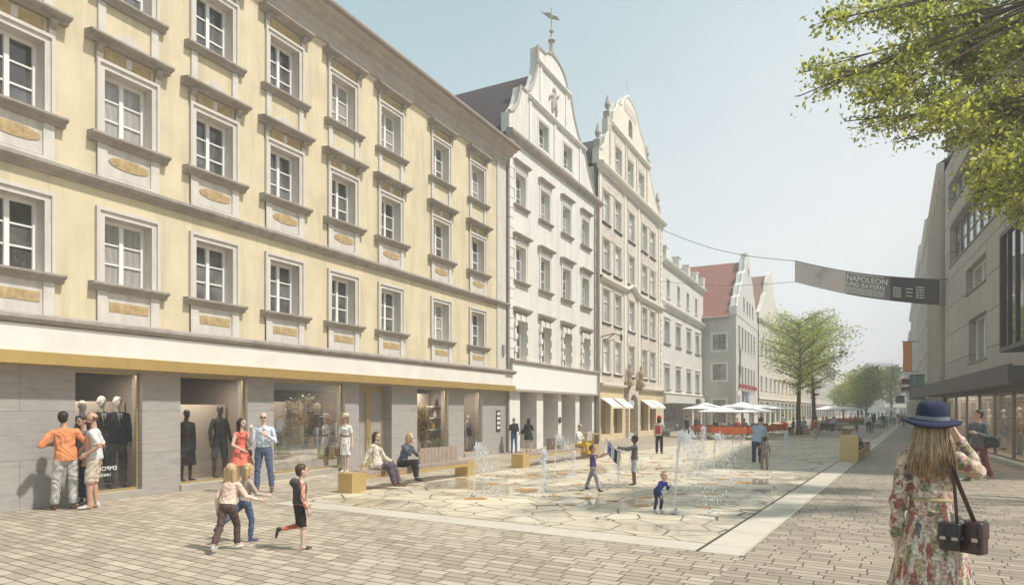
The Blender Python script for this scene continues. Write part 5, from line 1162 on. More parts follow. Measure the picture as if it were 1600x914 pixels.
def jet(px, pyb, pyt, arch=0.0, wide=.10, dens=1.0, lab='', peak=None):
    p = gp(px, pyb); H = zy(pyt, p.y); q = MB(); rr = random.Random(int(px*7))
    def pos(t): return (arch*t, 0, H*(1-(2*min(t,1)-1)**2) if arch else 0)
    def drop(x,y,z,s): q.add([(x+a*s,y+b2*s,z+c*s*rr.uniform(.8,2.2)) for a,b2,c in OCT], OF)
    q0 = MB()
    if arch:
        n = int(900*dens*max(.6,H))
        ts = [rr.random()**.8 for _ in range(n)]
        up = [(arch*t*.55, rr.gauss(0,.004), H*(1-(1-t/.45)**2) if t < .45 else 0) for t in np.linspace(0,.42,14)]
        q0.tube(up, [.007+.004*math.sin(i*2.1) for i in range(14)], 5)
        for t in ts:
            x = arch*t; z = H*(1-((t-.42)/(.42 if t<.42 else .60))**2); sp = .012+.10*max(0,t-.2)+wide*max(0,t-.4)
            x = arch*(t*.55 if t < .42 else .231+(t-.42)*1.325)
            drop(x+rr.gauss(0,sp), rr.gauss(0,sp*.8), max(.01,z+rr.gauss(0,sp*.9)), abs(rr.gauss(.002,.0035))+.0025)
    else:
        pts = [(rr.gauss(0,.004),rr.gauss(0,.004),H*i/12*.93) for i in range(13)]; q0.tube(pts, [.008+.006*(i/12)+rr.uniform(0,.004) for i in range(13)], 5)
        n = int(1000*dens*max(.5,H))
        for _ in range(n):
            t = rr.random(); z = H*(1-t*t*rr.random()); sp = .02+wide*.5*(1-z/H)**.5+wide*.25; drop(rr.gauss(0,sp*.5), rr.gauss(0,sp*.5), max(.01,z+rr.gauss(0,.02)), abs(rr.gauss(.003,.004))+.003)
    for _ in range(int(50*dens)):     # splash on the stones
        a = rr.random()*6.28; r = abs(rr.gauss(0,.25)); drop((arch if rr.random()<.6 else 0)+r*math.cos(a), r*math.sin(a), rr.uniform(.01,.07), rr.uniform(.004,.011))
    o = empty('fountain_jet', p, 0, lab, 'fountain jet', 'water jets in the paved square')
    q0.build('water_column', M_WAT, o, fix=False); q.build('droplets', M_WAT, o, fix=False)
    q = MB(); q.lathe([(.05,.009),(.05,.016),(.02,.018)], (0,0,0), 10); q.build('nozzle', M_LEAD, o)
J = [(740,775,697,.35,.12,1.0,'tall jet nearest the camera, right of the first bench'),(850,776,705,0,.10,.8,'slim straight jet left of the girl in grey trousers'),(866,744,681,.42,.18,1.1,'bushy arching jet in front of the newspaper reader'),(897,742,706,0,.09,.6,'small jet before the reader\'s yellow trousers'),(966,762,705,0,.09,.8,'jet rising between the two children with the towel'),(984,726,678,.18,.12,.7,'jet behind the boy in the grey jacket'),
     (1053,803,679,.62,.16,1.7,'largest arching jet falling beside the crouching toddler'),(1099,719,668,0,.16,1.1,'plump jet in front of the orange chairs on the left'),(1114,750,680,.45,.10,1.2,'tall arching jet left of the man with the child'),(1142,719,686,.5,.10,.7,'low arched jet nearest the man with the child'),(1156,704,684,.2,.08,.4,'smallest jet, behind the low arched one'),(1229,722,675,0,.12,.9,'isolated slim jet right of the man and child'),(929,752,741,0,.08,.2,'tiny bubbling jet behind the girl with pigtails')]
for a in J: jet(*a[:6], lab=a[6])
# ================================================================== people
def fab(name, c, rough=.85, var=.12, sc=9): return mat(name, c, rough, var, sc, .25, 60)
SK = mat('skin', (.52,.31,.215), .5, .06, 8, sub=.1); SKP = mat('pale_skin', (.62,.42,.33), .5, .05, 8, sub=.1); SKD = mat('dark_skin', (.16,.085,.055), .5, .08, 8)
LIP = mat('lips', (.38,.13,.11), .5, 0); EYE = mat('eye_dark', (.03,.025,.02), .3, 0)
HB = mat('black_hair', (.018,.014,.012), .55, .3, 30); HBR = mat('brown_hair', (.075,.042,.026), .55, .3, 30); HBL = mat('blonde_hair', (.46,.31,.16), .5, .3, 25); HGR = mat('grey_hair', (.32,.29,.26), .6, .2, 30)
WHT = fab('white_cloth', (.66,.64,.62)); BLK = fab('black_cloth', (.022,.022,.025)); NAVY = fab('navy_cloth', (.028,.032,.06)); JEAN = fab('blue_denim', (.085,.115,.185)); JEAND = fab('dark_denim', (.035,.05,.09)); GRY = fab('grey_cloth', (.24,.24,.26)); BEI = fab('beige_cloth', (.52,.44,.33)); BRN = fab('brown_cloth', (.12,.07,.05))
SHB = mat('black_shoe', (.025,.022,.022), .4, .1); SHW = mat('white_shoe', (.6,.58,.55), .5, .1); SHN = mat('brown_shoe', (.14,.065,.04), .45, .15)
def polka():
    m = mat('polka_dot_cloth', (.7,.68,.63), .8, 0); t = m.node_tree; N = t.nodes; K = t.links.new
    co = N.new('ShaderNodeTexCoord'); v = N.new('ShaderNodeTexVoronoi'); v.inputs['Scale'].default_value = 17; v.inputs['Randomness'].default_value = .35; K(co.outputs['Object'], v.inputs['Vector'])
    r = N.new('ShaderNodeMath'); r.operation = 'LESS_THAN'; r.inputs[1].default_value = .32; K(v.outputs['Distance'], r.inputs[0])
    x = N.new('ShaderNodeMix'); x.data_type = 'RGBA'; x.inputs['A'].default_value = (.7,.68,.63,1); x.inputs['B'].default_value = (.03,.03,.03,1); K(r.outputs[0], x.inputs['Factor']); K(x.outputs['Result'], N['Principled BSDF'].inputs['Base Color']); return m
POLKA = polka()
def plaid():
    m = mat('red_plaid', (.5,.12,.06), .85, 0); t = m.node_tree; N = t.nodes; K = t.links.new
    co = N.new('ShaderNodeTexCoord'); v = N.new('ShaderNodeTexChecker'); v.inputs['Scale'].default_value = 26; v.inputs['Color1'].default_value = (.55,.16,.08,1); v.inputs['Color2'].default_value = (.62,.42,.32,1); K(co.outputs['Object'], v.inputs['Vector']); K(v.outputs[0], N['Principled BSDF'].inputs['Base Color']); return m
PLAID = plaid()
def floral(name, cream=(.66,.56,.47), sc=6.5, vert=False):
    m = mat(name, cream, .85, 0); t = m.node_tree; N = t.nodes; K = t.links.new
    co = N.new('ShaderNodeTexCoord'); mp = N.new('ShaderNodeMapping'); K(co.outputs['Object'], mp.inputs[0])
    if vert: mp.inputs['Scale'].default_value = (2.2,2.2,.55)
    dn = N.new('ShaderNodeTexNoise'); dn.inputs['Scale'].default_value = 22; dn.inputs['Detail'].default_value = 4; K(mp.outputs[0], dn.inputs['Vector'])
    ad = N.new('ShaderNodeVectorMath'); ad.operation = 'MULTIPLY_ADD'; ad.inputs[1].default_value = (.07,.07,.07); K(dn.outputs['Color'], ad.inputs[0]); K(mp.outputs[0], ad.inputs[2])
    v = N.new('ShaderNodeTexVoronoi'); v.inputs['Scale'].default_value = sc; K(ad.outputs[0], v.inputs['Vector'])
    sp = N.new('ShaderNodeSeparateColor'); K(v.outputs['Color'], sp.inputs[0])
    cr = N.new('ShaderNodeValToRGB'); cr.color_ramp.interpolation = 'CONSTANT'; e = cr.color_ramp.elements
    pal = [(0,(.34,.12,.09)),(.16,(.24,.22,.13)),(.3,(.50,.31,.24)),(.42,(.18,.15,.16)),(.52,(.48,.36,.22)),(.64,(.30,.13,.12)),(.76,(.30,.27,.17)),(.88,(.54,.34,.28))]
    e[0].color = pal[0][1]+(1,); e[1].position = .16; e[1].color = pal[1][1]+(1,)
    for p, c in pal[2:]: x = e.new(p); x.color = c+(1,)
    K(sp.outputs[0], cr.inputs[0])
    n = N.new('ShaderNodeTexNoise'); n.inputs['Scale'].default_value = sc*2.2; n.inputs['Detail'].default_value = 6; n.inputs['Roughness'].default_value = .7; K(ad.outputs[0], n.inputs['Vector'])
    s = N.new('ShaderNodeMath'); s.operation = 'MULTIPLY_ADD'; s.inputs[1].default_value = -1.0; K(v.outputs['Distance'], s.inputs[0]); K(n.outputs['Fac'], s.inputs[2])
    r = N.new('ShaderNodeMapRange'); r.inputs['From Min'].default_value = -.10; r.inputs['From Max'].default_value = -.02; K(s.outputs[0], r.inputs['Value'])
    x = N.new('ShaderNodeMix'); x.data_type = 'RGBA'; x.inputs['A'].default_value = cream+(1,); K(cr.outputs[0], x.inputs['B']); K(r.outputs[0], x.inputs['Factor'])
    fn = N.new('ShaderNodeTexNoise'); fn.inputs['Scale'].default_value = 55; fn.inputs['Detail'].default_value = 4; K(co.outputs['Object'], fn.inputs['Vector']); fr = N.new('ShaderNodeMapRange'); fr.inputs['From Min'].default_value = .35; fr.inputs['From Max'].default_value = .65; fr.inputs['To Min'].default_value = .55; fr.inputs['To Max'].default_value = 1.35; K(fn.outputs['Fac'], fr.inputs['Value'])
    fs = N.new('ShaderNodeVectorMath'); fs.operation = 'SCALE'; K(x.outputs['Result'], fs.inputs[0]); K(fr.outputs[0], fs.inputs['Scale']); K(fs.outputs[0], N['Principled BSDF'].inputs['Base Color']); return m

def ringframe(d):
    d = d.normalized(); a = Vector((1,0,0)) if abs(d.x) < .9 else Vector((0,1,0)); uy = d.cross(a).normalized(); ux = uy.cross(d).normalized(); return ux, uy
class Prims:
    def __init__(s): s.mb = MB(); s.z = []
    def loft(s, rings, mt, n=12):      # rings: (c, ux, uy, rx, ry)
        vs = []; fs = []
        for c, ux, uy, rx, ry in rings:
            for k in range(n): t = 2*math.pi*k/n; vs.append(c+ux*(rx*math.cos(t))+uy*(ry*math.sin(t)))
        for i in range(len(rings)-1):
            for k in range(n): fs.append((i*n+k,i*n+(k+1)%n,(i+1)*n+(k+1)%n,(i+1)*n+k))
        fs.append(tuple(range(n))[::-1]); fs.append(tuple(range((len(rings)-1)*n,len(rings)*n))); s.mb.add(vs, fs)
        for a, b in zip(rings[:-1], rings[1:]): s.z.append((a, b, mt))
    def cap(s, p0, p1, r0, r1, mt, zone=True):
        d = p1-p0
        if d.length < 1e-5: d = Vector((0,0,1e-4))
        ux, uy = ringframe(d); dn = d.normalized(); R_ = []
        for a in (-90,-60,-30): R_.append((p0+dn*r0*math.sin(R(a)), ux, uy, max(.0005,r0*math.cos(R(a))), max(.0005,r0*math.cos(R(a)))))
        R_.append((p0,ux,uy,r0,r0)); R_.append((p1,ux,uy,r1,r1))
        for a in (30,60,90): R_.append((p1+dn*r1*math.sin(R(a)), ux, uy, max(.0005,r1*math.cos(R(a))), max(.0005,r1*math.cos(R(a)))))
        n = len(s.z); s.loft(R_, mt); s.z = s.z[:n]; s.z.append(((p0,ux,uy,r0,r0),(p1,ux,uy,r1,r1),mt))
    def ell(s, c, r, mt, Rm=None):
        Rm = Rm or Matrix.Identity(3); ux, uy, uz = Rm @ Vector((1,0,0)), Rm @ Vector((0,1,0)), Rm @ Vector((0,0,1)); R_ = []
        for i in range(9):
            a = R(-90+22.5*i); cc = max(.02, math.cos(a)); R_.append((c+uz*r[2]*math.sin(a), ux, uy, r[0]*cc, r[1]*cc))
        s.loft(R_, mt)
    def remesh(s, name, mats, vox, smooth=2, zones=True, wr_s=1.0):
        me = bpy.data.meshes.new('tmp'); me.from_pydata(s.mb.v, [], s.mb.f); bm = bmesh.new(); bm.from_mesh(me); bmesh.ops.recalc_face_normals(bm, faces=bm.faces); bm.to_mesh(me); bm.free()
        o = bpy.data.objects.new('tmp', me); COL.objects.link(o)
        m = o.modifiers.new('r','REMESH'); m.mode = 'VOXEL'; m.voxel_size = vox; m.use_smooth_shade = True
        if smooth: k = o.modifiers.new('s','SMOOTH'); k.factor = .5; k.iterations = smooth
        dg = bpy.context.evaluated_depsgraph_get(); dg.update(); out = bpy.data.meshes.new_from_object(o.evaluated_get(dg)); bpy.data.objects.remove(o); bpy.data.meshes.remove(me)
        out.name = name; out.materials.clear(); keys = list(mats.keys()) if isinstance(mats, dict) else None
        for mt in (mats.values() if keys else [mats]): out.materials.append(mt)
        nf = len(out.polygons)
        if keys and zones:
            C = np.empty(nf*3, 'f'); out.polygons.foreach_get('center', C); C = C.reshape(-1,3); best = np.full(nf, 1e9); idx = np.zeros(nf, int)
            for a, b, mt in s.z:
                p0, p1 = np.array(a[0]), np.array(b[0]); d = p1-p0; L2 = max(1e-9,(d*d).sum()); t = ((C-p0)@d)/L2; tc_ = np.clip(t,0,1); ov = np.abs(t-tc_)*math.sqrt(L2)
                q = C-(p0+tc_[:,None]*d)-((t-tc_)[:,None]*d); rx = a[3]+(b[3]-a[3])*tc_; ry = a[4]+(b[4]-a[4])*tc_
                x = q@np.array(a[1]); y = q@np.array(a[2]); rn = np.sqrt((x/rx)**2+(y/ry)**2); ds = (rn-1)*np.minimum(rx,ry); ds = np.where(ov>0, np.sqrt(np.maximum(ds,0)**2+ov**2)-0, ds)
                u = ds < best; best[u] = ds[u]; idx[u] = keys.index(mt)
            out.polygons.foreach_set('material_index', idx)
        if keys and zones:      # cloth wrinkles, only where there is cloth
            cl = [i for i, k in enumerate(keys) if k in ('top','bottom')]; lv = np.empty(nf*0+len(out.loops), np.int32); out.loops.foreach_get('vertex_index', lv)
            lt = np.empty(nf, np.int32); out.polygons.foreach_get('loop_total', lt); fm = np.repeat(np.isin(idx, cl), lt); nv = len(out.vertices); mk = np.ones(nv, bool); mk[lv[~fm]] = False
            co = np.empty(nv*3, 'f'); out.vertices.foreach_get('co', co); co = co.reshape(-1,3); nr = np.empty(nv*3, 'f'); out.vertices.foreach_get('normal', nr); nr = nr.reshape(-1,3)
            x, y, z = co.T; k = 1/max(.5, wr_s); x, y, z = x*k, y*k, z*k
            wx = x+.05*np.sin(z*19+y*11); wz = z+.06*np.sin(x*17+y*13+1.3)
            n_ = np.sin(wz*52+wx*31+2*np.sin(wx*23+wz*9))*.5+np.sin(wz*31-wx*47+1.7*np.sin(y*29))*.5; n_ = np.sign(n_)*np.abs(n_)**.7
            co += nr*(n_*mk*.0065*wr_s)[:,None]; out.vertices.foreach_set('co', co.ravel())
        out.polygons.foreach_set('use_smooth', [True]*nf); out.update(); return out

def V(*a): return Vector(a)
STAND = dict(TR=(.05,0,-1), SR=(.02,-.03,-1), TL=(-.05,0,-1), SL=(-.02,-.03,-1), UR=(.2,-.05,-1), FR=(.1,.2,-1), UL=(-.2,-.05,-1), FL=(-.1,.2,-1))
WALK = dict(TR=(.02,.4,-1), SR=(0,.1,-1), TL=(-.02,-.25,-1), SL=(0,-.55,-1), UR=(.2,-.3,-1), FR=(.1,.1,-1), UL=(-.2,.25,-1), FL=(-.05,.55,-1))
SIT = dict(TR=(.12,1,-.05), SR=(.05,.05,-1), TL=(-.12,1,-.05), SL=(-.05,.05,-1), UR=(.2,.2,-1), FR=(-.2,1,-.1), UL=(-.2,.2,-1), FL=(.2,1,-.1))
def vis_yaw(P, yaw):
    d = Vector((P.x,P.y)).normalized(); r = Vector((d.y,-d.x)); a = R(yaw); f = -d*math.cos(a)+r*math.sin(a); return math.atan2(f.y,f.x)-math.pi/2
def person(P, H, yaw, label, pose=None, lean=(0,0), skin=SK, top=WHT, bottom=JEAN, shoes=SHB, hair=HBR, style='short', sleeve=1.0, pants=1.0, heads=1.0, hem=.06, head=(0,0,0), skirt=None, hat=None, seat=None, wide=1.0, group=None, vox=None, extra=None, loose=1.0, name='person', cat='person', socks=None, glasses=False, beard=False, face=True, abs_rz=None, hands=True, twist=0, bust=False, neck=.09):
    """label + everything worn. pose: unit-ish direction vectors of every limb in the body's own frame (x right, y ahead, z up)"""
    po = dict(STAND); po.update(pose or {}); s = H/1.75; pr = Prims(); D = {k: Vector(v).normalized() for k, v in po.items() if isinstance(v, tuple)}
    rz = vis_yaw(P, yaw) if abs_rz is None else abs_rz; vox = vox or min(.028, max(.0085, P.y*.00068))
    legk = 1.0-.16*(heads-1); 
    sp = V(lean[1], lean[0], 1).normalized()                     # spine direction
    hip = V(0,0,0)
    side = V(1,0,0); side = (side-sp*side.dot(sp)).normalized(); fw = sp.cross(side); fw = -fw if fw.y < 0 else fw
    TW = Matrix.Rotation(R(twist), 3, sp); cs, cf = TW@side, TW@fw
    w_ = wide*(.92 if bust else 1)
    # torso rings
    def rg(h, rx, ry, f=0, top_=True): b, c = (cs,cf) if top_ else (side,fw); return (hip+sp*h*s+c*f*s, b, c, rx*s*w_, ry*s*w_)
    pr.loft([rg(-.085,.10,.085,0,False), rg(-.04,.155,.112,-.01,False), rg(.02,.165,.12,-.01,False), rg(.09,.148,.105,0,False)], 'bottom')
    o_ = .012*loose
    pr.loft([rg(.10-hem,.158+o_,.115+o_,-.004,False), rg(.10,.148+o_,.105+o_,0,False), rg(.20,.132+o_,.098+o_*.7,.002), rg(.30,.150+o_*.5,.110,.004), rg(.40,.168,.115+(.02 if bust else 0),.006 if not bust else .02), rg(.46,.165,.10,0), rg(.505,.12,.075,-.008), rg(.53,.065,.055,-.008)], 'top')
    nb = hip+sp*.52*s; nt = nb+(sp+V(0,.12,0)).normalized()*neck*s
    pr.cap(nb-sp*.03*s, nt+sp*.03*s, .056*s, .050*s, 'skin')
    # head
    hs = s*heads; Rh = Matrix.Rotation(R(head[0])+R(twist),3,'Z')@Matrix.Rotation(R(head[1]),3,'X')@Matrix.Rotation(R(head[2]),3,'Y')
    hc = nt+sp*.02*s+(Rh@V(0,.012,.085))*hs; hp = lambda x,y,z: hc+(Rh@V(x,y,z))*hs
    pr.ell(hp(0,-.008,.022), (.076*hs,.095*hs,.092*hs), 'skin', Rh); pr.ell(hp(0,.016,-.035), (.058*hs,.072*hs,.078*hs), 'skin', Rh)
    pr.ell(hp(0,.094,-.012), (.012*hs,.018*hs,.02*hs), 'skin', Rh); pr.cap(hp(0,.085,.02), hp(0,.104,-.018), .008*hs, .011*hs, 'skin')
    for q in (-1,1): pr.ell(hp(q*.078,-.01,-.005), (.012*hs,.018*hs,.03*hs), 'skin', Rh)
    mats = dict(skin=skin, top=top, bottom=bottom, shoes=shoes, lip=LIP, eye=EYE, hair=hair, sock=socks or skin)
    if face:
        pr.cap(hp(-.018,.082,-.055), hp(.018,.082,-.055), .0075*hs, .0075*hs, 'lip')
        for q in (-1,1): pr.ell(hp(q*.031,.078,.008), (.014*hs,.011*hs,.008*hs), 'eye', Rh); pr.cap(hp(q*.018,.084,.027), hp(q*.046,.076,.027), .0055*hs, .005*hs, 'hair')
    if beard: pr.ell(hp(0,.03,-.075), (.052*hs,.062*hs,.042*hs), 'hair', Rh)
    # arms
    J_ = {'head': hc, 'neck': nb}
    for k, q in (('R',1),('L',-1)):
        sh = hip+sp*.455*s+cs*q*.175*s*w_; U, F = TW@D['U'+k], TW@D['F'+k]; el_ = sh+U*.285*s; wr = el_+F*.25*s; sl = sleeve; tk = .008*loose
        pr.cap(sh-cs*q*.03*s, sh+U*.03*s, .062*s, .056*s, 'top')
        if sl <= 0: pr.cap(sh+U*.02*s, el_, .046*s, .037*s, 'skin')
        elif sl < 1:
            m_ = sh+U*.285*s*sl*1.1; pr.cap(sh, m_, (.050+tk)*s, (.047+tk)*s, 'top'); pr.cap(m_, el_, .042*s, .037*s, 'skin')
        else: pr.cap(sh, el_, (.048+tk)*s, (.040+tk)*s, 'top')
        if sl >= 1: pr.cap(el_, el_+F*.22*s, (.039+tk)*s, (.029+tk)*s, 'top'); pr.cap(el_+F*.2*s, wr, .026*s, .025*s, 'skin')
        else: pr.cap(el_, el_+F*.12*s, .036*s, .036*s, 'skin'); pr.cap(el_+F*.12*s, wr, .036*s, .025*s, 'skin')
        # hand : palm, four fingers, thumb
        ux, uy = ringframe(F); hx = TW@V(0,1,0) if abs(F.z) > .6 else V(0,0,1); hx = (hx-F*hx.dot(F)).normalized(); pn = F.cross(hx)
        if pn.dot(cs*q) > 0: pn = -pn                       # palm faces the body
        J_['wrist'+k] = wr; J_['elbow'+k] = el_; J_['shoulder'+k] = sh
        pr.loft([(wr,hx,pn,.026*s,.018*s),(wr+F*.04*s,hx,pn,.037*s,.017*s),(wr+F*.085*s,hx,pn,.040*s,.014*s),(wr+F*.095*s,hx,pn,.032*s,.010*s)], 'skin', 10)
        curl = po.get('curl'+k, .35)
        for i, ln in enumerate((.070,.078,.073,.058)):
            b0 = wr+F*.085*s+hx*(.030-.020*i)*s; d1 = (F+pn*curl*.6+hx*(.10-.07*i)).normalized(); d2 = (F*.8+pn*curl*1.6).normalized(); m1 = b0+d1*ln*.5*s; pr.cap(b0, m1, .0092*s, .0085*s, 'skin'); pr.cap(m1, m1+d2*ln*.45*s, .0085*s, .007*s, 'skin')
        b0 = wr+F*.025*s+hx*.026*s; d1 = (F*.7+hx*.7+pn*.35).normalized(); m1 = b0+d1*.035*s; pr.cap(b0, m1, .012*s, .010*s, 'skin'); pr.cap(m1, m1+(F*.9+hx*.15+pn*.5).normalized()*.03*s, .010*s, .008*s, 'skin')
        J_['hand'+k] = wr+F*.09*s+pn*.02*s
        # legs
        hj = hip+side*q*.085*s*w_-V(0,0,.02*s); T, S = D['T'+k], D['S'+k]; kn = hj+T*.42*s*legk; an = kn+S*.42*s*legk; pk = .010*loose
        fd = Vector(po.get('foot'+k, (q*.12,1,-.0))).normalized()
        if pants >= 1: pr.cap(hj, kn, (.086+pk)*s*w_, (.058+pk)*s, 'bottom'); pr.cap(kn, kn+S*.37*s*legk, (.056+pk)*s, (.044+pk*1.6)*s, 'bottom'); pr.cap(kn+S*.3*s*legk, an, .036*s, .034*s, 'sock')
        elif pants > 0:
            m_ = hj+T*.42*s*legk*min(1,pants*1.15); pr.cap(hj, m_, (.088+pk)*s*w_, (.070+pk)*s, 'bottom'); pr.cap(m_, kn, .062*s, .053*s, 'skin')
            pr.cap(kn, kn+S*.15*s, .052*s, .054*s, 'sock' if socks else 'skin'); pr.cap(kn+S*.13*s, an, .054*s, .034*s, 'sock' if socks else 'skin')
        else: pr.cap(hj, kn, .082*s*w_, .050*s, 'skin'); pr.cap(kn, kn+S*.14*s, .048*s, .051*s, 'skin'); pr.cap(kn+S*.13*s, an, .051*s, .032*s, 'skin')
        sd = S.cross(fd).normalized(); up = fd.cross(sd).normalized(); up = -up if up.dot(S) > 0 else up
        h0 = an-up*.045*s*1.0-fd*.045*s
        pr.loft([(h0,sd,up,.026*s,.030*s),(h0+fd*.02*s,sd,up,.034*s,.040*s),(h0+fd*.09*s-up*.004*s,sd,up,.038*s,.036*s),(h0+fd*.17*s-up*.012*s,sd,up,.044*s,.026*s),(h0+fd*.215*s-up*.014*s,sd,up,.038*s,.022*s),(h0+fd*.24*s-up*.016*s,sd,up,.02*s,.014*s)], 'shoes')
        pr.cap(an+S*-.01*s, h0+fd*.03*s, .040*s, .036*s, 'shoes'); J_['knee'+k] = kn; J_['ankle'+k] = an; J_['hip'+k] = hj
    J_['hip'] = hip
    if extra: extra(pr, s, hp, J_)
    zmin = min(v[2] for v in pr.mb.v); 
    dz = -zmin if seat is None else seat+.095*s
    me = pr.remesh(name, mats, vox, wr_s=s*loose**.5); n = len(me.vertices); co = np.empty(n*3,'f'); me.vertices.foreach_get('co',co); co = co.reshape(-1,3); co[:,2] += dz; me.vertices.foreach_set('co', co.ravel()); me.update()
    o = link(name, me, None, (P.x,P.y,P.z+.009), rz); tag(o, label, cat, group)
    off = V(0,0,dz)
    M = Matrix.Translation(o.location)@Matrix.Rotation(rz,4,'Z')@Matrix.Translation(off)
    o_world = {k: M@v for k, v in J_.items()}
    # hair
    if style != 'none' and style != 'bald':
        h = Prims()
        c = .004
        h.ell(hp(0,-.022,.040), ((.081+c)*hs,(.093+c)*hs,(.084+c)*hs), 'h', Rh); h.ell(hp(0,-.050,.0), (.074*hs,.062*hs,.085*hs), 'h', Rh)
        dn = V(0,0,-1)
        if style in ('long','bob'):
            Lh = .34 if style == 'long' else .17
            for q in (-1,1): h.cap(hp(q*.068,-.01,.03), hp(q*.075,-.02,-.02)+dn*Lh*hs*.55, .026*hs, .024*hs, 'h')
            for x in (-.06,-.03,0,.03,.06):
                h.cap(hp(x,-.07,.02), hp(x*1.15,-.075,-.03)+dn*Lh*hs*(1-abs(x)*2)+sp*0, .036*hs, .022*hs, 'h')
        if style == 'bun': h.ell(hp(0,-.12,.06), (.045*hs,)*3, 'h')
        if style == 'tails':
            for q in (-1,1): h.ell(hp(q*.11,-.02,.05), (.035*hs,.035*hs,.05*hs), 'h')
        if style == 'afro': h.ell(hp(0,-.03,.05), (.10*hs,.115*hs,.105*hs), 'h')
        if style == 'messy':
            rr_ = random.Random(int(H*1000))
            for i in range(14): a = rr_.uniform(0,6.28); h.ell(hp(.07*math.cos(a),-.03+.075*math.sin(a),.05+rr_.uniform(-.02,.06)), (.028*hs,)*3, 'h')
        link('hair', rmesh(h, 'hair', hair, max(.007,vox*.8), off), o)
    elif style == 'bald':
        h = Prims()
        for q in (-1,1): h.ell(hp(q*.066,-.035,.0), (.016*hs,.045*hs,.04*hs), 'h', Rh)
        h.ell(hp(0,-.085,-.005), (.055*hs,.02*hs,.045*hs), 'h', Rh); link('hair', rmesh(h, 'hair', hair, max(.007,vox*.8), off), o)
    if glasses:
        g_ = MB()
        for q in (-1,1): g_.ell(hp(q*.032,.098,.010)+off, (.026*hs,.008*hs,.018*hs), 8, 5, M=None)
        g_.tube([hp(-.07,.06,.016)+off, hp(-.03,.102,.018)+off, hp(.03,.102,.018)+off, hp(.07,.06,.016)+off], .004, 5); g_.build('sunglasses', EYE, o)
    if hat:
        kind, hm, bm_ = hat; q = MB(); A = Rh.to_4x4(); 
        br = .19 if kind == 'wide' else .14
        q.lathe([(br*.98*hs,-.012*hs),(br*hs,-.006*hs),(.10*hs,.012*hs),(.095*hs,.07*hs),(.085*hs,.10*hs),(.05*hs,.115*hs),(.002,.11*hs)], hp(0,-.012,.055)+off, 18, 0, 1, 1.08, ax=Rh); 
        ho = q.build('hat', hm, o, smooth=False)
        q = MB(); q.lathe([(.102*hs,.014*hs),(.1*hs,.045*hs)], hp(0,-.012,.055)+off, 18, 0, 1, 1.08, ax=Rh); q.build('hat_band', bm_, ho)
    if skirt:
        sm, lk, flare, pl = skirt            # material, length below hip (x s), bottom half width, pleats
        q = MB(); n = 56; rows = 12; vs = []; rr_ = random.Random(5); ph = [rr_.uniform(0,6) for _ in range(4)]
        cb = (J_['kneeR']+J_['kneeL'])/2; 
        for j in range(rows+1):
            t = j/rows; h = .20-(lk+.20)*t; c0 = sp*h*s if h > 0 else V(0,0,h*s)+V(cb.x,cb.y,0)*(-h/.42)*.6
            rx = (.154+.032*min(1,t*3.0))*s*w_+max(0,t-.12)*(flare-.165)*s/.88; ry = rx*(.74+.12*t)
            for k in range(n):
                a = 2*math.pi*k/n; am = 1+pl*t*(.6*math.sin(a*13+ph[0]+t)+.3*math.sin(a*7+ph[1])+.2*math.sin(a*23+ph[2])); vs.append(c0+side*rx*am*math.cos(a)+fw*ry*am*math.sin(a)+off)
        fs = [(j*n+k,j*n+(k+1)%n,(j+1)*n+(k+1)%n,(j+1)*n+k) for j in range(rows) for k in range(n)]
        q.add(vs, fs); so_ = q.build('skirt', sm, o, smooth=True, fix=False)
    o_world['M'] = M; o_world['s'] = s; o_world['obj'] = o; return o_world
def rmesh(pr, name, m, vox, off=V(0,0,0), smooth=1):
    me = pr.remesh(name, {'h': m}, vox, smooth, zones=False)
    if name == 'hair':          # locks: grooves running down the hair, stronger towards the ends
        n = len(me.vertices); co = np.empty(n*3,'f'); me.vertices.foreach_get('co',co); co = co.reshape(-1,3); nr = np.empty(n*3,'f'); me.vertices.foreach_get('normal',nr); nr = nr.reshape(-1,3)
        c = co.mean(0); zt = co[:,2].max(); a = np.arctan2(co[:,0]-c[0], co[:,1]-c[1]); dz_ = (zt-co[:,2])
        g_ = np.sin(a*15+np.sin(dz_*26)*1.3)+.6*np.sin(a*31-dz_*17); co += nr*(g_*(.0022+.012*np.clip(dz_-.1,0,.3)))[:,None]; me.vertices.foreach_set('co', co.ravel()); me.update()
    if off.length:
        n = len(me.vertices); co = np.empty(n*3,'f'); me.vertices.foreach_get('co',co); co = co.reshape(-1,3); co += np.array(off,'f'); me.vertices.foreach_set('co', co.ravel()); me.update()
    return me
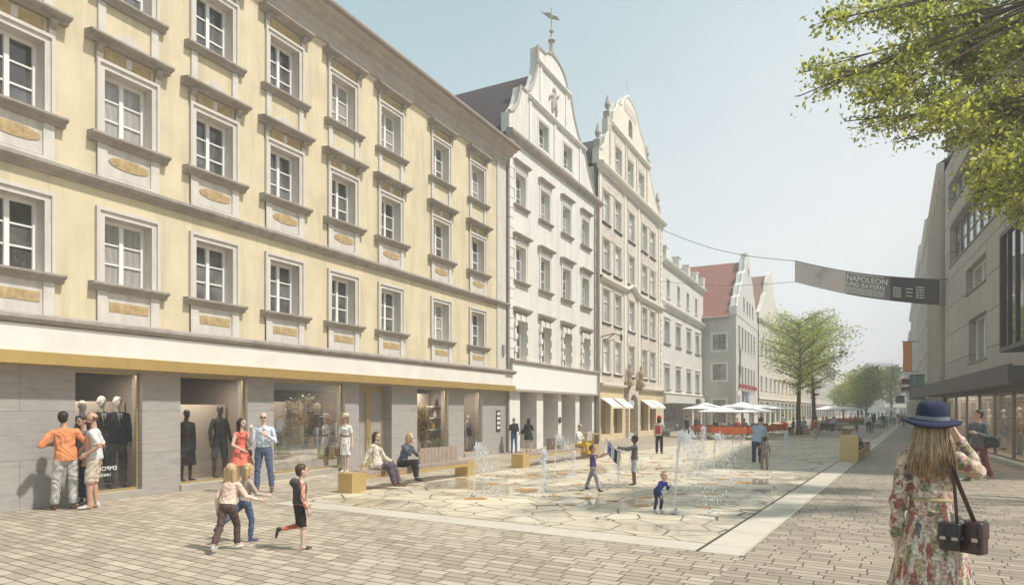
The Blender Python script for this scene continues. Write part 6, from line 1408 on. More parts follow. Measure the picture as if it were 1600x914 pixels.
def soft_bag(name, c, size, m, label, cat, rz=0, strap=None, group=None, sm=None):
    """rounded bag centred on world point c; strap: list of world points"""
    o = empty(name, (c.x,c.y,c.z-size[2]/2), rz, label, cat, group); q = MB(); a, b, h = size[0]/2, size[1]/2, size[2]
    prof = [(0,.80),(.04,.96),(.15,1.0),(.6,.97),(.85,.88),(.97,.7),(1,.4)]
    vs = []; n = 20
    for t, k in prof:
        for i in range(n):
            th = 2*math.pi*i/n; cx, sy = math.cos(th), math.sin(th); e = .45
            vs.append((a*k*math.copysign(abs(cx)**e,cx), b*k*math.copysign(abs(sy)**e,sy), h*t))
    fs = [(j*n+i,j*n+(i+1)%n,(j+1)*n+(i+1)%n,(j+1)*n+i) for j in range(len(prof)-1) for i in range(n)]+[tuple(range(n))[::-1],tuple(range((len(prof)-1)*n,len(prof)*n))]
    q.add(vs, fs); q.build('bag_body', m, o, smooth=True)
    q = MB(); q.box(-a*.9,a*.9,-b*1.08,b*.2,h*.55,h*.97); q.build('flap', m, o)
    if strap:
        inv = (Matrix.Translation(o.location)@Matrix.Rotation(rz,4,'Z')).inverted(); q = MB(); q.tube([inv@p for p in strap], .011 if size[0] > .2 else .008, 5); q.build('strap', sm or m, o)
    return o
def loc(W_, x, y, z): return W_['M']@V(x,y,z)

# ---- three men by the wall, left
w1 = person(gp(103,796), 1.80, 180+12, 'man in orange short sleeved shirt and pale jeans leaning on the stone wall', dict(UR=(.6,-.25,-.8),FR=(-.5,.5,-.75),UL=(-.60,-.15,-.70),FL=(.75,.75,.0),TR=(.06,0,-1),SR=(.0,-.02,-1),TL=(-.12,.12,-1),SL=(-.02,.15,-1)), top=fab('orange_shirt',(.66,.25,.11)), bottom=fab('pale_jeans',(.47,.45,.42)), shoes=SHN, hair=HB, sleeve=.9, hem=.16, head=(-28,5,0), loose=1.8, lean=(.03,-.05), wide=1.05)
w2 = person(gp(131,787), 1.72, 40-100, 'dark haired man in charcoal tee with shoulder bag between two friends', dict(UR=(.3,.1,-1),FR=(.1,.4,-1),UL=(-.25,0,-1),FL=(-.1,.45,-.9)), top=fab('charcoal_tee',(.13,.13,.14)), bottom=JEAND, hair=HB, sleeve=.6, hem=.1, head=(0,-8,0), beard=False)
c = w2['handL']; b = w2['M']
soft_bag('shoulder_bag', loc(w2,-.20,.10,-.02), (.30,.12,.26), fab('black_leather',(.03,.028,.028),.5), 'black messenger bag hanging at the hip of the man in charcoal', 'bag', w2['obj'].rotation_euler[2]+1.2, [loc(w2,-.20,.16,.12),loc(w2,-.22,.12,.3),loc(w2,-.16,.03,.5),loc(w2,-.14,-.06,.5),loc(w2,-.22,-.02,.25),loc(w2,-.2,.05,.12)])
w3 = person(gp(147,794), 1.78, -100, 'balding bearded man in white tee and cargo shorts with hand on hip', dict(UR=(.35,-.35,-.9),FR=(.0,.75,-.55),UL=(-.35,-.5,-.9),FL=(.1,.7,-.5),TR=(.05,.05,-1),SR=(0,-.1,-1),TL=(-.05,.12,-1),SL=(0,0,-1)), top=WHT, bottom=fab('cargo_beige',(.55,.47,.37)), shoes=SHW, hair=HBR, style='bald', sleeve=.75, pants=.93, hem=.12, beard=True, head=(0,-8,0), loose=1.7, wide=1.06)
# ---- ice cream couple
w4 = person(gp(377,768), 1.64, 28, 'young woman in coral dress with long dark hair holding an ice cream', dict(UR=(.35,.15,-.9),FR=(-.35,.5,-.3),UL=(-.2,.25,-.9),FL=(.15,.45,.95),TR=(.04,.05,-1),SR=(.0,-.05,-1),TL=(-.02,.15,-1),SL=(-.0,-.3,-1)), skin=SKP, top=fab('coral_cloth',(.70,.17,.11)), bottom=fab('coral_cloth',(.70,.17,.11)), shoes=SHN, hair=HB, style='long', sleeve=0, pants=0, skirt=(fab('coral_cloth',(.70,.17,.11)),.30,.30,.07), bust=True, wide=.88, hem=0, head=(25,0,0))
def cone(W_, h, label):
    p = W_['hand'+h]+V(0,0,.0); o = empty('ice_cream', (p.x,p.y,p.z), 0, label, 'ice cream'); q = MB(); q.lathe([(.006,-.03),(.028,.09),(.03,.1)],(0,0,0),10); q.build('cone', mat('wafer',(.55,.33,.14),.8,.2,40), o)
    q = MB(); q.ell((0,0,.12),(.038,.038,.036),10,7); q.ell((.0,0,.155),(.028,.028,.026),10,7); q.build('scoop', mat('cream_ice',(.78,.72,.66),.6,.05), o, smooth=True)
cone(w4, 'L', 'ice cream cone in the hand of the woman in coral')
soft_bag('handbag', loc(w4,-.20,-.05,-.02), (.2,.09,.16), SHB, 'small black bag at the side of the coral dress', 'bag', w4['obj'].rotation_euler[2]+.5, [loc(w4,-.2,-.02,.1),loc(w4,-.2,.0,.25),loc(w4,.05,.11,.42),loc(w4,.12,0,.52),loc(w4,.0,-.11,.35),loc(w4,-.2,-.05,.1)])
w5 = person(gp(412,768), 1.77, -12, 'bald man in pale blue shirt and jeans wearing sunglasses', dict(UR=(.2,.25,-.9),FR=(-.15,.5,.9),UL=(-.25,.1,-1),FL=(.55,.6,.55),TR=(.1,.05,-1),SR=(.02,0,-1),TL=(-.14,.1,-1),SL=(-.08,-.02,-1)), skin=SKP, top=fab('pale_blue_shirt',(.55,.60,.68)), bottom=JEAN, shoes=SHN, hair=HBR, style='bald', sleeve=1, hem=.03, glasses=True, wide=1.05, head=(8,0,0))
cone(w5, 'L', 'ice cream cone held by the bald man in the pale shirt')
q = MB(); q.box(-.13,.13,.112,.125,.10,.135)
# ---- woman in polka dots
w6 = person(gp(540,738), 1.68, -18, 'woman in white polka dot dress and cream hat standing by the stone pillar', dict(TR=(.02,0,-1),TL=(-.0,.05,-1),SL=(.03,-.05,-1)), skin=SKP, top=POLKA, bottom=POLKA, shoes=BEI, hair=HBL, style='bob', sleeve=.6, pants=0, skirt=(POLKA,.40,.19,.02), bust=True, wide=.88, hem=0, hat=('wide', mat('straw_hat',(.68,.62,.5),.8,.1), BRN), head=(10,6,0))
q = MB(); q.lathe([(.137,0),(.137,.035)], (0,0,0), 16, sy=.8); bo = q.build('belt', BRN, w6['obj']); bo.location = w6['obj'].matrix_basis.inverted()@loc(w6,0,0,.16)
soft_bag('handbag', w6['handR']+V(0,0,-.16), (.22,.1,.24), SHN, 'brown handbag carried by the woman in polka dots', 'bag', .5, [w6['handR']+V(-.05,0,-.05),w6['handR'],w6['handR']+V(.05,0,-.05)])
# ---- two women seated on the first bench
BA = gp(550,771); fz = RU-math.pi+0      # bench local frame: sitters face -y of the bench
def on_bench(o_, x, y): u = Vector((math.cos(RU),math.sin(RU),0)); v = Vector((-math.sin(RU),math.cos(RU),0)); return o_+u*x+v*y
COAT = fab('cream_trench',(.60,.52,.43))
def coat(pr, s, hp, J_):
    for k, q in (('R',1),('L',-1)): pr.cap(J_['hip'+k], J_['hip'+k].lerp(J_['knee'+k],.55), .108*s, .10*s, 'top')
    pr.ell(J_['hip']+V(0,-.05*s,-.03*s), (.20*s,.15*s,.12*s), 'top')
w7 = person(on_bench(BA,1.05,.24), 1.68, 0, 'woman in cream trench coat and olive scarf sitting on the slatted bench', dict(SIT, UR=(.35,-.55,-1),FR=(.3,-.25,-1),UL=(-.2,.35,-.9),FL=(.2,.9,-.35),TL=(-.05,1,-.02),SL=(.05,.35,-1),TR=(.1,1,.0),SR=(-.1,.25,-1)), skin=SKP, top=COAT, bottom=fab('mauve_trousers',(.09,.07,.09)), shoes=SHN, hair=HBR, style='bob', seat=.45, lean=(-.12,-.12), hem=.1, extra=coat, loose=2, head=(-10,-4,0), abs_rz=RU-math.pi+.25, bust=True)
q = Prims(); J0 = w7['obj'].matrix_basis.inverted()
nk = J0@w7['neck']
for i in range(10):
    a = i*.63; q.cap(nk+V(.07*math.cos(a),.065*math.sin(a)+.01,.02), nk+V(.07*math.cos(a+.63),.065*math.sin(a+.63)+.01,.02), .028,.028,'h')
q.cap(nk+V(.03,.09,0), nk+V(.04,.13,-.24), .03,.022,'h'); q.cap(nk+V(-.03,.09,0), nk+V(-.04,.12,-.2), .03,.022,'h')
link('scarf', rmesh(q,'scarf',fab('olive_scarf',(.19,.17,.09)),.012), w7['obj'])
w8 = person(on_bench(BA,1.95,.26), 1.66, 0, 'blonde woman in dark jacket resting her chin on her hand on the slatted bench', dict(SIT, UR=(.1,.75,-.65),FR=(-.1,.25,1),UL=(-.2,.6,-.8),FL=(.6,.6,.1),TL=(.1,1,.12),SL=(.1,.1,-1),TR=(-.03,1,.12),SR=(-.3,.0,-1)), skin=SKP, top=fab('slate_jacket',(.10,.115,.15)), bottom=BLK, shoes=mat('black_boot',(.02,.02,.02),.35,.1), hair=HBL, style='bob', seat=.45, lean=(.38,0), hem=.1, loose=1.5, head=(-10,-12,0), abs_rz=RU-math.pi+.15, bust=True)
# ---- running boy, two girls
w9 = person(gp(356,860), 1.14, 150, 'small girl with long blonde hair in peach jumper and brown leggings running', dict(TR=(.04,.48,-1),SR=(0,.0,-1),TL=(-.0,-.40,-1),SL=(0,-.75,-1),UR=(.55,.15,-.9),FR=(.75,.7,-.35),UL=(-.3,-.15,-1),FL=(-.1,.15,-1)), skin=SKP, top=fab('peach_jumper',(.74,.54,.43)), bottom=fab('brown_legging',(.10,.06,.05)), shoes=SHW, hair=HBL, style='long', heads=1.28, hem=.04, lean=(.2,0), loose=1.3)
w10 = person(gp(383,846), 1.08, 115, 'child in blue jeans running behind the blonde girl', dict(TR=(.0,.3,-1),SR=(0,-.08,-1),TL=(0,-.85,-.8),SL=(0,-.85,-.6),UR=(.3,.4,-1),FR=(0,.8,-.2),UL=(-.3,-.3,-1),FL=(0,.3,-1)), skin=SKP, top=fab('grey_peach_top',(.45,.36,.30)), bottom=JEAN, shoes=mat('blue_shoe',(.05,.07,.2),.5,.1), hair=HBL, style='bob', heads=1.25, lean=(.1,.0))
w11 = person(gp(468,858), 1.10, 105, 'boy in dark hooded vest and red checked sleeves running to the right', dict(TR=(.02,.12,-1),SR=(0,-.02,-1),TL=(0,.06,-1),SL=(0,-1,-.12),footL=(-.1,-.15,-1),UR=(.22,-.05,-1),FR=(0,.4,-1),UL=(-.2,.1,-1),FL=(0,.7,-.7)), skin=SKP, top=PLAID, bottom=fab('black_shorts',(.03,.02,.02)), shoes=SHB, hair=HBR, style='short', heads=1.28, pants=.93, socks=fab('red_stocking',(.50,.12,.06)), lean=(.05,0), head=(-5,0,0))
j = w11['s']; q = Prims(); 
q.loft([(V(0,0,.05)*j,V(1,0,0),V(0,1,0),.19*j,.15*j),(V(0,0,.2)*j,V(1,0,0),V(0,1,0),.17*j,.135*j),(V(0,.01,.4)*j,V(1,0,0),V(0,1,0),.19*j,.15*j),(V(0,.01,.5)*j,V(1,0,0),V(0,1,0),.14*j,.12*j)],'h')
q.ell(V(0,-.10,.50)*j,(.17*j,.11*j,.10*j),'h')
me = rmesh(q,'vest',fab('dark_camouflage_vest',(.06,.05,.045),.8,.5,14),.014); v_ = link('vest', me, w11['obj']); v_.location = w11['obj'].matrix_basis.inverted()@loc(w11,0,0,0)
# ---- couple from behind by the white house
w12 = person(gp(803,707.5), 1.50, 195, 'man with dark backpack and blue jeans seen from behind by the white house', dict(UR=(.25,0,-1),FR=(.35,.1,-1)), top=NAVY, bottom=fab('bright_jeans',(.06,.12,.24)), hair=HGR, sleeve=.8)
soft_bag('backpack', loc(w12,0,-.17,.30), (.28,.16,.36), fab('dark_backpack',(.035,.037,.05)), 'dark backpack on the man in blue jeans', 'backpack', w12['obj'].rotation_euler[2])
w13 = person(gp(826,706.5), 1.48, 170, 'woman in short black dress with dark hair seen from behind by the shutters', dict(UR=(.2,.4,-1),FR=(-.2,.5,.9),UL=(-.3,0,-1),FL=(-.2,.1,-1)), skin=SKP, top=BLK, bottom=BLK, shoes=SHB, hair=HB, style='bob', pants=0, skirt=(BLK,.30,.24,.04), bust=True, sleeve=.9)
soft_bag('handbag', loc(w13,-.24,0,.1), (.24,.1,.2), SHB, 'black shoulder bag of the woman in the black dress', 'bag', w13['obj'].rotation_euler[2], [loc(w13,-.22,0,.2),loc(w13,-.16,0,.48),loc(w13,-.24,-.03,.2)])
# ---- newspaper reader
BB = gp(817,731)
w14 = person(on_bench(BB,4.55,.25), 1.66, 0, 'grey haired reader in white top and yellow trousers sitting with a newspaper', dict(SIT, UR=(.25,.4,-.9),FR=(-.2,.9,.25),UL=(-.25,.4,-.9),FL=(.2,.9,.25),TL=(-.3,1,.0),SL=(.15,.2,-1),TR=(.15,1,.12),SR=(-.3,.1,-1)), skin=SK, top=WHT, bottom=fab('yellow_trousers',(.66,.42,.05)), shoes=SHN, hair=HGR, style='short', seat=.45, lean=(.05,0), head=(0,-20,0), abs_rz=RU-math.pi+.1, loose=1.8)
hp_ = (w14['handR']+w14['handL'])/2; o = empty('newspaper', (hp_.x,hp_.y,hp_.z), w14['obj'].rotation_euler[2], 'open grey newspaper in front of the reader in yellow trousers', 'newspaper')
q = MB(); n = 8
for sgn in (-1,1):
    for i in range(n): x0, x1 = sgn*.30*i/n, sgn*.30*(i+1)/n; f = lambda x: .10*abs(x)**1.2-.01; q.quad((x0,f(x0),-.12),(x1,f(x1),-.12),(x1,f(x1)+.06,.24),(x0,f(x0)+.06,.24))
q.build('pages', mat('newsprint',(.46,.44,.41),.9,.35,22), o, fix=False)
# ---- red hat woman, passers-by in the middle
w15 = person(gp(1030,709), 1.56, 165, 'woman in red and black hat and patterned white top with red backpack', dict(UR=(.2,.1,-1),UL=(-.2,.1,-1),TR=(.05,.02,-1)), top=fab('patterned_white',(.55,.52,.52),.8,.6,12), bottom=BLK, shoes=SHB, hair=HB, style='bob', hat=('wide', mat('red_felt',(.55,.05,.06),.8,.1), BLK), hem=.18, loose=1.6)
soft_bag('backpack', loc(w15,0,-.17,.18), (.24,.14,.36), fab('red_leather',(.42,.06,.04),.5), 'red backpack of the woman in the red hat', 'backpack', w15['obj'].rotation_euler[2])
soft_bag('shoulder_bag', loc(w15,.30,.0,.02), (.34,.14,.24), fab('grey_bag',(.16,.16,.16)), 'grey duffel bag at the side of the woman in the red hat', 'bag', w15['obj'].rotation_euler[2], [loc(w15,.28,0,.12),loc(w15,.12,0,.5),loc(w15,.28,.04,.12)])
person(gp(1073,684), 1.50, 150, 'man in navy jacket walking past the low white house', WALK, top=NAVY, bottom=JEAND, hair=HB)
person(gp(1089,681), 1.50, 190, 'man in dark grey coat standing at the white shopfront with sign', STAND, top=fab('dark_grey_coat',(.08,.09,.10)), bottom=BLK, hair=HBL, hem=.25, loose=1.7)
# ---- children in the fountain
w18 = person(gp(927,767), 1.05, 75, 'girl with pigtails in purple tee and grey trousers leaning back', dict(TR=(.1,.45,-1),SR=(.05,.25,-1),TL=(-.1,-.5,-1),SL=(-.05,-.35,-1),UR=(.3,1,-.1),FR=(.1,1,.55),UL=(-.2,1,-.1),FL=(.1,1,.5)), skin=SK, top=fab('purple_tee',(.10,.06,.20)), bottom=fab('grey_dungarees',(.27,.25,.29)), shoes=SHB, hair=HBR, style='tails', heads=1.25, lean=(-.08,0), sleeve=.5, hem=-.05, loose=1.8)
w19 = person(gp(991,758), 1.20, -85, 'boy in grey jacket and pale shorts reaching to the left', dict(TR=(.06,-.02,-1),SR=(0,-.08,-1),TL=(-.06,.08,-1),SL=(0,0,-1),UR=(.2,1,-.25),FR=(-.1,1,.15),UL=(-.2,1,-.3),FL=(.1,1,.15)), skin=SKD, top=fab('slate_hooded_jacket',(.13,.13,.14)), bottom=fab('pale_shorts',(.46,.44,.46)), shoes=SHN, hair=HB, heads=1.22, pants=.9, lean=(-.05,0), socks=BLK, hem=.08, loose=1.7)
mid = (w18['handR']+w19['handR'])/2; o = empty('toy_banner', (mid.x,mid.y,mid.z), 0, 'white and blue striped towel stretched between the two playing children', 'towel')
a_, b_ = w18['handR']-mid, w19['handR']-mid; q = MB()
cols_ = [0,1,2,0,3]; n = 10
for i in range(n):
    t0, t1 = i/n, (i+1)/n; f = lambda t, k: V(-.16+.34*t+ (.02 if k else 0), .03*math.sin(t*6), (.30-.42*t) + (0 if k else -.22-.10*math.sin(t*3)))
    q.quad(f(t0,0),f(t1,0),f(t1,1),f(t0,1), [0,0,1,1,0,0,2,2,0,3][i])
q.build('cloth', [WHT, fab('blue_stripe',(.10,.12,.35)), fab('navy_stripe',(.04,.04,.10)), fab('yellow_stripe',(.6,.55,.1))], o, fix=False)
q = MB(); q.tube([a_, V(-.12,0,.2), V(.0,.0,.05), b_], .012, 5); q.build('cord', WHT, o)
w20 = person(gp(1027,800), .80, 40, 'toddler in blue jumper bending forward with hands on the knees', dict(TR=(.16,.32,-1),SR=(.05,-.25,-1),TL=(-.16,.3,-1),SL=(-.05,-.25,-1),UR=(.1,.2,-1),FR=(-.05,.15,-1),UL=(-.1,.2,-1),FL=(.1,.5,.6)), skin=SKP, top=fab('royal_blue',(.03,.05,.24)), bottom=fab('dark_blue_trousers',(.035,.04,.085)), shoes=SHW, hair=HBL, style='messy', heads=1.55, lean=(.85,-.1), head=(0,20,0), hem=.04)
# ---- man and child
w21 = person(gp(1183,728), 1.60, 172, 'man in pale blue shirt and dark jeans bending over a child', dict(TR=(.06,.05,-1),TL=(-.04,0,-1),UR=(.2,.45,-1),FR=(.05,.4,-.9),UL=(-.1,.5,-1),FL=(.1,.4,-1)), top=fab('sky_blue_shirt',(.33,.41,.54)), bottom=JEAND, shoes=SHW, hair=HBR, lean=(.22,.16), hem=.20, head=(0,-32,0), sleeve=.8, loose=1.8, wide=1.05)
w22 = person(gp(1194.5,734.5), 1.0, 180, 'small child in brown overall seen from behind beside the man', dict(TR=(.1,0,-1),TL=(-.1,0,-1),UL=(-.5,.1,-1),UR=(.3,.2,-1)), skin=SKD, top=fab('mauve_brown_overall',(.21,.15,.14)), bottom=fab('mauve_brown_overall',(.21,.15,.14)), hair=HB, style='afro', heads=1.3, shoes=SHN, sleeve=.5, loose=2)
# ---- woman with red bag
w23 = person(gp(1275,686), 1.50, 195, 'woman in long pale skirt with red bag walking toward the trees', dict(WALK), skin=SK, top=BEI, bottom=BEI, hair=HBR, style='bob', pants=0, skirt=(fab('pale_long_skirt',(.45,.38,.33)),.62,.26,.05), bust=True)
soft_bag('shoulder_bag', loc(w23,-.12,-.17,.15), (.26,.12,.42), fab('red_canvas',(.50,.06,.03)), 'red bag on the back of the woman in the long pale skirt', 'bag', w23['obj'].rotation_euler[2])
# ---- sitter and standing pair on the right bench
BR_ = gp(1341,721)
person(on_bench(BR_,3.1,.18), 1.62, 0, 'man in grey shirt sitting bent forward on the right bench', dict(SIT, UR=(.1,.7,-.7),FR=(-.1,.5,.8),UL=(-.2,.6,-.8),FL=(.3,.9,.2)), top=fab('pale_grey_shirt',(.42,.43,.45)), bottom=JEAND, hair=HBR, seat=.45, lean=(.45,0), head=(0,-15,0), abs_rz=RU+math.pi*.5*0+R(70))
FAR = [(1357,676.5,1.62,170,'man in pale shirt with dark backpack standing beyond the right bench',WHT,BLK,HB,'short',STAND),(1362,676,1.6,20,'man in black vest standing beyond the right bench',BLK,GRY,HBR,'short',STAND),
 (1224,673.5,1.5,200,'man in white shirt and pale trousers standing right of the front umbrellas',WHT,BEI,HB,'short',STAND),
 (1379,670,1.6,180,'woman in dark top and pale skirt strolling with a red bag far down the street',BLK,GRY,HBR,'bob',WALK),(1384,669.5,1.6,175,'person in light blue walking beside the woman with the red bag',fab('pale_blue',(.35,.42,.5)),JEAN,HB,'short',WALK),
 (1391,664.5,1.6,190,'person in pale green far down the street, left of a pair',fab('pale_green',(.4,.45,.35)),GRY,HBR,'short',WALK),(1397,663.5,1.6,170,'person in white top at the right of the distant pair',WHT,JEAND,HB,'short',WALK),
 (1408,668,1.65,150,'person in brown and red near the foreground hat, far away',fab('rust_cloth',(.33,.12,.07)),BRN,HB,'short',WALK),(1413,665,1.6,190,'person in grey farthest right by the dark shopfronts',GRY,BLK,HBR,'short',STAND),
 (1366,661,1.6,0,'distant person in black facing the camera by the far trees',BLK,BLK,HB,'short',STAND),(1373,660,1.6,90,'distant person in grey crossing behind the far trees',GRY,JEAN,HB,'short',WALK),(1348,663,1.6,180,'distant walker in pale shirt near the far tree row',WHT,JEAND,HB,'short',WALK),(1403,659.5,1.6,180,'tiny distant walker in navy in the street centre',NAVY,GRY,HB,'short',WALK)]
for x, y, H, yw, lb, tp2, bt, hr, st, po in FAR: person(gp(x,y), H, yw, lb, po, top=tp2, bottom=bt, hair=hr, style=st, hands=False)
# seated groups (trees, cafe)
SITTERS = [(1240,678,-60,'person in grey seated at the left below the nearer plaza tree',GRY,BLK),(1250,677.5,60,'person in white seated right of the nearer tree trunk',WHT,GRY),(1256,674.5,20,'person in pale mauve seated behind the tree trunks',fab('pale_mauve',(.42,.38,.42)),GRY),(1286,675,-40,'person in blue seated right of the red bag woman',fab('mid_blue',(.2,.3,.42)),GRY),(1291,674.5,90,'person in grey crouching beside the pale pushchair',GRY,BEI),
 (1118,682,10,'dark haired cafe guest in black under the leftmost umbrellas',BLK,BLK),(1142,681,0,'cafe guest in grey seated left of the guest in red',GRY,BLK),(1152,681,20,'cafe guest in red seated in the orange chairs',fab('red_top',(.45,.05,.05)),BLK),(1163,683,10,'cafe guest in pale blue seated near the tallest umbrella',fab('cafe_blue',(.35,.42,.52)),JEAND),
 (1329,661,0,'distant guest in white under the second umbrellas',WHT,BLK),(1336,661,40,'distant guest in black at the right end of the second umbrellas',BLK,BLK),(1303,662,20,'distant guest in brown among the far orange chairs',BRN,BLK)]
for x, y, yw, lb, tp2, bt in SITTERS: person(gp(x,y), 1.6, yw, lb, SIT, top=tp2, bottom=bt, hair=HB if x%2 else HBR, seat=.45)
# pale pushchair by the trees
o = empty('pushchair', gp(1302,673), .4, 'pale folded canopy pushchair beside the crouching person', 'pushchair')
q = MB(); q.add([(-.5,-.3,.35),(.5,-.3,.3),(.1,-.3,1.1),(-.5,.3,.35),(.5,.3,.3),(.1,.3,1.1)], [(0,1,2),(5,4,3),(0,2,5,3),(1,4,5,2),(0,3,4,1)]); q.build('canopy', fab('pale_lilac',(.42,.38,.44)), o)
q = MB(); q.tube([(-.6,-.3,1.0),(.4,-.3,.15)],.02,5); q.tube([(-.6,.3,1.0),(.4,.3,.15)],.02,5); q.tube([(-.6,-.3,1.0),(-.6,.3,1.0)],.02,5); q.build('frame', M_DARK, o)
for x in (-.35,.4):
    for y in (-.3,.3): q = MB(); q.lathe([(.14,-.02),(.14,.02)], (x,y,.14), 12, ax=Matrix.Rotation(R(90),3,'X')); q.build('wheel', M_DARK, o)
# ---- man on the right by the shop
w30 = person(gp(1529,751), 1.86, -35, 'man in grey blazer and wine red trousers walking with black bag', dict(WALK, UR=(.2,.1,-1),FR=(0,.3,-1),UL=(-.3,.15,-1),FL=(.7,.7,.3)), skin=SK, top=fab('grey_blazer',(.10,.105,.115)), bottom=fab('wine_trousers',(.17,.035,.04)), shoes=SHN, hair=HB, hem=.2, loose=1.7, head=(-35,4,0))
soft_bag('shoulder_bag', loc(w30,-.30,-.06,.05), (.34,.16,.26), SHB, 'black holdall hanging from the shoulder of the man in the blazer', 'bag', w30['obj'].rotation_euler[2]+.3, [loc(w30,-.3,-.06,.16),loc(w30,-.2,-.02,.5),loc(w30,-.14,.06,.5),loc(w30,-.28,.02,.16)])

# ================================================================== shop mannequins
MANQ = mat('pale_mannequin', (.50,.46,.41), .5, .04); MANB = mat('dark_mannequin', (.04,.038,.04), .45, .05)
def shopP(s, inn, z=.13): v = Lp(s, -inn); v.z = z; return v
def shopX(px, inn, z=.13):      # stands this far behind the glass line, where the photo shows it
    Y = (XL-inn*NL)/((px-800)/FOC-KL); return Vector(((px-800)/FOC*Y, Y, z))
def mq(P, H, rz, label, **k):
    k.setdefault('skin', MANQ); k.setdefault('shoes', SHB)
    return person(P, H, 0, label, k.pop('pose', dict(TR=(.05,0,-1),TL=(-.05,0,-1),UR=(.14,0,-1),FR=(.05,.05,-1),UL=(-.14,0,-1),FL=(-.05,.05,-1))), abs_rz=rz, name='mannequin', cat='mannequin', face=False, vox=.012, group='shop window mannequins', **k)
FZ = RL+math.pi          # facing out to the street
SUIT = fab('black_suit',(.018,.018,.022)); SHIRT = fab('dark_navy_suit',(.02,.023,.04))
m1 = mq(shopX(158,.85), 2.0, FZ-.2, 'mannequin in black suit, left one behind the lettered shop window', top=SUIT, bottom=SUIT, style='none', hem=.22, loose=1.3)
m2 = mq(shopX(183,.75), 2.0, FZ-.2, 'mannequin in navy suit with white pocket flower behind the lettered window', top=SHIRT, bottom=SUIT, style='none', hem=.22, loose=1.3)
m0 = mq(shopX(128,.7), 1.9, FZ-.1, 'dark suited mannequin at the left edge of the lettered window', top=SUIT, bottom=SUIT, style='none', hem=.22)
for m_ in (m0,m1,m2):
    q = MB(); q.add([(-.045,.128,.50),(.045,.128,.50),(0,.142,.26)],[(0,1,2)]); q.add([(-.012,.146,.48),(.012,.146,.48),(.016,.152,.30),(-.016,.152,.30)],[(0,1,2,3)],1)
    so_ = q.build('shirt_front', [WHT, BLK], m_['obj'], fix=False); so_.location = m_['obj'].matrix_basis.inverted()@loc(m_,0,0,0); so_.scale = (m_['s'],)*3
mq(shopX(291,.7), 1.72, FZ, 'dark headed mannequin in long black dress behind the second window', skin=MANB, top=BLK, bottom=BLK, style='none', pants=0, skirt=(BLK,.55,.22,.03))
mq(shopX(343,.8), 1.82, FZ, 'dark mannequin in knit top and shorts behind the second window', skin=MANB, top=fab('charcoal_knit',(.04,.04,.045)), bottom=fab('dark_shorts',(.06,.075,.08)), style='none', pants=.9, pose=dict(TR=(.14,0,-1),TL=(-.14,0,-1),UR=(.35,0,-1),UL=(-.35,0,-1)))
mq(shopX(496,.8), 1.9, FZ, 'mannequin in brown jumpsuit with blonde wig in the planted window', top=fab('brown_jumpsuit',(.05,.04,.03)), bottom=fab('brown_jumpsuit',(.05,.04,.03)), hair=HBL, style='bob', sleeve=1)
soft_bag('handbag', shopX(484,.7)+V(0,0,.72), (.22,.1,.22), fab('tan_leather',(.32,.17,.06),.5), 'tan handbag hanging beside the brown jumpsuit mannequin', 'bag', RL)
mq(shopX(750,.6), 1.8, FZ, 'mannequin in white blouse and black trousers in the last window', top=WHT, bottom=BLK, style='none', pose=dict(UR=(.5,.1,-.8),FR=(-.4,.2,-.6),UL=(-.5,.1,-.8),FL=(.4,.2,-.6)), loose=2)
mq(shopX(731,.7), 1.5, FZ, 'small mannequin in grey skirt at the left of the last window', top=fab('print_top',(.35,.33,.33),.8,.6,20), bottom=BLK, style='none', pants=0, skirt=(BLK,.2,.2,.02))
# plants, cases and shelf displays
def plant(P, h, n, lab, m_=None, pot=(.2,.12,.07)):
    o = empty('potted_plant', P, 0, lab, 'plant'); q = MB(); q.lathe([(.10,0),(.14,.2),(.15,.22),(.12,.22)],(0,0,0),12); q.build('pot', mat('pot_%d'%int(pot[0]*100), pot, .8, .1), o)
    r_ = random.Random(int(h*100)); q = MB()
    cs_ = []
    for i in range(n//14):
        a = r_.uniform(0,6.3); e = V(math.cos(a)*r_.uniform(.05,.34), math.sin(a)*r_.uniform(.05,.3), h*r_.uniform(.5,1)); q.tube([V(0,0,.2), V(e.x*.4,e.y*.4,h*.5), e], .008, 4)
        for k in range(14): t = r_.uniform(.4,1.05); cs_.append((e.x*t+r_.gauss(0,.04),e.y*t+r_.gauss(0,.04),.2+(e.z-.2)*t+r_.gauss(0,.04)))
    q.build('stems', M_BARK, o, fix=False); leaves(cs_, .045, 'foliage', m_ or LMD, o)
FLW = leaf_mat('cream_blossom', (.30,.28,.22), (.62,.58,.48), .3)
plant(shopX(437,.6), 1.0, 420, 'dark leafy plant at the left edge of the planted window')
plant(shopX(505,.5), .55, 500, 'low dark plant at the feet of the jumpsuit mannequin')
plant(shopX(462,1.0), 2.1, 1500, 'tall cream flowering arrangement at the left of the planted window', FLW)
plant(shopX(480,1.05), 2.2, 1300, 'cream blossom bush behind the tan handbag', FLW)
plant(shopX(522,.95), 2.2, 500, 'feathery tall plant at the right of the planted window', FLW)
plant(shopX(660,.6), 1.9, 1500, 'tall golden patterned plant in the shelf window', leaf_mat('gold_leaf',(.30,.19,.06),(.45,.33,.13),.3))
plant(shopX(683,.55), .7, 400, 'low green plant in the middle of the shelf window')
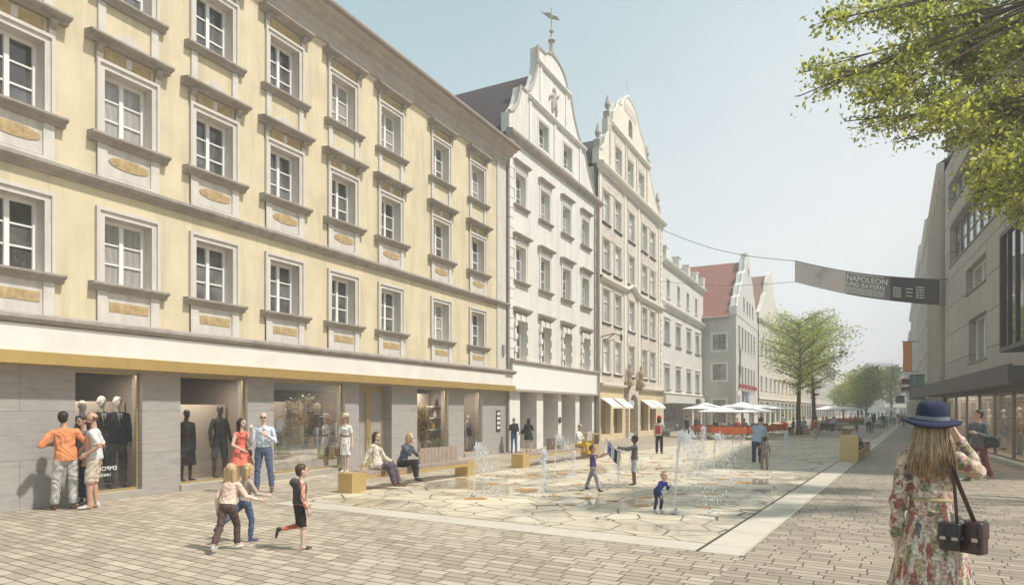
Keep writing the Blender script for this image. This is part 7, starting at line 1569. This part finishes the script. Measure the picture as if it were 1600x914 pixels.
def case(P, w_, d_, h_, c, lab):
    o = empty('travel_case', P, RL, lab, 'case'); q = MB(); q.box(-w_/2,w_/2,-d_/2,d_/2,0,h_); q.build('case_body', mat('case_%d_%d'%(int(c[0]*100),int(h_*100)), c, .6, .2, 5), o)
    q = MB(); q.box(-w_/2-.005,w_/2+.005,-d_/2-.006,d_/2+.006,h_*.62,h_*.66)
    for x in (-w_*.3,w_*.3): q.box(x-.02,x+.02,-d_/2-.012,-d_/2,h_*.55,h_*.72)
    q.tube([(-.08,-d_/2,h_+.0),(-.06,-d_/2,h_+.05),(.06,-d_/2,h_+.05),(.08,-d_/2,h_)],.012,5); q.build('fittings', M_LEAD, o)
case(shopX(457,.7), .5, .25, .95, (.08,.05,.05), 'tall dark trunk standing in the planted window')
case(shopX(453,.5), .26, .18, .5, (.20,.085,.035), 'brown leather suitcase in front of the dark trunk')
case(shopX(473,.6), .42, .22, .42, (.22,.20,.16), 'low olive travel case beside the jumpsuit mannequin')
o = empty('display_shelf', shopX(683,.95), RL, 'pale shelving with vases in the shop window left of the last one', 'shelf'); q = MB()
for z in (.5,.95,1.4,1.85): q.box(-.5,.6,-.18,.18,z,z+.04)
q.build('boards', M_FASC, o)
for i in range(9):
    q = MB(); k = i%4; q.lathe([(.05,0),(.09,.08),(.07,.2),(.03,.24),(.045,.28)], (-.35+.11*i, 0, (.54,.99,1.44,1.89)[k]), 10); q.build('vase', [M_DARK,M_GOLD,M_WTR][i%3], o)
# right hand shop
def shopR(px, inn): 
    Y = XR/((px-800)/FOC-KR); p = Vector((XR+KR*Y, Y, .14)); return p+Vector((1,-KR,0)).normalized()*inn
FZR = math.atan2(-KR,-1)+math.pi; FZR = math.atan2(KR,-1)-math.pi/2
mq(shopR(1509,.9), 1.75, FZR, 'headless mannequin in pale trousers at the far end of the right shop', top=BEI, bottom=BEI, style='none')
mq(shopR(1549,.9), 1.80, FZR, 'mannequin in long tan coat behind the right shop window', top=fab('tan_coat',(.36,.26,.16)), bottom=fab('grey_slacks',(.15,.16,.17)), style='none', hem=.45, loose=1.6)
mq(shopR(1575,.9), 1.74, FZR, 'mannequin in cream jumper and dark jeans behind the right shop window', top=fab('cream_jumper',(.48,.42,.34)), bottom=JEAND, style='none', pose=dict(UR=(.6,.1,-.8),FR=(-.5,.2,-.6),UL=(-.2,0,-1)), loose=1.8)
mq(shopR(1521,1.1), 1.72, FZR, 'mannequin in grey dress half hidden behind the man in the blazer', top=GRY, bottom=GRY, style='none', pants=0, skirt=(GRY,.35,.2,.03))
# ================================================================== foreground woman
FLO = floral('floral_blouse', (.58,.47,.38), 15); FLS = floral('floral_skirt', (.62,.52,.44), 11, True)
PW = Vector((2.87, 4.5, 0))
ww = person(PW, 1.87, 180, 'woman in floral dress and blue felt hat seen from behind, hand raised to brim',
    dict(UR=(.44,.82,-.30),FR=(-.42,-.12,.88),curlR=.6,UL=(-.16,-.02,-1),FL=(-.02,.06,-1),curlL=.4,TR=(.03,.05,-1),TL=(-.03,-.02,-1)), skin=SKP, top=FLO, bottom=FLO, shoes=SHN, hair=HBL, style='none', pants=0, bust=True, wide=.88, vox=.0065, hem=-.04, loose=1.1,
    skirt=(FLS, .78, .33, .055), sleeve=1, head=(0,4,0), twist=4, neck=.045, heads=.94)
S_ = ww['s']; hc = ww['obj'].matrix_basis.inverted()@ww['head']; H0 = hc
# hair: long straight strands falling from under the brim
rr = random.Random(3); q = MB(); pr = Prims()
pr.ell(hc+V(0,-.03,.0), (.088,.095,.12), 'h'); pr.loft([(hc+V(0,-.055,.0),V(1,0,0),V(0,1,0),.085,.06),(hc+V(0,-.09,-.12),V(1,0,0),V(0,1,0),.092,.045),(hc+V(.0,-.118,-.24),V(1,0,0),V(0,1,0),.095,.034),(hc+V(0,-.128,-.31),V(1,0,0),V(0,1,0),.088,.018)],'h')
hb = link('hair', rmesh(pr,'hair',mat('straight_blonde_hair',(.40,.26,.14),.42,.35,18,spec=.6),.009), ww['obj'])
for i in range(1250):
    a = rr.uniform(-1.9,1.9); rx = .095; x0 = rx*math.sin(a*.82); y0 = -.055-.052*math.cos(a*.82)
    Lh = rr.uniform(.27,.41)*(1-.12*abs(x0)/.1); x1 = x0*1.12+rr.gauss(0,.019); pts = []
    for j in range(6):
        t = j/5; pts.append(hc+V(x0+(x1-x0)*t+.007*math.sin(t*5+i)*t, y0-.012-.062*min(1,t*1.2)+(.0 if t<.7 else -.01*(t-.7)), .03-Lh*t))
    q.tube(pts, [.0024,.0024,.0022,.002,.0016,.0007], 3, m=(0,1,1,2,0,2,1)[(i+int(a*9))%7])
q.build('hair_strands', [mat('strand_light',(.68,.50,.32),.4,0,spec=.6), mat('strand_mid',(.48,.31,.17),.4,0,spec=.6), mat('strand_dark',(.17,.095,.05),.45,0,spec=.6)], hb, smooth=True, fix=False)
# felt hat with pinched crown
HT = mat('blue_felt', (.024,.030,.070), .92, .22, 40, .5, 260); HBD = mat('grey_ribbon', (.22,.235,.26), .6, .15, 60)
q = MB(); n = 48; A = Matrix.Rotation(R(5),3,'X')@Matrix.Rotation(R(4),3,'Y'); base = hc+V(0,-.008,.046); vs = []
def P_(r, z, k, ex=1.12, wav=0): th = 2*math.pi*k/n; return base+A@V(r*math.cos(th), r*ex*math.sin(th), z+wav*math.cos(2*th))
rings = [(.176,-.018,1.05,.014),(.180,-.012,1.05,.014),(.160,-.002,1.06,.010),(.128,.002,1.08,.005),(.102,.006,1.14,0),(.098,.016,1.15,0),(.096,.045,1.15,0),(.092,.080,1.14,0),(.084,.108,1.12,0),(.070,.126,1.08,0),(.045,.132,1.05,0),(.02,.124,1,0),(.002,.118,1,0)]
for r, z, ex, wv in rings:
    for k in range(n):
        p = P_(r,z,k,ex,wv)
        if z > .07:
            th = 2*math.pi*k/n; f = (z-.07)/.06; pin = .018*f*max(0,math.sin(th))**2*abs(math.cos(th)) ; p = p-A@V(math.copysign(pin,math.cos(th)),0,0)+A@V(0,0,-.016*f*math.exp(-(math.cos(th)/.35)**2)*(.4+.6*(r<.05)))
        vs.append(p)
m_ = len(rings); fs = [(j*n+k,j*n+(k+1)%n,(j+1)*n+(k+1)%n,(j+1)*n+k) for j in range(m_-1) for k in range(n)]
for r, z, ex, wv in ((.174,-.024,1.05,.014),(.12,-.006,1.08,.005),(.094,.0,1.12,0)):
    for k in range(n): vs.append(P_(r,z,k,ex,wv))
fs += [(k,(m_)*n+k,(m_)*n+(k+1)%n,(k+1)%n) for k in range(n)]+[((m_+j)*n+k,(m_+j+1)*n+k,(m_+j+1)*n+(k+1)%n,(m_+j)*n+(k+1)%n) for j in range(2) for k in range(n)]
q.add(vs, fs); ho = q.build('hat', HT, ww['obj'], smooth=True)
q = MB(); vs = [P_(.1035,.008,k,1.145) for k in range(n)]+[P_(.1015,.034,k,1.15) for k in range(n)]; q.add(vs, [(k,(k+1)%n,n+(k+1)%n,n+k) for k in range(n)])
q.build('hat_band', HBD, ho, smooth=True)
# waist band and bracelets
bw = ww['obj'].matrix_basis.inverted()@loc(ww,0,0,.20*S_)
q = MB(); q.lathe([(.150*S_*.81,-.012),(.154*S_*.81,.0),(.150*S_*.81,.016)], bw, 32, sy=.76); q.build('waistband', mat('gold_belt',(.42,.33,.16),.6,.3,30), ww['obj'], smooth=True)
wl_ = ww['obj'].matrix_basis.inverted()@ww['wristL']
q = MB()
for i in range(3): q.lathe([(.030,-.004),(.034,0),(.030,.004)], wl_+V(0,0,.015+.016*i), 20)
q.build('bracelets', M_GOLD, ww['obj'], smooth=True)
# leather satchel and camera bag on a long strap
LEA = mat('maroon_leather', (.050,.018,.018), .28, .25, 14, .3, 90, spec=.7); MET = mat('silver_buckle', (.5,.47,.42), .3, .1, metal=.9)
def satchel(cx, cy, cz, w_, d_, h_, m, label, cat, nm, rz):
    o = empty(nm, loc(ww,cx,cy,cz), ww['obj'].rotation_euler[2]+rz, label, cat)
    def rbox(q, x0,x1,y0,y1,z0,z1, r=.02, k=4):
        # rounded box through stacked superellipse rings
        vs = []; n = 28; R_ = [(-1,.86),(-.94,.97),(-.8,1),(0,1),(.8,1),(.94,.97),(1,.86)]; cx_, cy_, cz_ = (x0+x1)/2,(y0+y1)/2,(z0+z1)/2
        for t, kk in R_:
            for i in range(n):
                th = 2*math.pi*i/n; c_, s_ = math.cos(th), math.sin(th); e = .28
                vs.append((cx_+(x1-x0)/2*kk*math.copysign(abs(c_)**e,c_), cy_+(y1-y0)/2*kk*math.copysign(abs(s_)**e,s_), cz_+(z1-z0)/2*t))
        q.add(vs, [(j*n+i,j*n+(i+1)%n,(j+1)*n+(i+1)%n,(j+1)*n+i) for j in range(6) for i in range(n)]+[tuple(range(n))[::-1],tuple(range(6*n,7*n))])
    q = MB(); rbox(q,-w_/2,w_/2,-d_/2,d_/2,-h_,0); q.build('bag_body', m, o, smooth=True)
    q = MB(); rbox(q,-w_/2-.006,w_/2+.006,-d_/2-.012,d_/2+.004,-h_*.52,.008); q.build('flap', m, o, smooth=True)
    q = MB()
    for x in (-w_*.28, w_*.28): q.box(x-.012,x+.012,-d_/2-.019,-d_/2-.010,-h_*.72,-.01); 
    q.build('bag_straps', m, o)
    q = MB()
    for x in (-w_*.28, w_*.28): q.box(x-.017,x+.017,-d_/2-.024,-d_/2-.016,-h_*.58,-h_*.46)
    for x in (-w_/2,w_/2): q.lathe([(.012,-.003),(.016,0),(.012,.003)], (x,0,.015), 12, ax=Matrix.Rotation(R(90),3,'X'))
    q.build('buckles', MET, o); return o
b1 = satchel(.225,-.14,.10, .15,.09,.20, LEA, 'glossy maroon leather satchel hanging at the right hip of the floral dress', 'satchel', 'satchel', -.5)
b2 = satchel(.105,-.17,.085, .115,.08,.17, mat('black_leather_gloss',(.018,.014,.014),.3,.2,14,.3,90,spec=.7), 'black leather camera bag hanging beside the maroon satchel', 'camera bag', 'camera_bag', -.2)
def ribbon(o, pts, wd, m, name='strap'):
    inv = (Matrix.Translation(o.location)@Matrix.Rotation(o.rotation_euler[2],4,'Z')).inverted(); pts = [inv@p for p in pts]; q = MB(); q0 = []
    for i, p in enumerate(pts):
        t = (pts[min(i+1,len(pts)-1)]-pts[max(i-1,0)]).normalized(); nrm = V(0,-1,0); sd = t.cross(nrm).normalized(); q0.append((p-sd*wd/2, p+sd*wd/2, nrm))
    for a, b in zip(q0[:-1], q0[1:]):
        e = V(0,-.004,0); q.add([a[0],a[1],b[1],b[0],a[0]+e,a[1]+e,b[1]+e,b[0]+e], [(0,1,2,3),(7,6,5,4),(0,4,5,1),(3,2,6,7),(0,3,7,4),(1,5,6,2)])
    q.build(name, m, o)
SB = mat('brown_strap', (.085,.045,.035), .4, .2, 20)
sh = [loc(ww,.105,.08,.50*S_), loc(ww,.108,.02,.535*S_), loc(ww,.112,-.09,.50*S_), loc(ww,.125,-.155,.40*S_), loc(ww,.15,-.165,.32*S_), loc(ww,.18,-.165,.24*S_), loc(ww,.21,-.16,.16*S_), loc(ww,.235,-.15,.10)]
ribbon(b1, sh, .028, SB)
ribbon(b2, [p+V(-.03,.0,.0) for p in sh[1:5]]+[loc(ww,.14,-.17,.09)], .02, SB)
